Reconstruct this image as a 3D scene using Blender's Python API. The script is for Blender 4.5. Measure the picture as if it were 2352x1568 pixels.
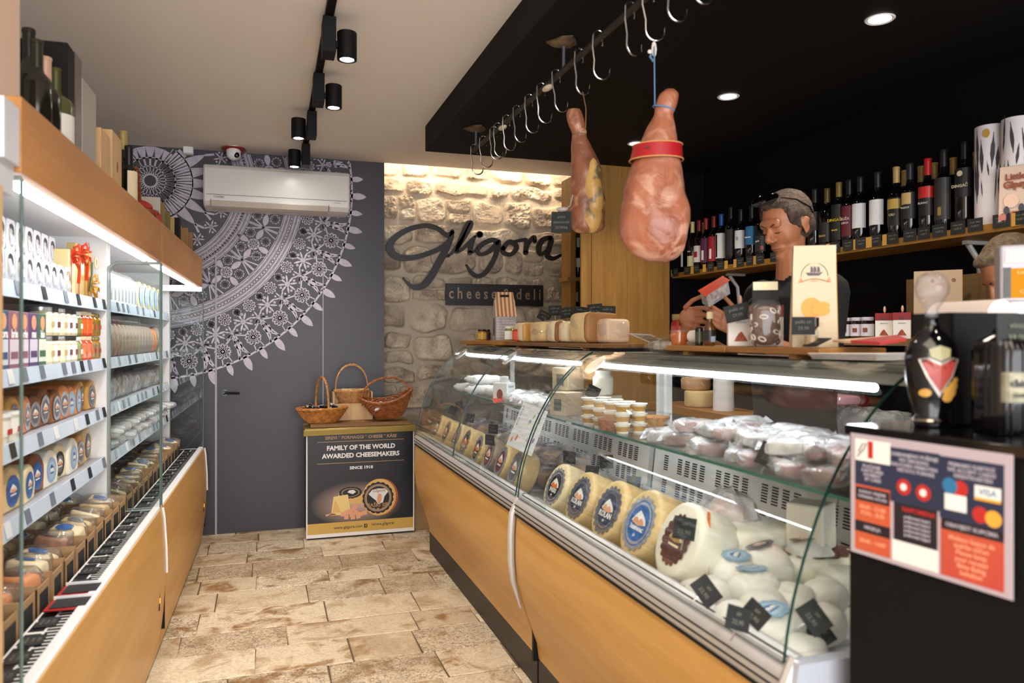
import bpy, bmesh, math, random
import numpy as np
from mathutils import Vector, Matrix, noise as MN
PI = math.pi
random.seed(7)
SC = bpy.context.scene
COL = SC.collection
for _o in list(bpy.data.objects): bpy.data.objects.remove(_o)

# ---------------------------------------------------------------- camera
F_PX, U0, V0, HCAM = 1750.0, 1176.0, 775.0, 1.38
PSI = math.atan(571.0 / F_PX)
cam = bpy.data.objects.new('camera', bpy.data.cameras.new('camera'))
COL.objects.link(cam); SC.camera = cam
cam.location = (0, 0, HCAM)
cam.rotation_euler = (PI / 2, 0, -PSI)
cam.data.sensor_width = 36.0
cam.data.lens = F_PX / 2352 * 36
cam.data.shift_y = -(784 - V0) / 2352.0
cam.data.clip_start = 0.02
cam.data.dof.use_dof = True
cam.data.dof.focus_distance = 4.6
cam.data.dof.aperture_fstop = 3.2

# ---------------------------------------------------------------- world (daylight of the street behind the camera) and exposure
W = bpy.data.worlds.new('street_daylight'); SC.world = W
W.use_nodes = True
_bg = W.node_tree.nodes['Background']
_bg.inputs[0].default_value = (0.93, 0.96, 1.0, 1)
_bg.inputs[1].default_value = 1.75
SC.view_settings.view_transform = 'Standard'
SC.view_settings.look = 'None'
SC.view_settings.exposure = 0.8
SC.view_settings.gamma = 1.0
SC.view_settings.use_curve_mapping = False
def lamp(name, kind, loc, energy, color=(1, 1, 1), **kw):
    d = bpy.data.lights.new(name, kind); d.energy = energy; d.color = color
    rot = kw.pop('rot', None)
    for k, v in kw.items(): setattr(d, k, v)
    o = bpy.data.objects.new(name, d); COL.objects.link(o); o.location = loc
    if rot: o.rotation_euler = rot
    return o
# daylight through the shop front behind the camera
lamp('shop_front_daylight', 'AREA', (0.5, -1.9, 1.5), 66, (0.97, 0.98, 1.0), shape='RECTANGLE', size=3.4, size_y=2.2, rot=(PI / 2, 0, 0))
# soft overhead fill, added in place of unseen ceiling lights behind the camera
lamp('overhead_fill_behind', 'AREA', (0.35, -0.4, 2.6), 18, (1.0, 0.86, 0.70), shape='RECTANGLE', size=1.0, size_y=1.6)

# ---------------------------------------------------------------- pixel <-> room
def ray(u, v):
    a = (u - U0) / F_PX; b = (V0 - v) / F_PX
    return Vector((math.sin(PSI) + a * math.cos(PSI), math.cos(PSI) - a * math.sin(PSI), b))
def P(u, v, x=None, y=None, z=None):
    d = ray(u, v)
    t = x / d.x if x is not None else (y / d.y if y is not None else (z - HCAM) / d.z)
    return Vector((0, 0, HCAM)) + d * t
FRX, FRY, FRK = -0.373, 5.68, 0.022          # the fridge row: far end of its front line, slightly turned
FROT = -math.atan(FRK)
def fr(o, l, z):                              # local (outward, along, height) -> room
    c, s = math.cos(FROT), math.sin(FROT)
    return Vector((FRX + c * o - s * l, FRY + s * o + c * l, z))
def fr_l(u, o):                               # where the ray column u meets the vertical plane local x = o
    d = ray(u, V0); c, s = math.cos(FROT), math.sin(FROT)
    lx = c * (0 - FRX) + s * (0 - FRY); ly = -s * (0 - FRX) + c * (0 - FRY)
    dx = c * d.x + s * d.y; dy = -s * d.x + c * d.y
    t = (o - lx) / dx
    return ly + dy * t, t
def fr_z(v, t): return HCAM + t * (V0 - v) / F_PX

# ---------------------------------------------------------------- materials
def lin(h):
    h = h.lstrip('#'); r = [int(h[i:i + 2], 16) / 255 for i in (0, 2, 4)]
    return tuple((c / 12.92 if c <= 0.04045 else ((c + 0.055) / 1.055) ** 2.4) for c in r) + (1,)
MATS = {}
def pm(name, col, rough=0.5, metal=0.0, var=0.0, vscale=6.0, bump=0.0, bscale=40.0, spec=0.5, alpha=1.0, emit=0.0, trans=0.0, col2=None, stretch=None, sss=0.0, coat=0.0):
    if name in MATS: return MATS[name]
    m = bpy.data.materials.new(name); m.use_nodes = True; nt = m.node_tree; N = nt.nodes; L = nt.links
    b = N['Principled BSDF']; c = lin(col)
    b.inputs['Base Color'].default_value = c
    b.inputs['Roughness'].default_value = rough; b.inputs['Metallic'].default_value = metal
    b.inputs['Specular IOR Level'].default_value = spec
    b.inputs['Alpha'].default_value = alpha
    b.inputs['Coat Weight'].default_value = coat
    if trans: b.inputs['Transmission Weight'].default_value = trans
    if sss:
        b.inputs['Subsurface Weight'].default_value = sss; b.inputs['Subsurface Radius'].default_value = (0.02, 0.01, 0.006)
    if emit:
        b.inputs['Emission Color'].default_value = c; b.inputs['Emission Strength'].default_value = emit
    tc = N.new('ShaderNodeTexCoord'); mp = N.new('ShaderNodeMapping')
    L.new(tc.outputs['Object'], mp.inputs[0])
    if stretch: mp.inputs['Scale'].default_value = stretch
    if var or col2:
        n = N.new('ShaderNodeTexNoise'); n.inputs['Scale'].default_value = vscale; n.inputs['Detail'].default_value = 5
        L.new(mp.outputs[0], n.inputs['Vector'])
        r = N.new('ShaderNodeValToRGB'); L.new(n.outputs['Fac'], r.inputs[0])
        r.color_ramp.elements[0].position = 0.35; r.color_ramp.elements[1].position = 0.68
        if col2: a, d = c, lin(col2)
        else:
            a = tuple(max(0, x * (1 - var)) for x in c[:3]) + (1,); d = tuple(min(1, x * (1 + var)) for x in c[:3]) + (1,)
        r.color_ramp.elements[0].color = a; r.color_ramp.elements[1].color = d
        L.new(r.outputs[0], b.inputs['Base Color'])
    if bump:
        n2 = N.new('ShaderNodeTexNoise'); n2.inputs['Scale'].default_value = bscale; n2.inputs['Detail'].default_value = 4
        L.new(mp.outputs[0], n2.inputs['Vector'])
        bp = N.new('ShaderNodeBump'); bp.inputs['Strength'].default_value = bump; bp.inputs['Distance'].default_value = 0.01
        L.new(n2.outputs['Fac'], bp.inputs['Height']); L.new(bp.outputs[0], b.inputs['Normal'])
    MATS[name] = m; return m
def glass(name, tint=(0.95, 0.98, 0.97), ior=1.45, rough=0.0, white=0.0, whitecol=(0.9, 0.92, 0.95), bump=0.0, bscale=30):
    if name in MATS: return MATS[name]
    m = bpy.data.materials.new(name); m.use_nodes = True; nt = m.node_tree; N = nt.nodes; L = nt.links
    for n in list(N): N.remove(n)
    out = N.new('ShaderNodeOutputMaterial'); t = N.new('ShaderNodeBsdfTransparent'); g = N.new('ShaderNodeBsdfGlossy'); mx = N.new('ShaderNodeMixShader'); fr_ = N.new('ShaderNodeLayerWeight'); fr_.inputs['Blend'].default_value = .5; pw = N.new('ShaderNodeMath'); pw.operation = 'POWER'; pw.inputs[1].default_value = 4.2; mlt = N.new('ShaderNodeMath'); mlt.operation = 'MULTIPLY_ADD'; mlt.inputs[1].default_value = .8; mlt.inputs[2].default_value = .035
    t.inputs[0].default_value = (*tint, 1); g.inputs['Roughness'].default_value = rough; L.new(fr_.outputs['Facing'], pw.inputs[0]); L.new(pw.outputs[0], mlt.inputs[0])
    L.new(mlt.outputs[0], mx.inputs[0]); L.new(g.outputs[0], mx.inputs[2])
    if white:
        d = N.new('ShaderNodeBsdfDiffuse'); d.inputs[0].default_value = (*whitecol, 1); m2 = N.new('ShaderNodeMixShader')
        n = N.new('ShaderNodeTexNoise'); n.inputs['Scale'].default_value = bscale * 0.5; n.inputs['Detail'].default_value = 3
        tc = N.new('ShaderNodeTexCoord'); L.new(tc.outputs['Object'], n.inputs['Vector'])
        ma = N.new('ShaderNodeMath'); ma.operation = 'MULTIPLY'; ma.inputs[1].default_value = white * 2; L.new(n.outputs['Fac'], ma.inputs[0])
        ma.use_clamp = True
        L.new(ma.outputs[0], m2.inputs[0]); L.new(t.outputs[0], m2.inputs[1]); L.new(d.outputs[0], m2.inputs[2]); L.new(m2.outputs[0], mx.inputs[1])
    else: L.new(t.outputs[0], mx.inputs[1])
    if bump:
        tc = N.new('ShaderNodeTexCoord'); n = N.new('ShaderNodeTexNoise'); n.inputs['Scale'].default_value = bscale; n.inputs['Detail'].default_value = 3
        L.new(tc.outputs['Object'], n.inputs['Vector']); bp = N.new('ShaderNodeBump'); bp.inputs['Strength'].default_value = bump; bp.inputs['Distance'].default_value = 0.01
        L.new(n.outputs['Fac'], bp.inputs['Height']); L.new(bp.outputs[0], g.inputs['Normal']); L.new(bp.outputs[0], fr_.inputs['Normal'])
    L.new(mx.outputs[0], out.inputs[0]); MATS[name] = m; return m
def emis(name, col, s):
    if name in MATS: return MATS[name]
    m = bpy.data.materials.new(name); m.use_nodes = True; N = m.node_tree.nodes
    for n in list(N): N.remove(n)
    o = N.new('ShaderNodeOutputMaterial'); e = N.new('ShaderNodeEmission'); e.inputs[0].default_value = (*col, 1); e.inputs[1].default_value = s
    m.node_tree.links.new(e.outputs[0], o.inputs[0]); MATS[name] = m; return m
def woodmat(name, c1, c2, axis='Y', rough=0.4, scale=1.0, grain=14, spec=0.4):
    if name in MATS: return MATS[name]
    m = bpy.data.materials.new(name); m.use_nodes = True; nt = m.node_tree; N = nt.nodes; L = nt.links; b = N['Principled BSDF']
    b.inputs['Roughness'].default_value = rough; b.inputs['Specular IOR Level'].default_value = spec
    tc = N.new('ShaderNodeTexCoord'); mp = N.new('ShaderNodeMapping'); L.new(tc.outputs['Object'], mp.inputs[0])
    sc_ = {'X': (0.6, 9, 9), 'Y': (9, 0.6, 9), 'Z': (9, 9, 0.6)}[axis]
    mp.inputs['Scale'].default_value = tuple(s * scale for s in sc_)
    n = N.new('ShaderNodeTexNoise'); n.inputs['Scale'].default_value = 1.6; n.inputs['Detail'].default_value = 6; n.inputs['Distortion'].default_value = 0.8
    L.new(mp.outputs[0], n.inputs['Vector'])
    n2 = N.new('ShaderNodeTexNoise'); n2.inputs['Scale'].default_value = grain; n2.inputs['Detail'].default_value = 3; L.new(mp.outputs[0], n2.inputs['Vector'])
    ad = N.new('ShaderNodeMath'); ad.operation = 'MULTIPLY_ADD'; ad.inputs[1].default_value = 0.35; L.new(n2.outputs['Fac'], ad.inputs[0]); L.new(n.outputs['Fac'], ad.inputs[2])
    r = N.new('ShaderNodeValToRGB'); L.new(ad.outputs[0], r.inputs[0])
    r.color_ramp.elements[0].position = 0.45; r.color_ramp.elements[1].position = 0.9
    r.color_ramp.elements[0].color = lin(c1); r.color_ramp.elements[1].color = lin(c2)
    L.new(r.outputs[0], b.inputs['Base Color']); MATS[name] = m; return m

# ---------------------------------------------------------------- mesh builder
class MB:
    def __init__(s): s.v = []; s.f = []; s.m = []; s.cur = 0; s.col = None; s.cols = []
    def mat(s, i): s.cur = i; return s
    def add(s, vs, fs):
        o = len(s.v); s.v += [tuple(p) for p in vs]
        for f in fs: s.f.append(tuple(o + i for i in f)); s.m.append(s.cur); s.cols.append(s.col)
        return s
    def box(s, x0, x1, y0, y1, z0, z1):
        if x0 > x1: x0, x1 = x1, x0
        if y0 > y1: y0, y1 = y1, y0
        if z0 > z1: z0, z1 = z1, z0
        vs = [(x, y, z) for x in (x0, x1) for y in (y0, y1) for z in (z0, z1)]
        return s.add(vs, [(0, 1, 3, 2), (4, 6, 7, 5), (0, 4, 5, 1), (2, 3, 7, 6), (0, 2, 6, 4), (1, 5, 7, 3)])
    def obox(s, c, sx, sy, sz, M):                 # box centred at c turned by matrix M
        vs = [Vector(c) + M @ Vector((x * sx / 2, y * sy / 2, z * sz / 2)) for x in (-1, 1) for y in (-1, 1) for z in (-1, 1)]
        return s.add(vs, [(0, 1, 3, 2), (4, 6, 7, 5), (0, 4, 5, 1), (2, 3, 7, 6), (0, 2, 6, 4), (1, 5, 7, 3)])
    def lathe(s, prof, n=24, c=(0, 0, 0), M=None, wob=None, sy=1.0, cap=True):
        vs = []; fs = []; M = M or Matrix.Identity(3); c = Vector(c); k = len(prof)
        for i in range(n):
            a = 2 * PI * i / n
            for j, (r, z) in enumerate(prof):
                rr = r * (wob(a, z) if wob else 1)
                vs.append(c + M @ Vector((rr * math.cos(a), rr * math.sin(a) * sy, z)))
        for i in range(n):
            i2 = (i + 1) % n
            for j in range(k - 1): fs.append((i * k + j, i2 * k + j, i2 * k + j + 1, i * k + j + 1))
        if cap and prof[0][0] > 1e-5: fs.append(tuple(i * k for i in range(n))[::-1])
        if cap and prof[-1][0] > 1e-5: fs.append(tuple(i * k + k - 1 for i in range(n)))
        return s.add(vs, fs)
    def cyl(s, p0, p1, r0, r1=None, n=12):
        return s.tube([p0, p1], [r0, r0 if r1 is None else r1], n)
    def tube(s, pts, r, n=8, closed=False, flat=None):
        pts = [Vector(p) for p in pts]; k = len(pts)
        if not hasattr(r, '__len__'): r = [r] * k
        vs = []; fs = []; up = None
        for i, p in enumerate(pts):
            if closed: t = pts[(i + 1) % k] - pts[i - 1]
            else: t = (pts[min(i + 1, k - 1)] - pts[max(i - 1, 0)])
            t = t.normalized() if t.length > 1e-9 else Vector((0, 0, 1))
            if up is None:
                up = Vector((0, 0, 1)) if abs(t.z) < 0.9 else Vector((1, 0, 0))
            sd = t.cross(up)
            if sd.length < 1e-6: sd = t.cross(Vector((0.3, 1, 0.2)))
            sd.normalize(); up = sd.cross(t).normalized()
            for j in range(n):
                a = 2 * PI * j / n
                q = sd * math.cos(a) * r[i] + up * math.sin(a) * r[i] * (flat or 1)
                vs.append(p + q)
        for i in range(k if closed else k - 1):
            i2 = (i + 1) % k
            for j in range(n):
                j2 = (j + 1) % n; fs.append((i * n + j, i * n + j2, i2 * n + j2, i2 * n + j))
        if not closed: fs.append(tuple(range(n))[::-1]); fs.append(tuple((k - 1) * n + j for j in range(n)))
        return s.add(vs, fs)
    def ell(s, c, rx, ry, rz, M=None, n=12, e=1.0, nz=None):
        M = M or Matrix.Identity(3); c = Vector(c); vs = []; fs = []; m = nz or max(4, n // 2)
        sg = lambda x, p: math.copysign(abs(x) ** p, x)
        for j in range(1, m):
            ph = PI * j / m
            for i in range(n):
                a = 2 * PI * i / n
                vs.append(c + M @ Vector((rx * sg(math.sin(ph), e) * sg(math.cos(a), e), ry * sg(math.sin(ph), e) * sg(math.sin(a), e), rz * sg(math.cos(ph), e))))
        top = len(vs); vs.append(c + M @ Vector((0, 0, rz))); vs.append(c + M @ Vector((0, 0, -rz)))
        for j in range(m - 2):
            for i in range(n):
                i2 = (i + 1) % n; fs.append((j * n + i, (j + 1) * n + i, (j + 1) * n + i2, j * n + i2))
        for i in range(n):
            i2 = (i + 1) % n; fs.append((top, i, i2)); fs.append((top + 1, (m - 2) * n + i2, (m - 2) * n + i))
        return s.add(vs, fs)
    def poly(s, pts, depth):                      # flat polygon given by 3D points, extruded by vector depth
        pts = [Vector(p) for p in pts]; d = Vector(depth); k = len(pts)
        vs = pts + [p + d for p in pts]
        fs = [tuple(range(k))[::-1], tuple(range(k, 2 * k))] + [(i, (i + 1) % k, k + (i + 1) % k, k + i) for i in range(k)]
        return s.add(vs, fs)
    def disc(s, c, r, M=None, n=24, h=0.0006, ry=None, scal=0, amp=0.06):
        M = M or Matrix.Identity(3); pts = []
        nn = n if not scal else scal * 6
        for i in range(nn):
            a = 2 * PI * i / nn; q = 1 + (amp * (abs(math.sin(a * scal / 2)) * 2 - 1) if scal else 0)
            pts.append(Vector(c) + M @ Vector((r * q * math.cos(a), (ry or r) * q * math.sin(a), 0)))
        return s.poly(pts, M @ Vector((0, 0, h)))
    def text(s, body, size, origin, M=None, bold=0.0, extr=0.0004, align='CENTER', sx=1.0, shear=0.0):
        cu = bpy.data.curves.new('t', 'FONT'); cu.body = body; cu.size = size; cu.align_x = align; cu.align_y = 'CENTER'
        cu.offset = bold; cu.extrude = extr; cu.resolution_u = 2; cu.shear = shear
        o = bpy.data.objects.new('t', cu); COL.objects.link(o)
        dg = bpy.context.evaluated_depsgraph_get(); me = bpy.data.meshes.new_from_object(o.evaluated_get(dg))
        M = M or Matrix.Identity(3); og = Vector(origin)
        s.add([og + M @ Vector((v.co.x * sx, v.co.y, v.co.z)) for v in me.vertices], [tuple(p.vertices) for p in me.polygons])
        bpy.data.objects.remove(o); bpy.data.curves.remove(cu); bpy.data.meshes.remove(me)
        return s
    def jitter(s, amp, freq=20, start=0, seed=0.0):
        for i in range(start, len(s.v)):
            p = Vector(s.v[i]); d = MN.noise_vector(p * freq + Vector((seed, seed * 1.7, 3.1)))
            s.v[i] = tuple(p + d * amp)
        return s
    def build(s, name, mats, parent=None, smooth=35, bev=0, mods=None, loc=None):
        me = bpy.data.meshes.new(name); me.from_pydata(s.v, [], s.f)
        if not isinstance(mats, (list, tuple)): mats = [mats]
        for m in mats: me.materials.append(m)
        me.polygons.foreach_set('material_index', s.m)
        if any(c is not None for c in s.cols):
            at = me.color_attributes.new('rnd', 'FLOAT_COLOR', 'CORNER'); d = []
            for f, c in zip(s.f, s.cols): d += list(c or (0, 0, 0, 1)) * len(f)
            at.data.foreach_set('color', d)
        me.update()
        if smooth:
            me.polygons.foreach_set('use_smooth', [True] * len(me.polygons))
            try: me.set_sharp_from_angle(angle=math.radians(smooth))
            except Exception: pass
        o = bpy.data.objects.new(name, me); COL.objects.link(o)
        if bev:
            b = o.modifiers.new('bevel', 'BEVEL'); b.width = bev; b.segments = 2; b.limit_method = 'ANGLE'; b.angle_limit = math.radians(40)
        if parent is not None: o.parent = parent
        if loc is not None: o.location = loc
        return o
def tag(o, label=None, cat=None, group=None, kind=None):
    if label: o['label'] = label
    if cat: o['category'] = cat
    if group: o['group'] = group
    if kind: o['kind'] = kind
    return o
def thing(name, label, cat, loc=(0, 0, 0), rz=0.0, group=None, rot=None):
    o = bpy.data.objects.new(name, None); COL.objects.link(o); o.location = loc; o.empty_display_size = 0.05
    o.rotation_euler = rot if rot is not None else (0, 0, rz)
    return tag(o, label, cat, group)
def struct(o): o['kind'] = 'structure'; return o
def kids(o): return [c for c in KIDS.get(o.name, [])] if False else list(o.children)
def dup(root, loc, rz=None, label=None, group=None, rot=None, scale=None):
    r = root.copy(); COL.objects.link(r); r.location = loc
    if rz is not None: r.rotation_euler = (0, 0, rz)
    if rot is not None: r.rotation_euler = rot
    if scale is not None: r.scale = scale if hasattr(scale, '__len__') else (scale,) * 3
    if label: r['label'] = label
    if group: r['group'] = group
    for ch in list(root.children):
        c = ch.copy(); COL.objects.link(c); c.parent = r
        for g in list(ch.children):
            d = g.copy(); COL.objects.link(d); d.parent = c
    return r
ORD = ['first', 'second', 'third', 'fourth', 'fifth', 'sixth', 'seventh', 'eighth', 'ninth', 'tenth', 'eleventh', 'twelfth', 'thirteenth', 'fourteenth', 'fifteenth', 'sixteenth', 'seventeenth', 'eighteenth', 'nineteenth', 'twentieth', 'twenty-first', 'twenty-second', 'twenty-third', 'twenty-fourth', 'twenty-fifth', 'twenty-sixth']
def RZ(a): return Matrix.Rotation(a, 3, 'Z')
def RX(a): return Matrix.Rotation(a, 3, 'X')
def RY(a): return Matrix.Rotation(a, 3, 'Y')
def frame(nrm, up=(0, 0, 1)):                     # matrix whose z column is nrm, y column as near to up as possible
    n = Vector(nrm).normalized(); u = Vector(up); x = u.cross(n).normalized(); y = n.cross(x)
    return Matrix((x, y, n)).transposed()

# ---------------------------------------------------------------- shared materials
white_plastic = pm('white_plastic', '#e6e6e6', 0.35)
white_metal = pm('white_metal', '#dfe2e6', 0.3)
black_paint = pm('black_paint', '#090909', 0.6, spec=.25)
black_gloss = pm('black_gloss', '#060606', 0.12)
alu = pm('brushed_aluminium', '#bcb9b5', 0.4, 0.3)
steel = pm('polished_steel', '#c9c9c9', 0.18, 1.0)
oak = woodmat('oak_veneer', '#b98945', '#cfa05a', 'Y', 0.36, 0.8)
oakz = woodmat('oak_panel', '#8a642c', '#a67a3c', 'Z', 0.5, 2.6, 24)
fasciaw = woodmat('fascia_wood', '#ab7136', '#bd8447', 'Y', 0.45, 0.7)
boardw = woodmat('board_wood', '#7d5326', '#b07d40', 'Y', 0.5)
palew = woodmat('pale_box_wood', '#c69a63', '#e0bb88', 'Z', 0.5)
shelfw = woodmat('shelf_wood', '#6b4a16', '#93682a', 'Y', 0.5)
cardboard = pm('cardboard', '#a5835c', 0.85, var=0.12, vscale=8)
cardboard_in = pm('cardboard_inside', '#8c6c48', 0.9, var=0.1)
chalk = pm('chalkboard', '#17191a', 0.75, var=0.25, vscale=30)
chalk_write = pm('chalk_marks', '#6d7262', 0.9)
paper_white = pm('white_paper', '#e8e4df', 0.7)
cream = pm('cheese_cream', '#e9d9b0', 0.5, var=0.08, vscale=14, bump=0.15, bscale=50, sss=0.1)
yellow_c = pm('cheese_yellow', '#dcc08a', 0.45, var=0.15, vscale=10, bump=0.15, bscale=60, sss=0.08)
amber_c = pm('cheese_amber', '#cf9a4c', 0.4, var=0.15, vscale=10, bump=0.15, bscale=60)
white_c = pm('cheese_white', '#efeada', 0.5, var=0.04, vscale=8, bump=0.2, bscale=30, sss=0.1)
brown_c = pm('cheese_brown_rind', '#8d5a3a', 0.6, var=0.25, vscale=14, bump=0.3)
orange_c = pm('cheese_orange', '#d98a4e', 0.5, var=0.15)
grey_c = pm('cheese_grey_rind', '#9d8d7c', 0.7, var=0.2, vscale=16, bump=0.3)
ink_navy = pm('ink_navy', '#26304f', 0.3, var=0.2, vscale=40)
ink_blue = pm('ink_blue', '#2c62ab', 0.3, var=0.25, vscale=40)
ink_black = pm('ink_black', '#17161a', 0.35)
ink_grey = pm('ink_grey', '#6a6a72', 0.35, var=0.3, vscale=60)
ink_silver = pm('ink_silver', '#a9abb4', 0.25, 0.4, var=0.2, vscale=60)
ink_brown = pm('ink_brown', '#5a2f25', 0.4, var=0.4, vscale=60)
ink_wine = pm('ink_wine', '#6a2630', 0.35)
ink_gold = pm('ink_gold', '#c9a24a', 0.3, 0.5)
ink_orange = pm('ink_orange', '#e0762c', 0.5)
ink_red = pm('ink_red', '#b52a24', 0.45)
ink_white = pm('ink_white', '#efeee9', 0.5)
ink_green = pm('ink_green', '#5d8b56', 0.5)
ink_peach = pm('ink_peach', '#e0a078', 0.5)
clear_glass = glass('clear_glass', (0.955, 0.975, 0.968))
glass_edge = pm('glass_edge', '#1d3a34', 0.15, spec=0.6)
plastic_wrap = glass('clear_wrap', (0.93, 0.93, 0.94), 1.5, 0.12, white=0.22, bump=1.0, bscale=55)
plastic_white = glass('cloudy_wrap', (0.95, 0.95, 0.96), 1.5, 0.15, white=0.42, bump=1.0, bscale=45)
clear_plastic = glass('clear_plastic', (0.95, 0.95, 0.95), 1.45, 0.05, white=0.05)
led_white = emis('led_tube_light', (0.94, 0.97, 1.0), 26)
# ================================================================ the room
CEIL = 2.69; YB = 5.73; YS = 5.96; XL = -1.32; XR = 2.96; YN = -2.2
wallpaint = pm('dark_wall_vinyl', '#3c3940', 0.42, var=0.10, vscale=2.0, bump=0.05, bscale=200)
ceilpaint = pm('ceiling_paint', '#e6ddd3', 0.9)
blackwall = pm('black_wall', '#050505', 0.8, spec=.15)
sidepaint = pm('side_wall_paint', '#cdbfae', 0.9)
lacew = pm('lace_print', '#c3bccb', 0.6, var=0.10, vscale=30)
# floor of stone slabs
def floor_material():
    m = bpy.data.materials.new('limestone_slabs'); m.use_nodes = True; nt = m.node_tree; N = nt.nodes; L = nt.links; b = N['Principled BSDF']
    at = N.new('ShaderNodeAttribute'); at.attribute_name = 'rnd'; sp = N.new('ShaderNodeSeparateColor'); L.new(at.outputs['Color'], sp.inputs[0])
    tc = N.new('ShaderNodeTexCoord')
    def noise(scale, det=5, dist=0.0, rough=0.6):
        n = N.new('ShaderNodeTexNoise'); n.inputs['Scale'].default_value = scale; n.inputs['Detail'].default_value = det; n.inputs['Distortion'].default_value = dist; n.inputs['Roughness'].default_value = rough
        va = N.new('ShaderNodeVectorMath'); va.operation = 'ADD'; sc = N.new('ShaderNodeVectorMath'); sc.operation = 'SCALE'; sc.inputs[3].default_value = 9.0
        L.new(at.outputs['Color'], sc.inputs[0]); L.new(tc.outputs['Object'], va.inputs[0]); L.new(sc.outputs[0], va.inputs[1]); L.new(va.outputs[0], n.inputs['Vector']); return n
    def ramp(src, p0, p1, c0=(0, 0, 0, 1), c1=(1, 1, 1, 1)):
        r = N.new('ShaderNodeValToRGB'); r.color_ramp.elements[0].position = p0; r.color_ramp.elements[1].position = p1
        r.color_ramp.elements[0].color = c0; r.color_ramp.elements[1].color = c1; L.new(src, r.inputs[0]); return r
    def mix(fac, a, c, typ='MIX'):
        x = N.new('ShaderNodeMix'); x.data_type = 'RGBA'; x.blend_type = typ
        if hasattr(fac, 'links') or hasattr(fac, 'is_linked'): L.new(fac, x.inputs[0])
        else: x.inputs[0].default_value = fac
        for i, q in ((6, a), (7, c)):
            if isinstance(q, tuple): x.inputs[i].default_value = q
            else: L.new(q, x.inputs[i])
        return x.outputs[2]
    def math_(op, a, c):
        x = N.new('ShaderNodeMath'); x.operation = op
        for i, q in ((0, a), (1, c)):
            if isinstance(q, (int, float)): x.inputs[i].default_value = q
            else: L.new(q, x.inputs[i])
        return x.outputs[0]
    base = ramp(sp.outputs[0], 0.0, 1.0, lin('#b8a284'), lin('#ddcdb2'))
    stain = ramp(noise(5.5, 6, 0.7).outputs['Fac'], 0.5, 0.64)
    stf = math_('MULTIPLY', stain.outputs[0], math_('MULTIPLY_ADD', sp.outputs[1], 0.85))
    c1 = mix(stf, base.outputs[0], lin('#8f6a3e'))
    pale = ramp(noise(9, 4, 0.4).outputs['Fac'], 0.48, 0.66)
    c2 = mix(math_('MULTIPLY', pale.outputs[0], 0.55), c1, lin('#dccbab'))
    # worm-like pits on some slabs, fine scratches on others
    pn = noise(62, 2, 1.6, 0.4); pit = ramp(pn.outputs['Fac'], 0.40, 0.50, (1, 1, 1, 1), (0, 0, 0, 1))
    ispit = ramp(sp.outputs[2], 0.50, 0.60)
    pitf = math_('MULTIPLY', pit.outputs[0], ispit.outputs[0])
    c3 = mix(math_('MULTIPLY', pitf, 0.62), c2, lin('#5e4a33'))
    fine = noise(150, 5, 0.5); c4 = mix(0.22, c3, fine.outputs['Color'], 'SOFT_LIGHT')
    scr = noise(24, 8, 3.0, 0.75); sc2 = ramp(scr.outputs['Fac'], 0.50, 0.54); c5 = mix(math_('MULTIPLY', sc2.outputs[0], 0.30), c4, lin('#6d5335'))
    L.new(c5, b.inputs['Base Color']); b.inputs['Roughness'].default_value = 0.42
    h = math_('SUBTRACT', math_('MULTIPLY', fine.outputs['Fac'], 0.25), pitf)
    h2 = math_('MULTIPLY_ADD', scr.outputs['Fac'], 0.5); 
    ad = math_('ADD', h, math_('MULTIPLY', scr.outputs['Fac'], 0.6))
    bp = N.new('ShaderNodeBump'); bp.inputs['Strength'].default_value = 0.5; bp.inputs['Distance'].default_value = 0.004
    L.new(ad, bp.inputs['Height']); L.new(bp.outputs[0], b.inputs['Normal'])
    return m
fl = MB(); rng = random.Random(11)
fl.mat(1).box(XL - .2, XR + .2, YN, 6.1, -0.1, -0.006)
fl.mat(0)
y = YN
while y < 5.95:
    h = rng.choice([0.24, 0.27, 0.3, 0.22]) * (1 if y > 2 else 1); x = XL - rng.random() * 0.4
    while x < XR:
        w = rng.choice([0.3, 0.4, 0.46, 0.52, 0.6]); g = 0.0022; dz = rng.uniform(-.0012, .0006)
        fl.col = (rng.random(), rng.random(), rng.random(), 1)
        j = lambda: rng.uniform(-.004, .004)
        x0, x1, y0, y1 = x + g, x + w - g, y + g, y + h - g
        q = [(x0 + j(), y0 + j()), (x1 + j(), y0 + j()), (x1 + j(), y1 + j()), (x0 + j(), y1 + j())]; b_ = 0.004
        ce = ((x0 + x1) / 2, (y0 + y1) / 2)
        inn = [(px + (b_ if px < ce[0] else -b_), py + (b_ if py < ce[1] else -b_)) for px, py in q]
        vs = [(px, py, -0.02) for px, py in q] + [(px, py, dz - .003) for px, py in q] + [(px, py, dz) for px, py in inn]
        fl.add(vs, [(0, 1, 5, 4), (1, 2, 6, 5), (2, 3, 7, 6), (3, 0, 4, 7), (4, 5, 9, 8), (5, 6, 10, 9), (6, 7, 11, 10), (7, 4, 8, 11), (8, 9, 10, 11)])
        x += w
    y += h
struct(fl.build('floor', [floor_material(), pm('floor_mortar', '#5b4a36', 0.9)]))
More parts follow.
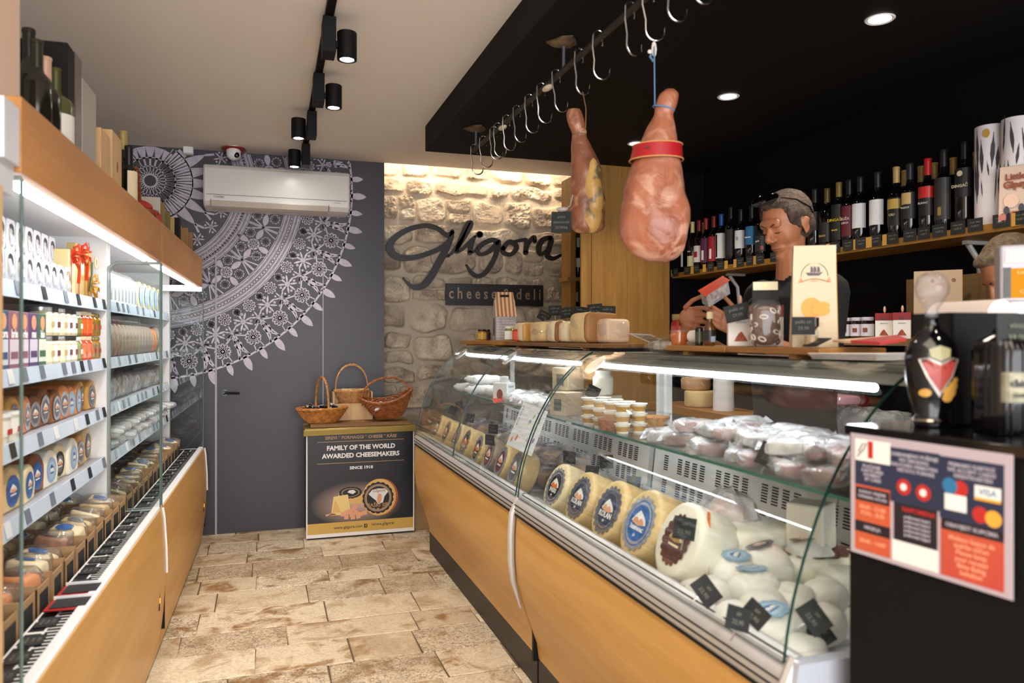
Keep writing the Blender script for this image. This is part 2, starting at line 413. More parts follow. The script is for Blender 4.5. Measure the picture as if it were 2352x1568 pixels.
# ceiling, with the cove gap above the stone wall
c = MB(); c.box(XL - .2, XR + .3, YN, YB, CEIL, CEIL + .1); c.box(XL - .2, .86, YB, 6.1, CEIL, CEIL + .1)
c.box(.86, XR + .3, YB - .02, 6.2, CEIL + .12, CEIL + .2)
struct(c.build('ceiling', ceilpaint))
s = MB(); s.box(.955, XR + .1, YN, 4.66, 2.535, CEIL + .001)
struct(s.build('ceiling_soffit', pm('soffit_black', '#080808', .7, spec=.2)))
struct(MB().box(XL - .1, XL, YN, 6.0, 0, CEIL).build('wall_left', sidepaint))
struct(MB().box(XR, XR + .1, YN, 6.0, 0, CEIL + .1).build('wall_right', blackwall))
wb = MB(); wb.box(XL, 0.862, YB, YB + .38, 0, CEIL + .0)
wback = struct(wb.build('wall_back', wallpaint))
# black return wall between the wood panel and the right wall
struct(MB().box(2.665, XR, 4.70, 4.80, 0, 2.6).build('wall_return', blackwall))
# hidden door in the dark wall
DX0, DX1 = P(497, V0, y=YB).x, P(742, V0, y=YB).x
dg = MB(); gm = 0.003
ln = lambda x: dg.box(x - gm, x + gm, YB - .003, YB + .001, 0, 1.955)
dg.box(DX0 - .009, DX0 + .004, YB - .006, YB + .001, 0, 1.955); ln(DX1); dg.box(DX0, DX1, YB - .002, YB + .001, 1.952, 1.957)
door = MB().box(DX0 + .003, DX1 - .003, YB - .0006, YB + .01, 0.004, 1.952).build('door_1', wallpaint); struct(door)
dg.build('door_gap', pm('door_gap_paint', '#a7a5a8', 0.5), door)
dh = MB(); hp = P(514, 902, y=YB - .03)
dh.cyl((hp.x, YB - .004, hp.z), (hp.x, YB - .014, hp.z), .026, n=24); dh.cyl((hp.x, YB - .01, hp.z), (hp.x, YB - .05, hp.z), .009)
dh.tube([(hp.x - .004, YB - .05, hp.z), (hp.x + .03, YB - .052, hp.z - .001), (hp.x + .105, YB - .05, hp.z - .004)], .0085, 10)
dh.build('door_handle', black_gloss, door)
# lace print on the dark wall: flat vinyl pattern
LC = (-0.737, 2.454); LR = 1.36
lm = MB()
def lclip(p): return XL < p[0] < 1.2 and 0.5 < p[1] < CEIL - .001
def strip(pts, w, closed=False):
    n = len(pts); w = [q * 1.2 for q in w] if hasattr(w, '__len__') else [w * 1.25] * n
    L_, R_ = [], []
    for i, p in enumerate(pts):
        a = pts[(i - 1) % n] if (closed or i) else p; b = pts[(i + 1) % n] if (closed or i < n - 1) else p
        dx, dy = b[0] - a[0], b[1] - a[1]; l = math.hypot(dx, dy) or 1
        nx, ny = -dy / l * w[i] / 2, dx / l * w[i] / 2
        L_.append((p[0] + nx, p[1] + ny)); R_.append((p[0] - nx, p[1] - ny))
    for i in range(n if closed else n - 1):
        j = (i + 1) % n
        if all(lclip(q) for q in (L_[i], L_[j], R_[i], R_[j])):
            lm.add([(L_[i][0], LY, L_[i][1]), (L_[j][0], LY, L_[j][1]), (R_[j][0], LY, R_[j][1]), (R_[i][0], LY, R_[i][1])], [(0, 1, 2, 3)])
LY = YB - .0016
def pol(r, a, c=None): c = c or LC; return (c[0] + r * math.cos(a), c[1] + r * math.sin(a))
def circ(c, r, w, n=20): strip([pol(r, 2 * PI * i / n, c) for i in range(n)], w, True)
def leaf(c, a, r0, r1, w, n=8): strip([pol(r0 + (r1 - r0) * i / n, a, c) for i in range(n + 1)], [max(.002, w * math.sin(PI * min(1, i / n * .94 + .05)) ** .8) for i in range(n + 1)])
def inview(c, r): return c[0] + r > XL and c[0] - r < 1.0 and c[1] - r < CEIL and c[1] > .7
def rosette(c, R, a0=0):
    if not inview(c, R): return
    circ(c, R * .34, .006, 16); circ(c, R * .62, .010, 24)
    for k in range(10):
        a = a0 + k * 2 * PI / 10; strip([pol(R * .34, a, c), pol(R * .62, a, c)], .006)
        circ(pol(R * .80, a + .2, c), R * .11, .0055, 9)
    for k in range(8): strip([pol(0, 0, c), pol(R * .34, a0 + k * PI / 4, c)], .006)
def star(c, R, a0, n=8):
    if not inview(c, R): return
    circ(c, R * .22, .007, 12); circ(c, R * .10, .007, 8)
    for k in range(n):
        a = a0 + k * 2 * PI / n; leaf(c, a, R * .22, R, R * .17); 
        if k % 2: circ(pol(R * .78, a + PI / n, c), R * .09, .005, 8)
def wheel(c, R, a0):
    if not inview(c, R): return
    circ(c, R * .38, .014, 20); circ(c, R * .13, .012, 10)
    for k in range(12):
        a = a0 + k * PI / 6; strip([pol(R * .1, a, c), pol(R * .38, a, c)], .006); circ(pol(R * .57, a + .26, c), R * .12, .0055, 9)
A0, A1 = -1.75, .18
def arc(r, w, a0=A0 - .3, a1=A1 + .3, n=150): strip([pol(r, a0 + (a1 - a0) * i / n) for i in range(n + 1)], w)
def band(r):
    arc(r - .024, .004); arc(r + .024, .004)
    n = int(r * 240)
    for i in range(n):
        a = A0 - .2 + (A1 - A0 + .4) * i / n; p = pol(r, a)
        if lclip(p): circ(p, .0045, .0065, 5)
    arc(r - .013, .007); arc(r + .013, .007)
# heart of the doily
circ(LC, .05, .02, 20); circ(LC, .10, .006, 30)
for k in range(24):
    a = k * PI / 12; strip([pol(.05, a), pol(.10, a)], .005); strip([pol(.10, a), pol(.16, a)], .010)
    leaf(LC, a, .15, .40, .054, 12)
    for q in (.015, -.015): strip([pol(.1, a), pol(.27, a + q * 3.2)], .004)
    strip([pol(.40, a), pol(.46, a + .05)], .012); strip([pol(.40, a), pol(.46, a - .05)], .012)
    star(pol(.49, a + PI / 24), .05, a, 6)
circ(LC, .27, .006, 60); circ(LC, .16, .005, 40)
band(.575); band(.66)
for i in range(60):
    a = A0 + (A1 - A0 + .2) * i / 60; strip([pol(.60, a), pol(.635, a + .014)], .009); strip([pol(.60, a + .028), pol(.635, a + .014)], .009)
for k in range(-6, 3):
    a = k * PI / 9 + .50 - .35; c0 = pol(.785, a)
    circ(c0, .034, .010, 20); circ(c0, .012, .007, 10)
    for j in range(8):
        strip([pol(.012, j * PI / 4, c0), pol(.034, j * PI / 4, c0)], .005)
        aj = a + j * PI / 4
        if j % 2 == 0: leaf(c0, aj + PI / 4 * 0, .042, .125, .034)
        else: rosette(pol(.085, aj, c0), .035, aj)
    for q in (-1, 1):
        strip([pol(.69, a + q * .17), pol(.79, a + q * .17), pol(.905, a + q * .12)], .007)
        strip([pol(.69, a + q * .11), pol(.79, a + q * .17), pol(.905, a + q * .17)], .006)
band(.925); band(.99)
for i in range(84):
    a = A0 + (A1 - A0 + .2) * i / 84; strip([pol(.948, a), pol(.967, a)], .012)
DA = PI / 17.4
for k in range(-10, 3):
    a = k * DA - .02
    rosette(pol(1.062, a), .046, a); star(pol(1.135, a + DA / 2), .068, a + DA / 2)
    rosette(pol(1.055, a + DA / 2), .03, a); star(pol(1.165, a), .052, a, 6)
    wheel(pol(1.262, a + DA * .5), .078, a)
    wc = pol(1.262, a + DA * .5)
    for q in (-1, 1):
        strip([pol(1.20, a + DA * .5 + q * .045), pol(1.17, a + DA * .5 + q * .08)], .007)
        strip([pol(1.25, a + DA * .5 + q * .07), pol(1.31, a + DA * .5 + q * .085), pol(LR, a + DA * .5 + q * .06)], .007)
        strip([pol(.045, a + DA * .5 + q * .5, wc), pol(LR, a + DA * .5 + q * .025)], .006)
        strip([pol(1.19, a + q * .01), pol(1.27, a + q * .012), pol(LR, a + q * .028)], .008)
        strip([pol(1.19, a + q * .01), pol(1.225, a + q * .06)], .008)
    leaf(LC, a, 1.25, 1.30, .03); circ(pol(1.235, a), .014, .008, 8)
    strip([pol(1.01, a), pol(1.03, a)], .006); strip([pol(1.01, a + DA / 2), pol(1.03, a + DA / 2)], .006)
    leaf(LC, a, LR - .015, LR + .105, .042); leaf(LC, a + DA / 2, LR - .015, LR + .085, .034)
arc(LR, .011)
lm.build('lace_print', lacew, wback, smooth=0)
# the wall of rough stones
def stone_wall():
    x0, x1, z0, z1 = .865, 2.56, 0.0, 2.80; st = .0068
    nx, nz = int((x1 - x0) / st), int((z1 - z0) / st)
    X, Z = np.meshgrid(np.linspace(x0, x1, nx), np.linspace(z0, z1, nz))
    r = random.Random(5); stones = []; z = z0
    while z < z1:
        h = r.choice([.13, .19, .23, .26, .16]); x = x0 - r.random() * .2
        while x < x1:
            w = r.uniform(.17, .42) * (1.15 if h < .17 else .85)
            if h > .22 and r.random() < .25:
                stones.append((x + w / 2, z + h * .27, w / 2, h * .23)); stones.append((x + w / 2, z + h * .74, w / 2, h * .24))
            else: stones.append((x + w / 2, z + h / 2 + r.uniform(-.012, .012), w / 2, h / 2 * r.uniform(.86, 1)))
            x += w
        z += h
    nz1 = np.array([[MN.noise(Vector((a * 7, 1.3, b * 7))) for a in X[0]] for b in Z[:, 0]])
    nz2 = np.array([[MN.noise(Vector((a * 7, 9.3, b * 7))) for a in X[0]] for b in Z[:, 0]])
    Xw, Zw = X + nz1 * .034, Z + nz2 * .03
    H = np.zeros_like(X); ID = np.full(X.shape, -1)
    for k, (cx, cz, hw, hh) in enumerate(stones):
        m = .006; dx = np.abs(Xw - cx) / max(.02, hw - m); dz = np.abs(Zw - cz) / max(.02, hh - m)
        d = (dx ** 4.5 + dz ** 4.5) ** (1 / 4.5); q = np.clip((1 - d) / .16, 0, 1); q = q * q * (3 - 2 * q)
        amp = r.uniform(.022, .045); rot_ = r.uniform(-.35, .35); tilt = (Xw - cx) * r.uniform(-.12, .12) + (Zw - cz) * r.uniform(-.2, .1)
        v = q * (amp + tilt)
        up = v > H; H = np.where(up, v, H); ID = np.where(up & (q > .05), k, ID)
    vs = []; cols = {}
    fn = lambda a, b, k: MN.fractal(Vector((a * 11 + k * 3.7, k * 1.9, b * 11)), .8, 2.1, 5)
    rc = [(r.random(), r.random(), r.random()) for _ in stones]
    kk = [r.uniform(.5, 1.7) for _ in stones]
    vcol = []
    for j in range(nz):
        for i in range(nx):
            k = ID[j, i]; a, b = X[j, i], Z[j, i]
            hq = min(1, H[j, i] / .03)
            rough = (fn(a, b, k) * .015 * kk[k] + MN.turbulence(Vector((a * 46, k, b * 46)), 4, True) * .018 * kk[k]) * hq if k >= 0 else MN.noise(Vector((a * 30, 0, b * 30))) * .003
            vs.append((a, YS - H[j, i] - rough, b)); vcol.append((hq if k >= 0 else 0, rc[k][0] if k >= 0 else .5, rc[k][1] if k >= 0 else .5, 1))
    fs = [(j * nx + i, j * nx + i + 1, (j + 1) * nx + i + 1, (j + 1) * nx + i) for j in range(nz - 1) for i in range(nx - 1)]
    me = bpy.data.meshes.new('wall_stone'); me.from_pydata(vs, [], fs)
    at = me.color_attributes.new('rnd', 'FLOAT_COLOR', 'POINT'); at.data.foreach_set('color', [c for q in vcol for c in q])
    me.polygons.foreach_set('use_smooth', [True] * len(fs)); me.update()
    m = bpy.data.materials.new('rubble_stone'); m.use_nodes = True; N = m.node_tree.nodes; L = m.node_tree.links; b = N['Principled BSDF']; b.inputs['Roughness'].default_value = .95
    b.inputs['Specular IOR Level'].default_value = .15
    an = N.new('ShaderNodeAttribute'); an.attribute_name = 'rnd'; sp = N.new('ShaderNodeSeparateColor'); L.new(an.outputs['Color'], sp.inputs[0])
    r1 = N.new('ShaderNodeValToRGB'); L.new(sp.outputs[1], r1.inputs[0]); r1.color_ramp.elements[0].color = lin('#a59a8d'); r1.color_ramp.elements[1].color = lin('#d5cabb')
    no = N.new('ShaderNodeTexNoise'); no.inputs['Scale'].default_value = 9; no.inputs['Detail'].default_value = 8
    tc = N.new('ShaderNodeTexCoord'); L.new(tc.outputs['Object'], no.inputs['Vector'])
    r2 = N.new('ShaderNodeValToRGB'); L.new(no.outputs['Fac'], r2.inputs[0]); r2.color_ramp.elements[0].position = .35; r2.color_ramp.elements[1].position = .65; r2.color_ramp.elements[0].color = (.32, .30, .28, 1); r2.color_ramp.elements[1].color = (.78, .72, .64, 1)
    mx = N.new('ShaderNodeMix'); mx.data_type = 'RGBA'; mx.blend_type = 'OVERLAY'; mx.inputs[0].default_value = .8; L.new(r1.outputs[0], mx.inputs[6]); L.new(r2.outputs[0], mx.inputs[7])
    m2 = N.new('ShaderNodeMix'); m2.data_type = 'RGBA'; L.new(sp.outputs[0], m2.inputs[0]); m2.inputs[6].default_value = lin('#c9bcaa'); L.new(mx.outputs[2], m2.inputs[7])
    L.new(m2.outputs[2], b.inputs['Base Color'])
    bp = N.new('ShaderNodeBump'); bp.inputs['Strength'].default_value = .9; bp.inputs['Distance'].default_value = .010; n3 = N.new('ShaderNodeTexNoise'); n3.inputs['Scale'].default_value = 90; n3.inputs['Detail'].default_value = 6; L.new(tc.outputs['Object'], n3.inputs['Vector']); L.new(n3.outputs['Fac'], bp.inputs['Height']); L.new(bp.outputs[0], b.inputs['Normal'])
    me.materials.append(m)
    o = bpy.data.objects.new('wall_stone', me); COL.objects.link(o); return struct(o)
wstone = stone_wall()
struct(MB().box(2.56, XR, YS - .02, 6.15, 0, CEIL + .12).build('wall_behind', blackwall))
# LED strip hidden in the cove
cl = MB(); cl.box(.9, 2.45, YB + .005, YB + .022, CEIL + .035, CEIL + .06)
tag(cl.build('cove_light', emis('cove_led', (1.0, .82, .60), 24)), 'warm LED strip hidden in the ceiling gap above the stone wall', 'light')
# wood panel and the niche cabinet beside it
XP0, XP1 = P(1335, V0, y=4.66).x, P(1537, V0, y=4.66).x
pn = MB(); xm = P(1358, V0, y=4.66).x
pn.box(XP0 + .0, xm, 4.66, 4.68, 0, 2.534).box(xm + .002, XP1, 4.655, 4.68, 0, 2.534)
struct(pn.build('wall_panel', oakz))
t = thing('bottle_niche', 'brown wooden shelf niche between the stone wall and the tall wood panel', 'shelving')
nx0 = P(1291, V0, y=5.55).x - .004
oakd = woodmat('niche_wood', '#5f421b', '#7d5926', 'Z', .5, 1.6, 20)
MB().box(nx0, nx0 + .04, 5.36, 5.55, 0, 2.60).build('side_panel', oakz, t)
MB().box(nx0 + .045, 2.6, 5.53, 5.55, 0, 2.60).build('back_panel', oakd, t)
for zz in (1.0, 1.42, 1.84, 2.25): MB().box(nx0 - (.03 if zz == 1.84 else 0), 2.6, 5.36 - (.01 if zz == 1.84 else -.01), 5.53, zz - .03, zz).build('shelf', oakz if zz == 1.84 else oakd, t)
# ================================================================ refrigerated wall cabinets on the left (local: +x to the aisle, +y to the back wall)
FL = 1.86; FY = -.20
grille_slots = MB()
def fridge(k, label):
    y1 = FY - FL * k - .012 * k; y0 = y1 - FL
    t = thing('refrigerated_cabinet', label, 'refrigerated cabinet', fr(0, 0, 0), FROT, 'open refrigerated wall cabinets')
    # bulged front panel
    p = [(0.0, .642), (.006, .60), (.014, .47), (.016, .36), (.008, .2), (-.004, .1), (-.012, .035)]
    b = MB(); q = [(x, z) for x, z in p] + [(x - .02, z) for x, z in p[::-1]]
    b.poly([(x, y0 + .004, z) for x, z in q], (0, FL - .008, 0)); b.build('front_panel', oak, t)
    b = MB(); b.box(-.01, .012 if k else .006, y1 - .004, y1 + .006, .12, .34); b.build('joint_slot', black_paint, t)
    b = MB(); b.box(.004, .014, y1 - .16, y1 - .15, .25, .33); b.build('vent_slot', black_paint, t); MB().box(.012, .0155, y1 - .159, y1 - .151, .28, .30).build('indicator_light', emis('indicator', (1, .18, .03), 3), t)
    b = MB(); b.tube([(x + .003, y1 + .005, z) for x, z in p if z > .34], .006, 6); b.build('joint_strip', white_plastic, t)
    b = MB().box(-.03, -.5, y0 + .01, y1 - .01, 0, .05); b.build('kick_plate', black_paint, t)
    b = MB(); b.box(-.034, -.004, y0, y1, .60, .652); b.build('top_rail', white_plastic, t, bev=.004)
    g = MB(); g.mat(0).box(-.125, -.034, y0 + .01, y1 - .01, .60, .634); g.mat(1)
    n = int(FL / .022)
    for i in range(n):
        yy = y0 + .02 + i * .022
        g.box(-.075, -.041, yy, yy + .011, .634, .6352); 
        if i % 4 == 0: g.box(-.118, -.082, yy, yy + .07, .634, .6352)
    g.build('air_grille', [white_plastic, black_paint], t)
    MB().box(-.60, -.125, y0 + .01, y1 - .01, .50, .575).build('well', white_metal, t)
    MB().box(-.64, -.60, y0, y1, .05, 1.86).build('back_panel', pm('fridge_inside', '#c9ccd6', .5), t)
    MB().box(-.64, -.03, y0, y1, 1.84, 1.86).box(-.60, -.24, y0 + .03, y1 - .03, 1.80, 1.81).build('canopy', white_plastic, t)
    # end walls with the rounded glass fronts
    for yy in (y1 - .03, y0):
        MB().box(-.60, -.21, yy, yy + .03, .05, 1.86).build('end_wall', white_plastic, t)
        gl = MB(); r = .05; z0_, z1_ = .64, 1.70; x0_, x1_ = -.21, -.004
        out = [(x0_, z0_)] + [(x1_, z0_)] + [(x1_, z1_)] + [(x0_ + r - r * math.sin(a), z1_ - r + r * math.cos(a)) for a in [i * PI / 12 for i in range(7)]]
        gl.mat(0).poly([(x, yy + .012, z) for x, z in out], (0, .007, 0)); gl.build('end_glass', clear_glass, t, smooth=0)
        ed = MB(); ed.tube([(x, yy + .0155, z) for x, z in [(x1_, z1_)] + out[3:] + [(x0_, z0_), (x1_, z0_)]], .006, 6); ed.build('glass_edge_trim', pm('glass_trim', '#9aa4a3', .25, .4), t)
        e2 = MB(); e2.tube([(x1_, yy + .0155, z0_), (x1_, yy + .0155, z1_)], .0035, 6); e2.build('glass_edge', pm('soft_edge', '#5c706b', .2), t)
    # shelves with price rails
    for zt in SHELF_Z:
        s = MB(); s.box(-.60, -.222, y0 + .031, y1 - .031, zt - .018, zt).build('shelf', pm('shelf_paint', '#a9acb6', .45), t)
        MB().poly([(-.222, y0 + .031, zt + .004), (-.216, y0 + .031, zt + .004), (-.208, y0 + .031, zt - .044), (-.222, y0 + .031, zt - .044)], (0, FL - .062, 0)).build('price_rail', pm('price_rail', '#c4d3e4', .25), s_last(t))
    # fascia and its lamp
    ye = y1 - (.12 if k == 0 else .002); za, zb_ = (1.878, 1.894) if k == 0 else (1.862, 1.878)
    MB().poly([(0, y0 + .002, 1.71), (0, ye, 1.71), (0, ye, zb_), (0, y0 + .002, za)], (-.028, 0, 0)).build('fascia', fasciaw, t, bev=.002)
    if k == 0: MB().box(-.24, -.002, y1 - .13, y1 - .11, 1.68, 1.72).build('fascia_end_cap', white_plastic, t)
    if k == 1: MB().box(-.30, -.002, y0 - .09, y0 - .002, 1.72, 1.835).box(-.30, -.012, y0 - .09, y0 - .002, 1.66, 1.72).build('fascia_end_cap', pm('grey_plastic_cap', '#c5c8ce', .4), t)
    MB().box(-.12, -.03, y0 + .02, y1 - .02, 1.745, 1.84).build('lamp_housing', white_plastic, t)
    tb = MB(); tb.tube([(-.05, y0 + .07, 1.714), (-.05, y1 - (.2 if k == 0 else .12), 1.714)], .017, 10); tb.build('lamp_tube', led_fridge, t)
    return t
def s_last(t): return [c for c in t.children if c.name.startswith('shelf')][-1] if any(c.name.startswith('shelf') for c in t.children) else t
SHELF_Z = (1.535, 1.29, 1.085, .875)
led_fridge = emis('fridge_tube_light', (0.95, 0.97, 1.0), 13)
fridge(0, 'open refrigerated wall cabinet with oak front, the far one next to the lace wall')
fridge(1, 'open refrigerated wall cabinet with oak front, the near one at the left edge')
# beige board outside the near end of the cabinets
b = MB(); b.box(-.66, .004, -4.075, -4.05, 0, 1.66)
o = b.build('end_board', woodmat('end_board_wood', '#c49a6c', '#ddb88c', 'Z', .5)); o.location = fr(0, 0, 0); o.rotation_euler = (0, 0, FROT)
tag(o, 'pale wooden board standing at the very left edge beside the near refrigerated cabinet', 'board')

# ================================================================ curved glass serve-over display cases
GP = [(.931, .765), (.940, .83), (.957, .90), (.984, .98), (1.018, 1.06), (1.06, 1.135), (1.108, 1.20), (1.16, 1.255), (1.215, 1.30), (1.262, 1.325)]
def smoothprof(p, n=3):
    for _ in range(n):
        q = [p[0]]
        for a, b in zip(p, p[1:]): q += [(a[0] * .75 + b[0] * .25, a[1] * .75 + b[1] * .25), (a[0] * .25 + b[0] * .75, a[1] * .25 + b[1] * .75)]
        p = q + [p[-1]]
    return p
GPS = smoothprof(GP, 1)
WP = [(.930, .702), (.924, .62), (.924, .52), (.932, .44), (.954, .36), (.985, .27), (1.012, .19), (1.02, .13)]
def pane(y0, y1, parent):
    m = MB(); th = .007; n = len(GPS); pr = GPS
    inn = []
    for i, (x, z) in enumerate(pr):
        a = pr[max(i - 1, 0)]; c_ = pr[min(i + 1, n - 1)]; dx, dz = c_[0] - a[0], c_[1] - a[1]; l = math.hypot(dx, dz)
        inn.append((x + dz / l * th, z - dx / l * th))
    vs = [(x, y0, z) for x, z in pr] + [(x, y1, z) for x, z in pr] + [(x, y0, z) for x, z in inn] + [(x, y1, z) for x, z in inn]
    o, q = [], []
    for i in range(n - 1):
        o += [(i, n + i, n + i + 1, i + 1), (2 * n + i, 2 * n + i + 1, 3 * n + i + 1, 3 * n + i)]
        q += [(i, i + 1, 2 * n + i + 1, 2 * n + i), (n + i, 3 * n + i, 3 * n + i + 1, n + i + 1)]
    q += [(0, 2 * n, 3 * n, n), (n - 1, 2 * n - 1, 4 * n - 1, 3 * n - 1)]
    m.mat(0).add(vs, o + q); k0 = len(m.f) - len(q)
    for i in range(k0, len(m.f)): m.m[i] = 1
    return m.build('curved_glass', [clear_glass, glass_edge], parent, smooth=60)
def case(name, label, y0, y1, cuts, far_end, near_end):
    t = thing(name, label, 'display case', (0, 0, 0), 0, 'curved glass cheese display cases')
    q = WP + [(x + .02, z) for x, z in WP[::-1]]
    MB().poly([(x, y0 + .004, z) for x, z in q], (0, y1 - y0 - .008, 0)).build('front_panel', oak, t)
    MB().box(1.022, 1.60, y0, y1, 0, .13).build('kick_plate', pm('dark_kick', '#25211f', .5), t)
    MB().box(1.045, 1.60, y0 + .01, y1 - .01, .13, .66).build('base', black_paint, t)
    r = MB(); pr = [(.926, .700), (.921, .712), (.922, .735), (.930, .752), (.944, .768), (.968, .775), (.985, .770), (.985, .70)]
    r.poly([(x, y0, z) for x, z in pr], (0, y1 - y0, 0))
    r.mat(1).box(.9195, .93, y0, y1, .717, .7205).box(.9205, .93, y0, y1, .735, .7375).box(.922, .93, y0, y1, .694, .70)
    r.box(.951, .954, y0, y1, .766, .7725).mat(0)
    r.build('front_rail', [alu, black_paint], t, smooth=30)
    w = MB(); w.box(.985, 1.555, y0 + .01, y1 - .01, .66, .700).build('display_deck', white_metal, t)
    v = MB(); v.mat(0).poly([(1.50, y0 + .012, .70), (1.52, y0 + .012, .70), (1.55, y0 + .012, .965), (1.53, y0 + .012, .965)], (0, y1 - y0 - .024, 0)); v.mat(1)
    yy = y0 + .06
    while yy < y1 - .1:
        for r_ in range(2 if int(yy / .052) % 5 else 0):
            for zc in range(7):
                z = .76 + r_ * .095 + zc * .0088
                if r_ == 2 or True:
                    sx = 1.4985 + (z - .70) * .113
                    v.box(sx, sx + .002, yy, yy + .030, z, z + .0042)
        yy += .052
    v.build('air_duct_panel', [white_plastic, black_paint], t)
    MB().box(1.55, 1.60, y0, y1, .66, .99).build('rear_sill', white_metal, t)
    # rear posts, glass shelf, top
    for yy in ([y0 + .02, y1 - .02] + [c_ for c_ in cuts]):
        MB().box(1.565, 1.59, yy - .012, yy + .012, .99, 1.305).build('post', white_plastic, t)
        MB().tube([(1.565, yy, .97), (1.47, yy, 1.032), (1.30, yy, 1.036)], .007, 6).build('shelf_bracket', white_metal, t)
    s_ = MB(); s_.mat(0).box(1.152, 1.52, y0 + .02, y1 - .02, 1.04, 1.047); s_.mat(1).box(1.150, 1.152, y0 + .02, y1 - .02, 1.0395, 1.0475)
    s_.build('glass_shelf', [clear_glass, pm('shelf_edge', '#2f6f62', .15)], t)
    MB().box(1.262, 1.60, y0, y1, 1.305, 1.323).build('top_panel', pm('case_top', '#6e6c66', .4, .2), t, bev=.003)
    MB().poly([(1.235, y0 + .01, 1.290), (1.262, y0 + .01, 1.305), (1.33, y0 + .01, 1.305), (1.30, y0 + .01, 1.280), (1.235, y0 + .01, 1.282)], (0, y1 - y0 - .02, 0)).build('lamp_housing', pm('housing_grey', '#8c8a84', .4), t)
    l_ = MB(); l_.tube([(1.252, y0 + .11, 1.272), (1.252, y1 - .07, 1.272)], .0085, 8); l_.build('lamp_tube', led_white, t)
    ys = [y0] + cuts + [y1]
    for a, b in zip(ys, ys[1:]): pane(a + .002, b - .002, t)
    for yy in ys[1:] if not near_end else ys[1:]:
        d = MB(); d.cyl((1.20, yy - .13, 1.278), (1.205, yy - .13, 1.272), .048, n=24); d.build('glass_hinge', white_plastic, t)
    ends = ([y1 - .012] if far_end else []) + ([y0 + .006] if near_end else [])
    for yy in ends:
        e = MB(); pts = [(x + .008, z) for x, z in GPS] + [(1.56, 1.30), (1.56, .78), (.94, .775)]
        e.poly([(x, yy, z) for x, z in pts], (0, .006, 0)); e.build('end_glass', clear_glass, t, smooth=0)
    return t
YJ = 2.815
case('display_case', 'long curved glass display case with oak front, the far one under the cheese board', YJ, 4.85, [3.85], True, False)
cb = case('display_case', 'curved glass display case with oak front, the near one beside the black pedestal', 1.207, YJ - .022, [], False, True)
# silver end trims following the profile
for yy, par in ((YJ - .012, cb), (1.198, cb)):
    b = MB(); pr = [(.952, .775)] + [(x - .014, z) for x, z in WP if z > .36] + [(.95, .33)]
    b.tube([(x, yy, z) for x, z in pr], [.014] * (len(pr) - 2) + [.011, .004], 8); b.build('end_trim', alu, par)
b = MB(); pts = [(x - .004, z) for x, z in WP] + [(1.02, 0.02), (1.3, .02), (1.6, .775), (.94, .775)]
b.poly([(x, 1.172, z) for x, z in pts], (0, .03, 0)); b.build('end_panel', pm('grey_end_panel', '#aab0bd', .35), cb)
b = MB(); b.box(1.0, 1.035, YJ - .021, YJ - .003, .12, .25); b.build('joint_gap', black_paint, cb)

# ================================================================ black pedestal with the payment notice
PA = P(1952, V0, y=1.125); PB = P(2330, V0, y=.825)
dirp = Vector((1.038 - 1.005, .833 - 1.114, 0)).normalized(); outp = Vector((dirp.y, -dirp.x, 0))
if outp.x > 0: outp = -outp
A = Vector((1.008, 1.122, 0)); Bp = A + dirp * .52
t = thing('pedestal', 'black square pedestal at the right edge carrying two dark bottles', 'pedestal')
b = MB(); back = -outp * .36
b.poly([A, Bp, Bp + back, A + back], (0, 0, 1.205)); b.build('body', pm('pedestal_black', '#060606', .7, spec=.2), t, bev=.003)
b = MB(); e = .006; b.poly([A + outp * e + Vector((0, 0, 1.205)) - dirp * e, Bp + outp * e + Vector((0, 0, 1.205)), Bp + back + Vector((0, 0, 1.205)), A + back - dirp * e + Vector((0, 0, 1.205))], (0, 0, .018)); b.build('top', black_gloss, t, bev=.002)
# notice
PT = P(1955, 992, x=None, y=1.114)
t = thing('payment_notice', 'laminated payment and opening notice with orange and navy blocks taped to black pedestal', 'notice')
MN_ = frame(outp); og = Vector((1.0065, 1.112, 0)) + outp * .0035
w, h = .287, .212; z1 = 1.2095
def npos(u, v, d=0): return og + dirp * (u * w) + Vector((0, 0, z1 - v * h)) + outp * d
def rect(m, u0, v0, u1, v1, d0, d1=.0004): m.poly([npos(u0, v0, d0), npos(u1, v0, d0), npos(u1, v1, d0), npos(u0, v1, d0)], outp * d1)
m = MB(); rect(m, 0, 0, 1, 1, 0, .0008); m.build('sheet', pm('laminate', '#b3a6af', .35), t)
m = MB(); m.mat(0)
rect(m, .035, .04, .285, .22, .0009); m.mat(1)
rect(m, .285, .07, .60, .50, .0009); rect(m, .60, .08, .955, .54, .0009); rect(m, .035, .22, .285, .42, .0009); m.mat(2)
rect(m, .035, .42, .285, .965, .0009); rect(m, .605, .55, .955, .965, .0009); m.mat(3)
rect(m, .04, .44, .28, .55, .0012); rect(m, .035, .72, .285, .81, .0012); rect(m, .61, .54, .955, .62, .0012); rect(m, .31, .50, .585, .80, .0009); m.mat(0)
rect(m, .30, .80, .59, .965, .0009)
m.mat(4)
def tl(txt, u, v, sz): m.text(txt, sz, npos(u, v, .0016), MN_, .0002, .0002)
tl('PLAĆANJE', .155, .26, .008); tl('KARTICAMA', .16, .295, .008); tl('PAYMENT', .16, .33, .008); tl('BY CARD', .165, .365, .008)
tl('ZABRANJENO PUŠENJE', .44, .12, .0085); tl('NO SMOKING', .44, .16, .0085); tl('RAUCHEN VERBOTEN', .44, .20, .0085); tl('VIETATO FUMARE', .45, .24, .0085)
tl('PRIMAMO KARTICE', .78, .13, .0085); tl('WE ACCEPT CARDS', .78, .17, .0085); tl('KREDITKARTEN', .79, .21, .0085)
tl('RADNO VRIJEME', .16, .475, .0075); tl('OPENING HOURS', .16, .515, .0075); tl('NEDJELJA', .16, .765, .008); tl('OBAVIJEST KUPCIMA', .78, .58, .009)
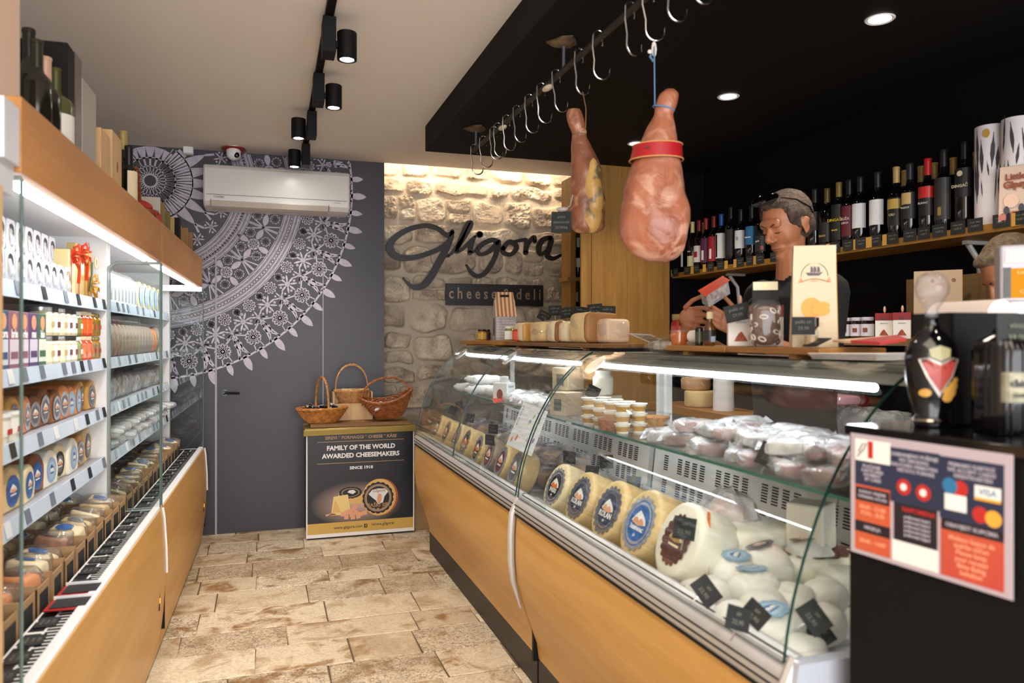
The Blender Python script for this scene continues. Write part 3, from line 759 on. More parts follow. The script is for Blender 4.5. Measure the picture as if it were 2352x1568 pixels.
for i in range(5): tl('poštovani kupci', .46, .60 + i * .035, .0075)
m.mat(6)
for i, q in enumerate(['Molimo kupce da', 'zadrže račun', 'Please keep', 'your receipt', 'Bitte Beleg', 'behalten']): tl(q, .78, .67 + i * .048, .0105)
for i, q in enumerate(['08:00 - 21:00', 'PON - SUB']): tl(q, .16, .60 + i * .05, .010)
tl('08:00 - 14:00', .16, .88, .010)
m.mat(5); tl('NAPOMENA', .47, .545, .011); m.disc(npos(.375, .37, .0012), .0135, MN_, h=.0003); m.disc(npos(.50, .385, .0012), .0135, MN_, h=.0003); rect(m, .13, .05, .165, .19, .0013); m.disc(npos(.72, .30, .0012), .0125, MN_, h=.0003); m.disc(npos(.83, .46, .0012), .0125, MN_, h=.0003)
m.mat(7); m.disc(npos(.90, .47, .0013), .0125, MN_, h=.0003); rect(m, .80, .335, .94, .355, .0016); m.mat(8); m.disc(npos(.66, .29, .0013), .0125, MN_, h=.0003)
m.mat(0); rect(m, .63, .35, .755, .47, .0012); rect(m, .80, .25, .94, .335, .0012); m.disc(npos(.375, .37, .0017), .006, MN_, h=.0003); m.disc(npos(.50, .385, .0017), .006, MN_, h=.0003); m.mat(8); tl('VISA', .87, .295, .014); m.mat(3); m.tube([npos(.06, .15, .0014), npos(.09, .08, .0014), npos(.12, .07, .0014), npos(.10, .12, .0014), npos(.05, .19, .0014)], .001, 4)
m.build('print', [paper_white, pm('notice_navy', '#232b45', .5), pm('notice_orange', '#c25a34', .5, col2='#b34038', vscale=3), pm('notice_black', '#1a1720', .5), pm('notice_text', '#a9a3ad', .6), ink_red, pm('notice_peach', '#e59a7b', .6), pm('card_yellow', '#e8a53c', .5), pm('card_blue', '#2a6f9e', .5)], t, smooth=0)
# ================================================================ ceiling: track with spots, downlights, sensor, camera, air conditioner
TX = .005
def tpos(u, v, z): return P(u, v, z=z)
t0, t1 = P(700, 345, z=CEIL - .02), P(763, 2, z=CEIL - .02)
tdir = (t1 - t0); tdir.z = 0; tdir.normalize()
tr = MB(); a = t0 - tdir * .25; b_ = t1 + tdir * 1.3
sd = Vector((tdir.y, -tdir.x, 0)) * .017
tr.poly([a + sd, b_ + sd, b_ - sd, a - sd], (0, 0, .0185)); tr.poly([a + sd, b_ + sd, b_ + sd * .6, a + sd * .6], (0, 0, -.003)); tr.poly([a - sd, b_ - sd, b_ - sd * .6, a - sd * .6], (0, 0, -.003))
o = tr.build('light_track', black_paint); tag(o, 'long black ceiling track carrying the spotlights over the aisle', 'light track')
spot_w = emis('spot_bulb', (1.0, .93, .82), 60)
spots = [((738, 42), (783, 120), 1, 'nearest one, at the top of the photo'), ((714, 168), (752, 228), 1, 'second from the top of the photo'), ((697, 252), (690, 313), -1, 'third from the top, its lamp on the left side'), ((683, 325), (683, 372), -1, 'farthest one, in front of the air conditioner')]
proto = None
for i, (ub, ul, side, txt) in enumerate(spots):
    bp = P(ub[0] + (20 if side > 0 else 12), ub[1] + 10, z=CEIL - .03)
    q = t0 + tdir * ((bp - t0).dot(tdir)); q.z = CEIL - .02
    t = thing('track_spotlight', 'black cylindrical track spotlight, ' + txt, 'spotlight', q, math.atan2(tdir.y, tdir.x), 'black track spotlights')
    MB().box(-.055, .055, -.026, .026, -.145, -.003).build('gear_box', black_paint, t, bev=.003)
    MB().box(-.065, -.045, -.022, .022, -.012, .004).build('track_clip', pm('grey_clip', '#7d7f7c', .4), t)
    sy = .073 * side * (1 if tdir.y < 0 else -1)
    m = MB(); m.lathe([(.040, -.155), (.040, -.045), (.037, -.042), (0, -.042)], 24, (0, sy, 0), cap=False); m.lathe([(.040, -.155), (.030, -.155), (.026, -.148)], 24, (0, sy, 0), cap=False); m.box(-.012, .012, min(0, sy), max(0, sy), -.11, -.085)
    m.build('lamp_head', black_paint, t, bev=0)
    m = MB().lathe([(0.0, -.156), (.024, -.154), (.027, -.148)], 20, (0, sy, 0)); m.build('bulb', spot_w, t)
    wp = t.matrix_basis @ Vector((0, sy, -.16))
    lamp('spot_beam', 'SPOT', wp, 24, (1.0, .90, .78), spot_size=math.radians(105), spot_blend=.8, shadow_soft_size=.03, rot=(0, 0, 0))
# two unseen spots added further along the track as overhead fill
for q in (.35, 1.25):
    pp = t1 + tdir * q; lamp('spot_beam', 'SPOT', (pp.x, pp.y, CEIL - .18), 26, (1.0, .90, .78), spot_size=math.radians(105), spot_blend=.8, shadow_soft_size=.03)
dm = emis('downlight_glow', (1.0, .93, .85), 7)
for i, (u, v, txt) in enumerate([(2021, 44, 'nearest one, top right'), (1673, 222, 'middle one, above the man'), (1461, 330, 'farthest one, above the large ham')]):
    q = P(u, v, z=2.533)
    t = thing('downlight', 'round white downlight in the black soffit, ' + txt, 'downlight', q, 0, 'recessed downlights')
    MB().lathe([(.038, -.0005), (.048, -.0035), (.052, 0)], 28).build('trim_ring', white_plastic, t); MB().lathe([(0, -.0006), (.042, -.0006), (.042, .001)], 28).build('lens', dm, t)
    lamp('downlight_beam', 'SPOT', (q.x, q.y, 2.52), 30, (1.0, .86, .68), spot_size=math.radians(120), spot_blend=.9, shadow_soft_size=.04)
lamp('downlight_beam', 'SPOT', (2.2, .9, 2.52), 30, (1.0, .86, .68), spot_size=math.radians(120), spot_blend=.9, shadow_soft_size=.04)
lamp('downlight_beam', 'SPOT', (1.5, .2, 2.52), 30, (1.0, .86, .68), spot_size=math.radians(120), spot_blend=.9, shadow_soft_size=.04)
# air conditioner
AL, AR = P(466, V0, y=5.50).x, P(804, V0, y=5.50).x
zt, zb = P(466, 373, y=5.5).z, P(466, 473, y=5.5).z
t = thing('air_conditioner', 'white wall air conditioner with a front flap mounted over the lace print', 'air conditioner', (AL, YB, zb))
w = AR - AL; H = zt - zb
b = MB(); pr = [(0, 0), (-.16, 0), (-.205, .012), (-.225, .04), (-.228, .08), (-.222, H - .03), (-.20, H), (0, H)]
b.poly([(0, y, z) for y, z in pr][::-1], (w, 0, 0)); b.build('casing', pm('ac_white', '#d9d6d2', .3), t, smooth=30, bev=.012)
f = MB(); f.poly([(.05, y, z) for y, z in [(-.10, -.004), (-.17, -.004), (-.212, .008), (-.234, .040), (-.230, .044), (-.16, .01)]], (w - .20, 0, 0)); f.build('flap', pm('ac_flap', '#c9c0b6', .35), t)
g = MB(); g.box(.02, w - .02, -.229, -.2275, .082, .0855).box(.048, .051, -.236, -.22, .006, .05).box(w - .148, w - .144, -.236, -.22, .006, .05); g.build('seam', pm('ac_seam', '#6f6c6a', .5), t)
g = MB(); g.text('TOSHIBA', .017, (.10, -.2292, .068), frame((0, -1, 0)), .0003); g.text('INVERTER', .010, (w - .09, -.2292, .068), frame((0, -1, 0))); g.build('lettering', pm('ac_text', '#77777a', .5), t, smooth=0)
for k in range(1): 
    g = MB()
    for i in range(14): g.box(.05 + i * (w - .1) / 14, .05 + (i + .8) * (w - .1) / 14, -.19, -.03, H - .001, H + .001)
    g.build('top_grille', pm('ac_grille', '#8f8d8a', .5), t)
# motion sensor and dome camera at the wall top
q = P(433, 338, y=5.70); t = thing('motion_sensor', 'small white motion sensor in the corner of ceiling and lace wall', 'sensor', (q.x, 5.715, q.z))
b = MB(); b.poly([(-.034, -.05, -.05), (.034, -.05, -.05), (.034, .0, -.055), (-.034, .0, -.055)], (0, -.012, .10)); b.build('housing', white_plastic, t, bev=.008)
MB().box(-.006, .006, -.068, -.06, -.004, .0).build('lens', black_paint, t)
q = P(537, 330, y=5.60); t = thing('dome_camera', 'white dome security camera with red base hanging from the ceiling', 'camera', (q.x, 5.60, CEIL))
b = MB(); b.lathe([(0, -.002), (.075, -.004), (.08, -.018), (.06, -.028), (.03, -.03)][::-1], 24, (0, 0, 0)); b.build('base_ring', pm('red_ring', '#8d1f22', .35), t)
b = MB(); b.lathe([(.045, 0), (.048, -.03), (.046, -.05)][::-1], 20, (0, -.03, 0)); b.ell((0, -.03, -.05), .048, .048, .045, n=20); b.build('dome', white_plastic, t)
b = MB(); b.ell((.02, -.066, -.062), .020, .012, .020, n=16); b.build('lens', black_gloss, t)

# ================================================================ meat rail, hooks and hams
r0, r1 = Vector((1.108, 4.09, 2.418)), Vector((1.118, .9, 2.425))
iron = pm('dark_iron', '#3a332d', .5, .5, var=.3, vscale=40, bump=.4)
t = thing('meat_rail', 'long dark iron rail hung under the black soffit for meat hooks', 'rail')
b = MB(); b.tube([r0, r0.lerp(r1, .5), r1], .0125, 12); b.build('bar', iron, t)
for yy in (4.04, 2.754, 1.45):
    b = MB(); b.cyl((1.11, yy, 2.42), (1.11, yy, 2.532), .007); b.build('hanger_rod', pm('rod_grey', '#5d646e', .4, .5), t)
    b = MB(); b.lathe([(0, 2.510), (.025, 2.512), (.045, 2.520), (.055, 2.526), (.055, 2.533)], 9, (1.11, yy, 0), wob=lambda a, z: 1 + .22 * math.sin(3 * a) + .08 * math.sin(7 * a)); b.build('ceiling_rosette', pm('rusty_bracket', '#6b5a45', .5, .5, var=.4, vscale=30), t)
for yy in (3.55, 2.93): 
    b = MB(); b.ell((1.11, yy, 2.405), .018, .045, .010, n=12); b.build('clip', pm('bone_plastic', '#d9cfb4', .4), t)
def hook_mesh(m, rb=.031):
    pts = []
    for i in range(9): a = PI * 1.05 * i / 8; pts.append((-.0 + .018 * math.cos(a) , 0, .004 + .018 * math.sin(a)))
    pts = [(.018, 0, -.03)] + [(p[0], 0, p[2]) for p in pts]
    pts += [(-.019, 0, -.04), (-.010, 0, -.085)]
    for i in range(11): a = PI * .98 - PI * 1.06 * i / 10; pts.append((.020 + rb * math.cos(a), 0, -.115 - rb * math.sin(a)))
    pts = pts[:-1] + [(.020 + rb * 1.02, 0, -.105)]
    m.tube(pts, [.0036] * (len(pts) - 2) + [.003, .0012], 8)
hooks = [1085, 1110, 1134, 1143, 1163, 1187, 1215, 1243, 1277, 1330, 1374, 1447, 1489, 1545, 1600]
hm = MB(); hook_mesh(hm); hproto = None; HK = []
rr = random.Random(3)
for i, u in enumerate(hooks):
    y = P(u, V0, x=1.112).y; y = min(y, 4.085)
    if i == 0: o = hproto = hm.build('meat_hook', steel)
    else: o = hproto.copy(); COL.objects.link(o)
    o.location = (1.112, y, 2.431); o.rotation_euler = (rr.uniform(-.04, .04), rr.uniform(-.05, .05), rr.uniform(-.22, .22) + .05); HK.append(o)
    tag(o, 'steel meat hook on the iron rail, %s from the far end' % ORD[i], 'hook', 'meat hooks on the rail')
# hams
def ham(name, label, loc, rz, prof, mats, deform, sy=.72):
    t = thing(name, label, 'ham', loc, rz)
    m = MB(); n = 40; pr = prof
    # resample the profile finely
    pp = []
    for (ra, za, ca), (rb, zb, cb_) in zip(pr, pr[1:]):
        for k in range(6): f = k / 6; f2 = f; pp.append((ra + (rb - ra) * f2, za + (zb - za) * f2, ca + (cb_ - ca) * f2))
    pp.append(pr[-1])
    for _ in range(3): pp = [pp[0]] + [tuple((pp[i - 1][k] + 2 * pp[i][k] + pp[i + 1][k]) / 4 for k in range(3)) for i in range(1, len(pp) - 1)] + [pp[-1]]
    vs = []; fs = []
    for r, z, cx in pp:
        for j in range(n):
            a = 2 * PI * j / n; d = MN.noise(Vector((math.cos(a) * 1.2 + 5, math.sin(a) * 1.2, z * 9))) * .10 + MN.noise(Vector((math.cos(a) * 3, math.sin(a) * 3, z * 24))) * .05
            q = r * (1 + d * deform); vs.append((cx + q * math.cos(a), q * sy * math.sin(a), z))
    k = len(pp)
    for i in range(k - 1):
        for j in range(n): j2 = (j + 1) % n; fs.append((i * n + j, (i + 1) * n + j, (i + 1) * n + j2, i * n + j2))
    fs.append(tuple(range(n))); fs.append(tuple((k - 1) * n + j for j in range(n))[::-1])
    m.add(vs, fs); m.build('meat', mats, t, smooth=80)
    return t
def meatmat(name, c1, c2, c3, s=5, fat=.62):
    m = bpy.data.materials.new(name); m.use_nodes = True; N = m.node_tree.nodes; L = m.node_tree.links; b = N['Principled BSDF']; b.inputs['Roughness'].default_value = .38
    b.inputs['Coat Weight'].default_value = .15
    tc = N.new('ShaderNodeTexCoord')
    def nz(sc, d=5, dist=.6):
        n = N.new('ShaderNodeTexNoise'); n.inputs['Scale'].default_value = sc; n.inputs['Detail'].default_value = d; n.inputs['Distortion'].default_value = dist; L.new(tc.outputs['Object'], n.inputs['Vector']); return n
    r = N.new('ShaderNodeValToRGB'); L.new(nz(s, 5, .8).outputs['Fac'], r.inputs[0]); e = r.color_ramp.elements; e[0].position = .36; e[1].position = .60; e[0].color = lin(c1); e[1].color = lin(c2)
    r2 = N.new('ShaderNodeValToRGB'); L.new(nz(s * 2.4, 6, 1.2).outputs['Fac'], r2.inputs[0]); e = r2.color_ramp.elements; e[0].position = fat - .08; e[1].position = fat + .04
    mx = N.new('ShaderNodeMix'); mx.data_type = 'RGBA'; L.new(r2.outputs[0], mx.inputs[0]); L.new(r.outputs[0], mx.inputs[6]); mx.inputs[7].default_value = lin(c3); L.new(mx.outputs[2], b.inputs['Base Color'])
    bp = N.new('ShaderNodeBump'); bp.inputs['Strength'].default_value = .5; bp.inputs['Distance'].default_value = .01; L.new(nz(18, 5, 1).outputs['Fac'], bp.inputs['Height']); L.new(bp.outputs[0], b.inputs['Normal'])
    return m
bigm = meatmat('ham_meat', '#87452a', '#a9694d', '#c08f78', 4.6, .60)
tip = P(1535, 206, x=1.112 + .005)
hb = P(1503, 100, x=1.112)
TB = 2.275; SCB = TB / 1750
def hz(v): return 1.38 + TB * (775 - v) / 1750
hc = P(1506, 480, x=1.12)
RZH = math.pi / 2 - 0 - math.atan2(hc.x, hc.y)     # turn local x towards screen right
yaw = -math.atan2(hc.x, hc.y)
def hx(u): return (u - 1506) * SCB
prof = [(w_ * SCB / 2, hz(v), hx(c_)) for w_, v, c_ in [(20, 204, 1538), (44, 214, 1536), (50, 240, 1530), (42, 262, 1524), (66, 290, 1518), (82, 322, 1512), (100, 352, 1508), (114, 380, 1506), (136, 420, 1503), (154, 470, 1504), (158, 510, 1504), (150, 545, 1503), (126, 575, 1508), (80, 594, 1512), (30, 601, 1514)]]
H1 = ham('cured_ham', 'large reddish cured ham with a red paper band hanging on a blue string', (hc.x, hc.y, 0), yaw, prof, [bigm], 1.0)
b = MB(); rp = [(114 * SCB / 2, hz(366), hx(1507)), (104 * SCB / 2, hz(332), hx(1510))]; n = 40; vs = []
for e in (.0035,):
    for (r, z, cx) in rp:
        for j in range(n): a = 2 * PI * j / n; vs.append((cx + (r + .005) * math.cos(a), (r + .005) * .80 * math.sin(a), z))
fs = [(j, (j + 1) % n, n + (j + 1) % n, n + j) for j in range(n)]
b.mat(0).add(vs, fs); b.mat(1)
for (r, z, cx) in rp: b.tube([(cx + (r + .006) * math.cos(2 * PI * j / n), (r + .006) * .80 * math.sin(2 * PI * j / n), z) for j in range(n)], .0022, 6, closed=True)
ld = Vector((math.sin(-.35), -math.cos(-.35), 0))
b.build('red_band', [pm('band_red', '#a5181f', .4), pm('band_gold', '#c98f5a', .4)], H1)
b = MB(); M_ = frame((.18, -1, .12)); b.text('GLIGORA', .010, (-.012, -.058, hz(346)), M_, .0004); b.mat(1).poly([(.036, -.046, hz(362)), (.054, -.038, hz(362)), (.050, -.034, hz(338)), (.033, -.043, hz(338))], (0, -.001, 0)); b.build('band_print', [pm('band_print_dark', '#5d0f14', .5), pm('band_sticker', '#d9c79a', .5)], H1, smooth=0)
inv = H1.matrix_basis.inverted()
bs = MB(); p0 = Vector((hx(1504), 0, hz(238))); p1 = inv @ Vector((hb.x + .0, hb.y, hb.z))
H1M = Matrix.Translation((hc.x, hc.y, 0)) @ Matrix.Rotation(yaw, 4, 'Z'); p1 = H1M.inverted() @ Vector((1.112 + .02, HK[12].location.y, 2.431 - .145))
bs.tube([p1, (p1.x * .5 + p0.x * .5, 0, (p1.z + p0.z) / 2), p0], .0022, 6); bs.tube([(hx(1524) + .031 * math.cos(a), .024 * math.sin(a), hz(247) - .008 * math.cos(a)) for a in [2 * PI * i / 16 for i in range(16)]], .0026, 6, closed=True)
bs.tube([p1 + Vector((0, 0, -.03)), p1 + Vector((-.012, 0, -.05)), p1 + Vector((-.002, 0, -.065))], .004, 6); bs.build('blue_string', pm('string_blue', '#5d7fa6', .8), H1)
kn = MB(); kn.ell((p1.x, p1.y - .004, p1.z - .03), .008, .006, .026, n=8); kn.ell((p1.x - .012, p1.y - .004, p1.z - .035), .008, .004, .006, n=8); kn.jitter(.003, 60); kn.build('string_knot', pm('knot_white', '#d5cec6', .8), H1)
# small ham
TS = P(1345, 400, x=1.112); ts = TS.y / (math.cos(PSI) - (1345 - U0) / F_PX * math.sin(PSI)); SCS = ts / 1750
def sz_(v): return 1.38 + ts * (775 - v) / 1750
def sx_(u): return (u - 1345) * SCS
prof = [(w_ * SCS / 2, sz_(v), sx_(c_)) for w_, v, c_ in [(26, 250, 1318), (36, 258, 1319), (38, 285, 1324), (34, 303, 1330), (30, 312, 1330), (44, 330, 1334), (56, 352, 1340), (66, 380, 1346), (70, 420, 1346), (78, 460, 1350), (80, 500, 1350), (74, 525, 1350), (48, 534, 1350)]]
smallm = meatmat('small_ham_meat', '#6d3d2a', '#915a40', '#b08458', 7, .62)
H2 = ham('cured_ham', 'smaller dry cured ham with yellow mouldy side hanging on a brown string', (TS.x, TS.y, 0), -math.atan2(TS.x, TS.y), prof, [smallm], 1.5, .62)
b = MB(); b.ell((sx_(1362), -.010, sz_(445)), .037, .034, .135, M=RY(-.06), n=28, nz=18); b.ell((sx_(1358), -.012, sz_(498)), .044, .034, .058, n=24, nz=14); b.jitter(.006, 12); b.build('fat_layer', meatmat('ham_fat', '#b98d48', '#cfae66', '#6b6152', 6, .60), H2, smooth=80)
b = MB(); q1 = (Matrix.Translation((TS.x, TS.y, 0)) @ Matrix.Rotation(-math.atan2(TS.x, TS.y), 4, 'Z')).inverted() @ Vector((1.112 + .015, HK[9].location.y, 2.431 - .14))
b.tube([q1, (sx_(1346), 0, sz_(250)), (sx_(1345), -.01, sz_(295)), (sx_(1338), -.014, sz_(304))], .002, 6); b.tube([(sx_(1330) + .024 * math.cos(a), .017 * math.sin(a), sz_(308)) for a in [2 * PI * i / 14 for i in range(14)]], .002, 6, closed=True); b.tube([(sx_(1315), -.012, sz_(312)), (sx_(1313), -.02, sz_(380)), (sx_(1311), -.02, sz_(450))], .0015, 5)
b.build('brown_string', pm('string_brown', '#7d6248', .9), H2)
b = MB(); b.poly([(sx_(1266), -.03, sz_(536)), (sx_(1312), -.03, sz_(536)), (sx_(1312), -.03, sz_(488)), (sx_(1268), -.03, sz_(488))], (0, .004, 0)); 
kk = b.build('price_tag', chalk, H2); kk['label'] = 'black chalk price tag hanging beside the ham'
b = MB(); b.tube([(sx_(1290), -.028, sz_(488)), (sx_(1310), -.03, sz_(475)), (sx_(1316), -.025, sz_(450))], .002, 6); b.ell((sx_(1292), -.028, sz_(482)), .022, .006, .008, n=12)
b.build('tag_clip', pm('tag_clip_clear', '#a99f9c', .2), kk)
b = MB(); M_ = frame((0, -1, 0)); 
for i, q in enumerate(['pršut', 'dalmatinski', '22,90/kg']): b.text(q, .013, (sx_(1290), -.0306, sz_(500 + i * 12)), M_)
b.build('handwriting', chalk_write, kk, smooth=0)

# ================================================================ shop sign on the stone wall
YG = YS - .085
def g2(p): 
    q = P(860 + p[0] / 3.136, 360 + p[1] / 3.136, y=YG); return Vector((q.x, YG, q.z))
def cr(pts, n=8):
    out = []; p = [pts[0]] + list(pts) + [pts[-1]]
    for i in range(1, len(p) - 2):
        for k in range(n):
            s_ = k / n; out.append(tuple(.5 * ((2 * p[i][j]) + (-p[i - 1][j] + p[i + 1][j]) * s_ + (2 * p[i - 1][j] - 5 * p[i][j] + 4 * p[i + 1][j] - p[i + 2][j]) * s_ * s_ + (-p[i - 1][j] + 3 * p[i][j] - 3 * p[i + 1][j] + p[i + 2][j]) * s_ ** 3) for j in range(3)))
    out.append(tuple(pts[-1])); return out
sgn = MB(); KY = [0]
def stroke(pts):
    pts = cr(pts); n = len(pts); q = []
    KY[0] += .0004
    for i, (x, y, w_) in enumerate(pts):
        a = pts[max(i - 1, 0)]; c_ = pts[min(i + 1, n - 1)]; dx, dy = c_[0] - a[0], c_[1] - a[1]; l = math.hypot(dx, dy) or 1
        q.append(((x - dy / l * w_ / 2, y + dx / l * w_ / 2), (x + dy / l * w_ / 2, y - dx / l * w_ / 2)))
    vs = []; D = Vector((0, .02, 0)); o_ = Vector((0, KY[0], 0))
    for L_, R_ in q: A_, B_ = g2(L_) + o_, g2(R_) + o_; vs += [A_, B_, A_ + D, B_ + D]
    fs = []
    for i in range(n - 1):
        k = 4 * i; fs += [(k, k + 1, k + 5, k + 4), (k + 2, k + 6, k + 7, k + 3), (k, k + 4, k + 6, k + 2), (k + 1, k + 3, k + 7, k + 5)]
    fs += [(0, 2, 3, 1), (4 * n - 4, 4 * n - 3, 4 * n - 1, 4 * n - 2)]
    sgn.add(vs, fs)
    for x, y, w_ in (pts[0], pts[-1]):
        sgn.poly([g2((x + w_ / 2 * math.cos(a), y + w_ / 2 * math.sin(a))) + o_ for a in [2 * PI * i / 14 for i in range(14)]], D)
stroke([(560, 545, 30), (520, 560, 30), (450, 512, 32), (360, 495, 34), (240, 525, 38), (140, 590, 46), (112, 660, 54), (165, 718, 48), (270, 726, 38), (390, 695, 36), (480, 655, 36), (545, 600, 38), (562, 535, 28)])
stroke([(562, 535, 24), (540, 620, 38), (500, 700, 48), (455, 780, 50), (410, 860, 52), (360, 920, 50), (310, 940, 40), (260, 925, 26), (207, 872, 10)])
stroke([(532, 715, 18), (580, 670, 28), (640, 590, 34), (690, 500, 38), (695, 470, 26), (668, 490, 32), (630, 580, 36), (600, 660, 30), (598, 685, 24), (640, 660, 24), (700, 600, 26), (728, 572, 18)])
stroke([(722, 578, 22), (698, 640, 34), (690, 690, 34)]); stroke([(690, 690, 28), (720, 680, 18), (745, 655, 14)])
stroke([(758, 556, 44), (762, 560, 44)])
stroke([(900, 612, 26), (850, 598, 34), (780, 628, 36), (745, 672, 32), (770, 702, 26), (830, 680, 32), (885, 620, 30)])
stroke([(900, 608, 26), (892, 660, 32), (858, 750, 34), (800, 835, 34), (745, 858, 30), (700, 830, 26), (664, 778, 12)])
stroke([(930, 660, 32), (970, 612, 34), (1015, 628, 34), (1025, 660, 34), (985, 702, 30), (935, 690, 32), (930, 655, 30)])
stroke([(1010, 610, 22), (1060, 600, 26), (1098, 605, 30), (1092, 690, 34)]); stroke([(1092, 680, 26), (1115, 620, 28), (1150, 580, 34), (1160, 610, 24)])
stroke([(1270, 580, 30), (1215, 598, 38), (1188, 650, 38), (1200, 700, 28), (1250, 670, 28), (1278, 610, 34), (1268, 585, 32)])
stroke([(1278, 590, 30), (1262, 660, 36), (1250, 710, 34), (1290, 732, 30), (1344, 708, 20)])
o = sgn.build('shop_sign', pm('sign_black', '#1d1b1b', .4), smooth=30); tag(o, 'large black handwritten lettering of the shop name on the stone wall', 'sign')
a_, b2 = g2((515, 910)), g2((1217, 1076)); t = thing('sign_board', 'black board reading cheese & deli under the big lettering', 'sign', (0, 0, 0))
MB().box(a_.x, b2.x, YG, YG + .02, b2.z, a_.z).build('board', pm('sign_board_black', '#1a1818', .35), t, bev=.001)
b = MB(); b.text('c h e e s e  &  d e l i', .125, ((a_.x + b2.x) / 2, YG - .001, (a_.z + b2.z) / 2 + .005), frame((0, -1, 0)), .0015, .002, sx=.0 + 1.02)
xs_ = [v_[0] for v_ in b.v]; sc_ = (b2.x - a_.x) * .94 / (max(xs_) - min(xs_)); mid = (max(xs_) + min(xs_)) / 2
b.v = [((a_.x + b2.x) / 2 + (x - mid) * sc_, y, z) for x, y, z in b.v]
b.build('lettering', pm('sign_bronze', '#9a8470', .3, .5), t, smooth=0)
# ================================================================ goods
TOAX = Matrix(((0, 0, 1), (1, 0, 0), (0, 1, 0)))   # local z -> +x (towards the aisle), local y -> up
def label_mesh(R, M, o, scal=16, text=None, ry=None, rich=True):
    m = MB(); d = M @ Vector((0, 0, 1)); o = Vector(o)
    q = lambda k: o + d * (.0006 * k)
    m.mat(0).disc(q(1), R, M, ry=ry, scal=scal, h=.0005)
    m.mat(1).disc(q(2), R * .70, M, 28, ry=(ry or R) * .70, h=.0005)
    if rich:
        k_ = (ry or R) / R
        if text: m.mat(1).disc(q(1.6), R * .86, M, 40, ry=(ry or R) * .86, h=.0003).mat(0).disc(q(1.8), R * .80, M, 40, ry=(ry or R) * .80, h=.0003)
        m.mat(2).poly([q(3) + M @ Vector((x * R, y * R * k_, 0)) for x, y in [(-.52, .02), (-.30, .30), (-.1, .46), (.12, .36), (.42, .18), (.52, .0), (.1, -.06)]], d * .0004)
        m.mat(3).poly([q(4) + M @ Vector((x * R, y * R * k_, 0)) for x, y in [(-.46, -.02), (-.34, .16), (-.18, .20), (-.02, .08), (.14, .20), (.32, .10), (.42, -.04), (.0, -.10)]], d * .0004)
        if text:
            m.mat(2).text(text, R * min(.34, 1.7 / len(text)), q(4) + M @ Vector((0, -.22 * R, 0)), M, R * .008, .0003)
            m.mat(2).text('sir', R * .2, q(4) + M @ Vector((0, -.46 * R, 0)), M, 0, .0003)
        else:
            m.mat(2).poly([q(3) + M @ Vector((x * R, y * R * k_, 0)) for x, y in [(-.42, -.18), (.42, -.18), (.40, -.27), (-.40, -.27)]], d * .0004)
    return m
LB = dict(blue=[ink_blue, ink_blue, ink_white, ink_peach], navy=[ink_grey, ink_navy, ink_white, ink_peach], grey=[ink_silver, ink_grey, ink_white, ink_peach], dark=[ink_black, ink_grey, ink_white, ink_peach], bright=[ink_silver, ink_blue, ink_white, ink_peach], black=[ink_silver, ink_black, ink_white, ink_orange], brown=[ink_brown, ink_brown, cream, ink_gold], wine=[ink_silver, ink_wine, ink_white, ink_peach], pale=[pm('ink_paleblue', '#8fb0cc', .4), pm('ink_paleblue2', '#a9c2d8', .4), ink_blue, ink_white])
def rimprof(R, H, b=.012): return [(0, 0), (R - b, 0), (R - b * .3, b * .3), (R, b), (R, H - b), (R - b * .3, H - b * .3), (R - b, H), (0, H)]
def wheel_thing(name, label, cat, R, H, mat, lab, group=None, text=None, rich=True, labR=.72, scal=16, half=False, seed=0):
    """a wheel standing on its edge, label facing local +x, resting at z=0; half = D-shaped piece"""
    t = thing(name, label, cat, (0, 0, 0), 0, group)
    m = MB()
    if half:
        pts = [(R * math.cos(a), R * math.sin(a)) for a in [i * PI / 14 for i in range(15)]]
        pts = [(R * .9, -R * .75), *pts, (-R * .9, -R * .75)]
        m.poly([(-H, x, z + R * .75) for x, z in pts], (H, 0, 0)); cz = R * .78; m.jitter(.003, 20, seed=seed)
        m.build('cheese', mat, t, smooth=50, bev=.008)
    else:
        m.lathe(rimprof(R, H), 32, (-H, 0, R), TOAX); m.jitter(.0022, 14, seed=seed); m.build('cheese', mat, t, smooth=50); cz = R
    label_mesh(R * labR, TOAX, (.0012, 0, cz), scal, text, rich=rich).build('paper_label', LB[lab], t, smooth=0)
    return t
def pillow(m, w, d, h, c=(0, 0, 0), M=None, seed=0, amp=.006, n=16):
    s0 = len(m.v); m.ell(c, w / 2, d / 2, h / 2, M=M, n=n, e=.55); m.jitter(amp, 26, s0, seed); return m
def crinkle(m, w, d, h, c=(0, 0, 0), seed=0):
    s0 = len(m.v); m.ell(c, w / 2, d / 2, h / 2, n=16, e=.6, nz=8); m.jitter(h * .16, 38, s0, seed); return m
def wrapped(name, label, cat, w, d, h, mat, group=None, seed=0, wrap=None, lab=None, flag=True):
    """block in crinkled clear wrap lying on z=0, long side local y"""
    t = thing(name, label, cat, (0, 0, 0), 0, group)
    m = MB(); m.ell((0, 0, h * .45), w * .40, d * .40, h * .38, n=14, e=.5, nz=8); m.jitter(.003, 22, seed=seed); m.build('content', mat, t)
    m = crinkle(MB(), w, d, h, (0, 0, h * .5), seed)
    if flag:
        for s_ in (-1, 1):
            s0 = len(m.v); m.poly([(-w * .3, s_ * d * .45, h * .45), (w * .3, s_ * d * .45, h * .5), (w * .42, s_ * d * .62, h * .6), (0, s_ * d * .58, h * .9), (-w * .4, s_ * d * .6, h * .4)], (0, 0, .001)); m.jitter(.004, 30, s0, seed)
    m.build('wrap', wrap or plastic_wrap, t)
    if lab: label_mesh(min(w, d) * .33, Matrix.Identity(3), (0, 0, h * .97), 0, rich=False).build('paper_label', LB[lab], t, smooth=0)
    return t
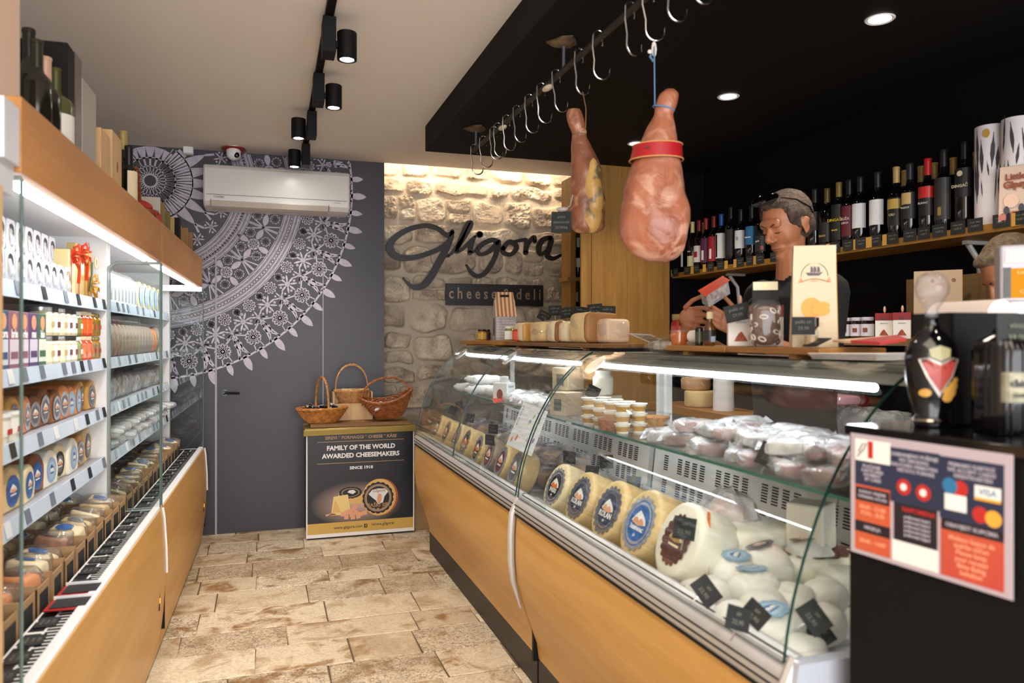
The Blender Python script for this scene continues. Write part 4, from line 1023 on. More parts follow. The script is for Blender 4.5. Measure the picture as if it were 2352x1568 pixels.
def blackcard(name, w, h, label=None, cat='price tag', group=None, lines=('sir', '24,90/kg'), pin=.03, rz=0):
    t = thing(name, label, cat, (0, 0, 0), rz, group)
    MB().box(-.001, .001, -w / 2, w / 2, pin, pin + h).build('card', chalk, t)
    m = MB()
    for i, q in enumerate(lines): m.text(q, h * .28, (.0014, 0, pin + h * (.70 - .36 * i)), TOAX, 0, .0002)
    m.build('handwriting', chalk_write, t, smooth=0)
    if pin: MB().cyl((-.002, 0, 0), (-.002, 0, pin + h * .3), .0016, n=6).build('pin', steel, t)
    return t
def put(t, x, y, z, rz=0, rot=None, label=None, scale=None):
    t.location = (x, y, z); t.rotation_euler = rot or (0, 0, rz)
    if label: t['label'] = label
    if scale: t.scale = (scale,) * 3
    return t
USED = {}
def clone(proto, loc, rz=None, rot=None, label=None, scale=None):
    if proto.name not in USED:
        USED[proto.name] = 1; return put(proto, *loc, rz=rz or 0, rot=rot, label=label, scale=scale)
    return dup(proto, loc, rz, label, None, rot, scale)
R4 = random.Random(21)
SHN = ['top shelf', 'second shelf', 'third shelf', 'bottom shelf']
def near_far(k): return 'the near' if k else 'the far'
Lmin = -3.88; Ldiv = -2.072; Lfar = -.26

# ---- near cabinet, bottom shelf: cheeses with labels
z = SHELF_Z[3]
specs = [('cream', cream, 'dark'), ('amber', yellow_c, 'blue'), ('brown', brown_c, 'dark'), ('tan', yellow_c, 'pale'), ('white', white_c, 'grey')]
PR = {}
for key, mat, lab in [('a', yellow_c, 'dark'), ('b', cream, 'blue'), ('c', yellow_c, 'blue'), ('d', white_c, 'pale'), ('e', amber_c, 'grey'), ('f', brown_c, 'blue'), ('g', cream, 'dark')]:
    PR[key] = wheel_thing('cheese_piece', 'x', 'cheese', .072, .15, mat, lab, 'labelled cheeses on the bottom shelf of the near cabinet', half=True, seed=ord(key), scal=0, labR=.62)
NM = {'a': 'yellow cheese with black oval label', 'b': 'cream cheese with blue oval label', 'c': 'golden cheese with blue oval label', 'd': 'white cheese with pale blue label', 'e': 'amber cheese with grey label', 'f': 'brown rind cheese with blue label', 'g': 'cream cheese with black label'}
seq = 'aedgdfbcafcdbaga'
l = Ldiv - .11
for i, k in enumerate(seq):
    if l < Lmin: break
    big = 1.12 if i == 0 else R4.uniform(.92, 1.05)
    clone(PR[k], fr(-.255 + R4.uniform(-.012, .01), l, z), rz=FROT + R4.uniform(-.08, .08), label='%s, near cabinet bottom shelf, %s from the divider' % (NM[k], ORD[i]), scale=big)
    l -= .122 * big + .012
# back row leaning behind
for i in range(9):
    k = 'bcfa'[i % 4]; clone(PR[k], fr(-.44, Ldiv - .22 - i * .18, z + .0), rz=FROT, label='%s, bottom shelf back row, %s from the divider' % (NM[k], ORD[i]), scale=1.08)
# ---- third shelf: brown and orange halves, tubs at the near end
z = SHELF_Z[2]
PS = {}
for key, mat, lab in [('a', amber_c, 'navy'), ('b', orange_c, 'pale'), ('c', brown_c, 'grey'), ('d', orange_c, 'grey')]:
    PS[key] = wheel_thing('cheese_piece', 'x', 'cheese', .066, .14, mat, lab, 'labelled cheeses on the third shelf of the near cabinet', half=True, seed=ord(key) + 9, scal=0, labR=.66)
NS = {'a': 'amber cheese with navy label', 'b': 'orange cheese with pale blue label', 'c': 'brown cheese with grey label', 'd': 'orange cheese with grey label'}
l = Ldiv - .09
for i, k in enumerate('aabbdcccda'):
    clone(PS[k], fr(-.26 + R4.uniform(-.01, .01), l, z), rz=FROT + R4.uniform(-.1, .1), label='%s, near cabinet third shelf, %s from the divider' % (NS[k], ORD[i]), scale=R4.uniform(.92, 1.08)); l -= .103
bx = MB().box(-.05, .05, -.045, .045, 0, .10); pb = thing('brown_package', 'x', 'package', group='brown packages at the back of the third shelf'); bx.jitter(.003); bx.build('package', pm('dark_brown_pack', '#4a2f20', .5, var=.2), pb, bev=.006)
for i in range(5): clone(pb, fr(-.43, Ldiv - .30 - i * .11, z), rz=FROT, label='dark brown package, third shelf back row, %s from the divider' % ORD[i])
tb = thing('cheese_pot', 'x', 'pot', group='white pots with red label on the third shelf')
MB().lathe([(.030, 0), (.036, .075), (.037, .078)], 20).build('pot', pm('pot_white', '#dcd8cd', .4), tb); MB().lathe([(.039, .078), (.039, .086), (0, .087)], 20).build('lid', white_plastic, tb)
m = MB(); m.mat(0).lathe([(.0345, .025), (.0375, .068)], 20, cap=False).mat(1); m.box(.030, .0385, -.012, .012, .03, .045); m.build('paper_label', [paper_white, ink_red], tb)
for i in range(4):
    clone(tb, fr(-.25, l - i * .085, z), rz=FROT, label='white pot with red label, third shelf, %s from the orange cheeses' % ORD[i])
l -= .40
bt = thing('feta_tub', 'x', 'tub', group='large pale tubs at the left edge'); MB().box(-.05, .05, -.055, .055, 0, .085).build('tub', pm('tub_cream', '#d9d4bd', .4), bt, bev=.01); MB().box(-.054, .054, -.059, .059, .085, .096).build('lid', white_plastic, bt, bev=.003)
for i in range(4):
    for j in range(2): clone(bt, fr(-.26, l - i * .13, z + j * .0965), rz=FROT, label='pale square tub at the left edge, %s layer, %s from the red-labelled pots' % (['lower', 'upper'][j], ORD[i]))
# ---- second shelf: jars in two layers, boxed goods
z = SHELF_Z[1]
def jar_thing(name, label, cat, r, h, content, lidm, labm, group, lab2=None, sq=False):
    t = thing(name, label, cat, group=group)
    n = 20
    MB().lathe([(0, .001), (r * .92, .001), (r, .006), (r, h * .74), (r * .82, h * .83), (r * .82, h * .86)], n).build('content', content, t)
    MB().lathe([(r * .88, h * .84), (r * .9, h * .86), (r * .9, h * .985), (r * .84, h), (0, h)], n).build('lid', lidm, t)
    m = MB(); m.mat(0).lathe([(r * 1.015, h * .12), (r * 1.015, h * .68)], n, cap=False)
    m.mat(1).box(r * .98, r * 1.04, -r * .35, r * .35, h * .3, h * .5); m.build('paper_label', [labm, lab2 or ink_wine], t); return t
j1 = jar_thing('honey_jar', 'x', 'jar', .033, .092, pm('oil_gold', '#b07a14', .1, coat=.6), pm('lid_gold', '#b79a5a', .3, .7), pm('lab_clear1', '#8c6a28', .2), 'jars on the second shelf of the near cabinet', ink_red)
j2 = jar_thing('pepper_jar', 'x', 'jar', .036, .095, pm('pepper_red', '#d8481a', .12, coat=.6), pm('lid_beige', '#d9cda8', .4), pm('lab_orange', '#e0642a', .15), 'jars on the second shelf of the near cabinet', ink_orange)
j3 = jar_thing('olive_jar', 'x', 'jar', .034, .092, pm('olive_green', '#7d7a3a', .15, coat=.6), pm('lid_white', '#e2e2e0', .4), pm('lab_olive', '#8a8746', .2), 'jars on the second shelf of the near cabinet', ink_white)
j4 = jar_thing('spread_jar', 'x', 'jar', .036, .095, pm('spread_cream', '#d9cfae', .3, coat=.5), pm('lid_dark', '#2c2a2a', .4), paper_white, 'jars on the second shelf of the near cabinet', ink_wine)
j5 = jar_thing('spread_jar', 'x', 'jar', .038, .095, pm('spread_cream2', '#e4dcb6', .3, coat=.5), pm('lid_silver', '#b9b9b9', .3, .7), pm('lab_ivory', '#ece3c6', .5), 'jars on the second shelf of the near cabinet', pm('lab_tan', '#c7ae7c', .5))
JN = {id(j1): 'golden oil jar', id(j2): 'jar of orange peppers', id(j3): 'jar of green olives', id(j4): 'white labelled spread jar', id(j5): 'ivory labelled spread jar'}
l = Ldiv - .08
for i, j in enumerate([j1, j1, j2, j2, j3, j4, j4, j5, j4, j5]):
    for e in range(2): clone(j, fr(-.255, l, z + e * .0955), rz=FROT, label='%s, second shelf %s layer, %s from the divider' % (JN[id(j)], ['lower', 'upper'][e], ORD[i]))
    if i % 3 == 0: dup(j, fr(-.345, l - .02, z), FROT, label='%s, second shelf row behind, %s from the divider' % (JN[id(j)], ORD[i]))
    l -= .078
pk = []
for nm, c1, c2, txt in [('green', '#3f6a4e', '#e4e8df', 'bio'), ('violet', '#5b3f72', '#d9d2e4', 'mu'), ('red', '#8d5a70', '#ddd3de', 'brie'), ('blue', '#2f5579', '#d6dfe8', 'dora')]:
    t = thing('cheese_box', 'x', 'box', group='printed cheese boxes on the second shelf'); MB().box(-.04, 0, -.04, .04, 0, .165).build('carton', pm('carton_' + nm, c1, .4), t, bev=.002)
    m = MB(); m.mat(0).box(0, .0008, -.036, .036, .015, .085); m.mat(1).disc((.0006, 0, .135), .022, TOAX); m.mat(2).text(txt, .034, (.0012, 0, .10), TOAX, .001); m.mat(3).box(.0008, .0014, -.03, .03, .03, .05)
    m.build('print', [pm('print_' + nm, c2, .4), ink_peach, ink_white, pm('stripe_' + nm, c1, .4)], t, smooth=0); pk.append((nm, t))
for i, k in enumerate([0, 1, 2, 2, 3, 3, 3, 3, 3]):
    nm, t = pk[k]
    clone(t, fr(-.225, l - .01, z + (.0 if 0 else 0)), rz=FROT, label='%s printed cheese box on the second shelf, %s from the jars' % (nm, ORD[i])); l -= .088
# ---- top shelf: two tiers of packed cheese portions in grey racks, gift boxes with bows
z = SHELF_Z[0]
rk = thing('portion_pack', 'x', 'package', group='cheese portion packs in two tiers on the top shelf')
m = MB(); ang = .0
def rr_pts(w, h, r, c=(0, 0), n=5):
    out = []
    for cx, cy, a0 in ((w / 2 - r, h / 2 - r, 0), (-w / 2 + r, h / 2 - r, PI / 2), (-w / 2 + r, -h / 2 + r, PI), (w / 2 - r, -h / 2 + r, 1.5 * PI)):
        for i in range(n + 1): a = a0 + i * PI / 2 / n; out.append((c[0] + cx + r * math.cos(a), c[1] + cy + r * math.sin(a)))
    return out
O = rr_pts(.082, .096, .014); I = rr_pts(.052, .070, .024)
vs = [(0, x, zc + .048) for x, zc in O] + [(.002, x, zc + .048) for x, zc in I] + [(-.028, x, zc + .048) for x, zc in O]; k = len(O)
m.add(vs, [(i, (i + 1) % k, k + (i + 1) % k, k + i) for i in range(k)] + [(i, 2 * k + i, 2 * k + (i + 1) % k, (i + 1) % k) for i in range(k)]); m.build('pack_frame', pm('pack_frame', '#b3b3b8', .45, var=.1), rk)
MB().box(-.032, -.010, -.033, .033, .01, .086).build('cheese', pm('portion_cheese', '#d2b382', .5, var=.3, vscale=25), rk, bev=.01)
m = crinkle(MB(), .02, .045, .06, (-.006, .012, .04), 3); m.build('wrap', plastic_white, rk)
l = Ldiv - .47
i = 0
while l > Lmin + .0:
    for e in range(2): clone(rk, fr(-.25 - e * .05, l, z + .004 + e * .108), rz=FROT, label='grey windowed cheese portion pack, %s tier, %s from the gift boxes' % (['lower', 'upper'][e], ORD[i]))
    l -= .088; i += 1
goldm = pm('gold_card', '#cbb06c', .35, .3)
for i, (lc, w, h, mat, d) in enumerate([(-.17, .10, .20, pm('wood_gift', '#c08f45', .5), .05), (-.32, .13, .205, goldm, .03), (-.44, .09, .17, pm('gift_cream', '#dcc88f', .4), .05)]):
    t = thing('gift_box', ['wooden gift box with golden flower bow on the top shelf beside the divider', 'flat golden gift box with red bow on the top shelf', 'cream gift box with red ribbon on the top shelf next to the portion packs'][i], 'gift box', fr(-.25, Ldiv + lc + .03, z), FROT, 'gift boxes on the top shelf')
    MB().box(-d, 0, -w / 2, w / 2, 0, h).build('box', mat, t, bev=.002)
    bm = [pm('bow_gold', '#d39a2c', .4), pm('bow_red', '#c8381c', .4), pm('bow_red', '#c8381c', .4)][i]; m = MB(); zc = [.06, .17, .15][i]
    for a in range(7):
        an = a * 2 * PI / 7 + .3; s0 = len(m.v)
        m.tube([(.004, 0, zc), (.03, .02 * math.cos(an), zc + .02 * math.sin(an)), (.026, .05 * math.cos(an), zc + .045 * math.sin(an)), (.010, .03 * math.cos(an + .4), zc + .03 * math.sin(an + .4)), (.004, 0, zc)], .006, 5, flat=.25)
    m.tube([(.004, 0, zc), (.018, .03, zc - .05), (.01, .05, zc - .10)], .007, 5, flat=.2); m.build('bow', bm, t)
    m = MB(); m.tube([(.003, -w * .2, .0), (.003, -w * .2, h)], .004, 5, flat=.3); m.build('ribbon', bm, t)
    if i == 0:
        m = MB(); 
        for a in range(8): m.ell((.02, .02 + .022 * math.cos(a * .8), .15 + .02 * math.sin(a * .8)), .004, .006, .014, M=RX(a * .8), n=8)
        m.build('flower', pm('dried_flower', '#d9c79b', .7), t); MB().tube([(.012, -.01, .15), (.016, -.03, .10), (.01, -.045, .03)], .004, 5).build('stem', pm('leaf_green', '#3f5a3c', .6), t)
# ---- price clips on the rails
clipm = [chalk, pm('clip_white', '#dfe1e3', .4), pm('clip_grey', '#6b7280', .5)]
cp = []
for i in range(3):
    t = thing('price_clip', ['small black price clip', 'small white price card', 'small grey price card'][i], 'price tag'); b = MB(); b.poly([(0, -.022, .004), (0, .022, .004), (.008, .022, -.036), (.008, -.022, -.036)], (.0015, 0, 0)); b.build('card', clipm[i], t); cp.append(t)
for k in range(2):
    for si, zz in enumerate(SHELF_Z):
        l = (Ldiv if k else Lfar) - .06; lim = Lmin if k else Ldiv + .12; n = 0; cnt = [0, 0, 0]
        while l > lim:
            c_ = R4.choice([0, 1, 2, 2]) if not (k == 1 and si == 0) else R4.choice([0, 2])
            nm = ['small black price card', 'small white price card', 'small grey price card'][c_]
            o = clone(cp[c_], fr(-.2155, l, zz), rz=FROT, label='%s on the %s rail, %s cabinet, %s from far end' % (nm, SHN[si], near_far(k), ORD[n]))
            o['group'] = 'price cards on the cabinet rails'; l -= R4.choice([.12, .17, .25]); n += 1
# ---- deck: cardboard trays of wrapped cheese with chalk labels
def tray():
    t = thing('cardboard_tray', 'x', 'cardboard tray', group='open cardboard trays of wrapped cheese'); W_, D_, H_ = .120, .36, .112; m = MB(); th = .004
    m.box(-D_, 0, -W_ / 2, -W_ / 2 + th, 0, H_).box(-D_, 0, W_ / 2 - th, W_ / 2, 0, H_ * 1.05).box(-th, 0, -W_ / 2, W_ / 2, 0, H_ * .9).box(-D_, -D_ + th, -W_ / 2, W_ / 2, 0, H_).box(-D_, 0, -W_ / 2, W_ / 2, 0, th); m.build('tray', cardboard, t)
    m = MB().box(0, .002, -.036, .036, .012, .082); m.build('chalk_label', chalk, t); return t
tr_ = tray()
cw = {}
for nm, mat, lab, txt in [('a', cream, 'blue', 'cream wedge with blue label'), ('b', orange_c, 'brown', 'orange wedge with brown label'), ('c', yellow_c, 'grey', 'golden wedge with grey label'), ('d', brown_c, 'dark', 'brown round with black label')]:
    t = thing('wrapped_cheese', 'x', 'cheese', group='wrapped wedges in the cardboard trays'); m = MB(); m.poly([(-.06, -.042, 0), (.055, -.042, 0), (.055, -.042, .055), (-.05, -.042, .085)], (0, .084, 0)); m.jitter(.004, 20); m.build('cheese', mat, t, bev=.012)
    M_ = frame((.27, 0, 1), (0, 1, 0)); label_mesh(.030, M_, (0, 0, .0735), 8, rich=False).build('paper_label', LB[lab], t, smooth=0)
    crinkle(MB(), .150, .098, .085, (0, 0, .048), 4).build('wrap', clear_plastic, t); cw[nm] = (t, txt)
for k in range(2):
    l = (Ldiv if k else Lfar) - .075; n = 0; lim = (Lmin if k else Ldiv) + .03
    while l > lim:
        clone(tr_, fr(-.14, l, .592), rz=FROT + R4.uniform(-.03, .03), label='cardboard tray with black label in %s cabinet, %s from its far end' % (near_far(k), ORD[n]))
        for q in range(2):
            nm = R4.choice('abaacd' if k else 'aacd'); tt, tx = cw[nm]
            clone(tt, fr(-.215 - q * .16 + R4.uniform(-.02, .02), l + R4.uniform(-.004, .004), .592 + R4.uniform(.050, .072)), rot=(R4.uniform(-.25, .25), R4.uniform(-.25, .1), FROT + R4.uniform(-.3, .3)), label='%s, %s of the %s tray from %s cabinet end' % (tx, ['front', 'back'][q], ORD[n], near_far(k)), scale=.9)
        l -= .138; n += 1
# chalk price slates lying on the grille, two in red frames
sl = thing('chalk_slate', 'x', 'price tag', group='chalk price slates on the air grille'); MB().box(-.05, 0, -.034, .034, 0, .003).build('slate', chalk, sl)
m = MB(); 
for i in range(3): m.text(['ovčji sir', 'Kolan', '12,90'][i], .012, (-.038 + i * .014, 0, .0034), RZ(PI / 2), 0, .0002)
m.build('handwriting', chalk_write, sl, smooth=0)
for k in range(2):
    l = (Ldiv if k else Lfar) - .09; n = 0; lim = (Lmin if k else Ldiv) + .06
    while l > lim:
        if not (k == 1 and n in (9, 10)):
            clone(sl, fr(-.062, l, .636), rz=FROT + R4.uniform(-.08, .08), label='chalk price slate on the grille of %s cabinet, %s from far end' % (near_far(k), ORD[n]))
        else:
            t = thing('red_price_holder', 'red framed chalk slate on the near cabinet grille, %s' % ['the farther of two', 'the nearer of two'][n - 9], 'price tag', fr(-.04, l, .637), FROT, 'red framed slates')
            MB().box(-.075, .035, -.048, .048, .008, .013).build('frame', pm('red_plastic', '#a01f22', .3), t, bev=.003); MB().box(-.062, .026, -.038, .038, .0135, .0155).build('slate', chalk, t); MB().box(-.07, .03, .040, .044, .013, .022).build('clip', white_plastic, t)
        l -= R4.choice([.105, .125]); n += 1
# ---- far cabinet goods
gk = wheel_thing('cheese_round', 'x', 'cheese', .078, .07, cream, 'pale', 'cheeses on the top shelf of the far cabinet', rich=False)
wbx = thing('white_carton', 'x', 'carton', group='white cartons with arched window on the far cabinet top shelf')
m = MB(); m.box(-.06, 0, -.036, .036, 0, .14); m.poly([(-.06, 0, .14), (0, 0, .14), (-.03, 0, .17)], (0, .001, 0)); m.build('carton', white_plastic, wbx, bev=.002)
m = MB(); m.poly([(0, x, zc) for x, zc in [(-.016, .02), (.016, .02), (.018, .07), (.012, .11), (0, .125), (-.012, .11), (-.018, .07)]], (.001, 0, 0)); m.build('window', pm('window_grey', '#8f949a', .3), wbx)
l = Lfar - .10; z = SHELF_Z[0]
for i in range(5): clone(gk, fr(-.25, l, z), rz=FROT, label='pale blue labelled cheese, far cabinet top shelf, %s from far end' % ORD[i]); l -= .168
for i in range(8): clone(wbx, fr(-.25, l, z), rz=FROT, label='white carton with arched window, %s from the pale blue labelled cheeses' % ORD[i]); l -= .085
gw = wheel_thing('cheese_round', 'x', 'cheese', .078, .04, grey_c, 'grey', 'grey wrapped cheeses on the second shelf of the far cabinet', rich=False)
ow = wheel_thing('cheese_round', 'x', 'cheese', .072, .05, orange_c, 'wine', 'grey wrapped cheeses on the second shelf of the far cabinet', rich=False)
yb = thing('cheese_block', 'x', 'cheese', group='cheese blocks at the far end of the second shelf'); MB().box(-.09, 0, -.05, .05, 0, .10).build('cheese', yellow_c, yb, bev=.008)
l = Lfar - .08; z = SHELF_Z[1]
for i in range(2): clone(yb, fr(-.24, l, z), rz=FROT, label='pale yellow cheese block, far cabinet second shelf, %s from far end' % ORD[i]); l -= .115
for i in range(16):
    pz = ow if i in (1, 2) else gw
    clone(pz, fr(-.24, l, z), rz=FROT + .5, rot=None, label='%s, far cabinet second shelf, %s from the blocks' % ('orange cheese round' if pz is ow else 'grey wrapped cheese round', ORD[i])); l -= .092
gp = wrapped('wrapped_package', 'x', 'package', .16, .09, .12, pm('pack_grey', '#8f8e8a', .5, var=.3, vscale=20), 'wrapped packages on the third shelf of the far cabinet', 5)
bp_ = wrapped('wrapped_package', 'x', 'package', .16, .09, .12, pm('pack_tan', '#a58f72', .5, var=.3, vscale=20), 'wrapped packages on the third shelf of the far cabinet', 8)
t = thing('snack_tub', 'clear tub of orange snacks at the far end of the far cabinet', 'tub', fr(-.24, Lfar - .07, SHELF_Z[2]), FROT); MB().box(-.08, 0, -.045, .045, .0, .12).build('content', pm('snack_orange', '#b4682c', .6, var=.5, vscale=60), t, bev=.01); MB().box(-.085, .003, -.048, .048, .12, .13).build('lid', white_plastic, t); MB().box(.001, .003, -.046, -.015, .01, .118).build('paper_label', paper_white, t)
l = Lfar - .18; z = SHELF_Z[2]
for i in range(13): pz = bp_ if i % 3 == 1 else gp; clone(pz, fr(-.30, l, z), rot=(R4.uniform(-.05, .05), -.15, FROT), label='%s clear wrapped package, far cabinet third shelf, %s from snack tub' % ('tan' if pz is bp_ else 'grey', ORD[i]), scale=R4.uniform(.85, 1.05)); l -= .118
vp = wrapped('vacuum_pack', 'x', 'package', .22, .13, .05, pm('pack_meat', '#8d5f5a', .5, var=.4, vscale=18), 'vacuum packs on the bottom shelf of the far cabinet', 11, plastic_white)
wp_ = wrapped('vacuum_pack', 'x', 'package', .22, .13, .05, pm('pack_pale', '#cfc7bd', .5, var=.2), 'vacuum packs on the bottom shelf of the far cabinet', 13, plastic_white)
l = Lfar - .12; z = SHELF_Z[3]
for i in range(11):
    for e in range(2):
        pz = vp if (i + e) % 3 == 0 else wp_
        clone(pz, fr(-.31 + (.05 if (i == 0 and e) else R4.uniform(-.01, .02)), l, z + e * .048), rz=FROT + R4.uniform(-.15, .15), label='%s vacuum pack, %s layer, far cabinet bottom shelf, %s from far end' % ('reddish' if pz is vp else 'pale', ['lower', 'upper'][e], ORD[i]))
    l -= .145
# ================================================================ goods inside the display cases
DZ = .702
WN = Vector((-.93, -.30, .30)).normalized()         # the way the standing wheels face
def stand_wheel(name, label, u, R, H, mat, lab, text=None, x=1.035, tilt=.30, yawf=.30, lean=True, labR=.74, scal=18, seed=0, group='label wheels along the front of the display cases'):
    n = Vector((-.96, -yawf + .36, tilt + .08)).normalized(); M = frame(n)
    t = thing(name, label, 'cheese', (0, 0, 0), 0, group)
    m = MB(); m.lathe(rimprof(R, H, .014), 40, M @ Vector((0, 0, -H)), M); m.jitter(.0025, 12, seed=seed)
    zmin = min(p[2] for p in m.v); m.build('cheese', mat, t, smooth=50)
    label_mesh(R * labR, M, M @ Vector((0, 0, .0012)), scal, text).build('paper_label', LB[lab], t, smooth=0)
    y = P(u, V0, x=x).y; t.location = (x, y, DZ - zmin + .001); return t
fr_specs = [(1003, 'black', None, 'yellow'), (1024, 'black', None, 'yellow'), (1047, 'grey', None, 'yellow'), (1068, 'black', 'KOLAN', 'yellow'), (1096, 'black', None, 'yellow'), (1122, 'wine', None, 'brown'), (1150, 'wine', None, 'yellow'), (1182, 'grey', None, 'yellow')]
mats_ = {'yellow': yellow_c, 'brown': grey_c, 'cream': cream, 'white': white_c}
for i, (u, lab, tx, mk) in enumerate(fr_specs):
    stand_wheel('standing_cheese', '%s cheese with %s label, front row of the far case, %s from wall' % (mk, {'black': 'black', 'grey': 'grey', 'wine': 'dark red'}[lab], ORD[i]), u, .088, .085, mats_[mk], lab, tx, seed=i, labR=.82)
for i, (u, lab, tx, mk, H, lb) in enumerate([(1275, 'black', 'PAŠKI', 'cream', .10, 'cream cheese with dark lace label, first from the joint in the near case'), (1330, 'navy', 'KOLAN', 'yellow', .10, 'yellow cheese with navy label, second from the joint'), (1396, 'navy', 'KOLAN', 'yellow', .11, 'yellow cheese with larger navy label, third from the joint'), (1468, 'bright', 'ŠKRIPAVAC', 'yellow', .12, 'cream yellow cheese with bright blue foil label in the near case')]):
    stand_wheel('standing_cheese', lb, u, .094 + .004 * i, H, mats_[mk], lab, tx, seed=i + 20, x=1.035, tilt=.34, yawf=.36)
big = stand_wheel('standing_cheese', 'white cheese with brown label and black tag, nearest standing cheese', 1553, .108, .125, white_c, 'brown', None, x=1.035, tilt=.34, yawf=.30, labR=.62, seed=31)
bp = big.location
# tag helper standing in the room, facing the aisle
TG = []
def slate(u, v, x, s, label, rot=(0, 0, 0), w=None, lines=('sir', '22,90'), name='price_tag', pin=True, z=None):
    p = P(u, v, x=x)
    t = thing(name, label, 'price tag', p, 0, 'black chalk price tags in the display cases'); t.rotation_euler = rot
    w = w or s; M_ = frame((-.55, -.8, .1))
    m = MB(); m.poly([M_ @ Vector((a * w / 2, b * s / 2, 0)) for a, b in ((-1, -1), (1, -1), (1, 1), (-1, 1))], M_ @ Vector((0, 0, .0015))); m.build('card', chalk, t)
    m = MB()
    for i, q in enumerate(lines): m.text(q, s * .27, M_ @ Vector((0, s * (.2 - .36 * i), .0019)), M_, 0, .0002)
    m.build('handwriting', chalk_write, t, smooth=0)
    if pin: MB().tube([M_ @ Vector((0, -s * .4, -.002)), M_ @ Vector((0, -s * .75, -.006)), M_ @ Vector((0, -s * .95, -.012))], .0018, 6).build('pin', steel, t)
    return t
slate(1572, 1213, .99, .055, 'black tag on the white cheese with the brown label', (0, .2, .2))
# rear rows of the deck: wheels, boxes and bagged pieces
def flat_wheel(name, label, u, x, R, H, mat, z=DZ, deco=None, group=None):
    p = P(u, V0, x=x); t = thing(name, label, 'cheese', (x, p.y, z), 0, group); m = MB(); m.lathe(rimprof(R, H, .016), 40); m.jitter(.003, 10, seed=u); m.build('cheese', mat, t, smooth=50)
    if deco: label_mesh(R * .8, Matrix.Identity(3), (0, 0, H + .0025), 14, None).build('paper_label', LB[deco], t, smooth=0)
    return t
flat_wheel('cheese_round', 'flat yellow cheese round with blue and white label lying behind the standing cheeses', 1610, 1.27, .115, .085, yellow_c, deco='blue')
flat_wheel('cheese_round', 'large ivory wrapped cheese round upper of two in the middle of the near case', 1700, 1.24, .125, .10, white_c, z=DZ + .075, deco=None)
flat_wheel('cheese_round', 'dark rimmed cheese round underneath the ivory one', 1700, 1.24, .118, .068, yellow_c)
flat_wheel('cheese_round', 'white cheese round with brown top carrying a cut cheese block', 1860, 1.37, .12, .12, white_c, z=DZ, deco='brown')
p = P(1862, V0, x=1.37); b = MB().box(-.045, .045, -.05, .05, 0, .12); b.jitter(.003, 12); o = b.build('cheese_block', white_c, bev=.006, loc=(1.37, p.y, DZ + .126)); o.rotation_euler = (0, 0, .5); tag(o, 'pale square cheese block standing on the brown topped white cheese', 'cheese')
p = P(1735, V0, x=1.40); t = thing('cheese_block', 'yellow cut cheese block with blue printed top in the near case rear row', 'cheese', (1.40, p.y + .05, DZ), .4); b = MB().box(-.08, .08, -.10, .10, 0, .11); b.jitter(.003, 12); b.build('cheese', yellow_c, t, bev=.01); b = MB(); b.poly([(-.06, -.07, .1115), (.06, -.07, .1115), (.06, .07, .1115), (-.06, .07, .1115)], (0, 0, .001)); b.mat(1); b.tube([(-.05, -.05, .114), (.04, .05, .114)], .006, 4, flat=.1); b.tube([(-.05, .02, .114), (.05, -.03, .114)], .004, 4, flat=.1); b.build('paper_label', [paper_white, ink_blue], t)
crinkle(MB(), .17, .18, .05, (-.02, -.02, .10), 5).build('wrap', plastic_wrap, t)
MATSR = [(amber_c, 'amber'), (brown_c, 'brown'), (grey_c, 'grey'), (cream, 'cream'), (yellow_c, 'yellow')]
wr = []
for i, (mt, nm) in enumerate(MATSR): wr.append((wrapped('wrapped_cheese', 'x', 'cheese', .14, .11, .085, mt, 'wrapped cheese pieces on the deck of the display cases', i * 3, lab=['dark', 'grey', None, 'navy', 'dark'][i]), nm))
R5 = random.Random(4)
def scatter(y0, y1, xs, z, protos, lab, step, sc=(.85, 1.1), rzr=.6):
    for ri, x in enumerate(xs):
        y = y1; n = 0
        while y > y0:
            pr, nm = R5.choice(protos)
            clone(pr, (x + R5.uniform(-.012, .012), y, z), rot=(R5.uniform(-.12, .12), R5.uniform(-.2, .05), R5.uniform(-rzr, rzr)), label=lab % (nm, ORD[n], ['front', 'middle', 'rear', 'back'][ri]), scale=R5.uniform(*sc)); y -= step * R5.uniform(.9, 1.1); n += 1
scatter(2.95, 4.70, (1.24, 1.38), DZ + .004, wr, '%s wrapped cheese on the far case deck, %s from the wall, %s row', .135)
scatter(2.05, 2.66, (1.25, 1.38), DZ + .004, wr, '%s wrapped cheese on the near case deck, %s from the joint, %s row', .13)
scatter(3.0, 4.66, (1.30,), DZ + .085, [wr[0], wr[1], wr[4]], '%s wrapped cheese on top of others, far case, %s from wall, %s pile', .19)
# orange cheese slice and big crumpled bag leaning in the middle
t = wrapped('wrapped_cheese', 'yellow orange cheese piece in clear wrap with black tag behind the navy label', 'cheese', .16, .13, .07, pm('cheese_gold', '#d99a2e', .4), 'single wrapped pieces', 40); put(t, 1.16, P(1395, V0, x=1.16).y, DZ + .05, rot=(.2, -.3, .4))
t = wrapped('crumpled_bag', 'crumpled clear bag with an orange piece leaning above the flat yellow round', 'bag', .15, .16, .16, pm('cheese_redor', '#cf7a3a', .4), None, 44, plastic_white); put(t, 1.22, P(1640, V0, x=1.22).y, DZ + .10, rot=(.5, .2, .4)); t.scale = (.8, .8, 1)
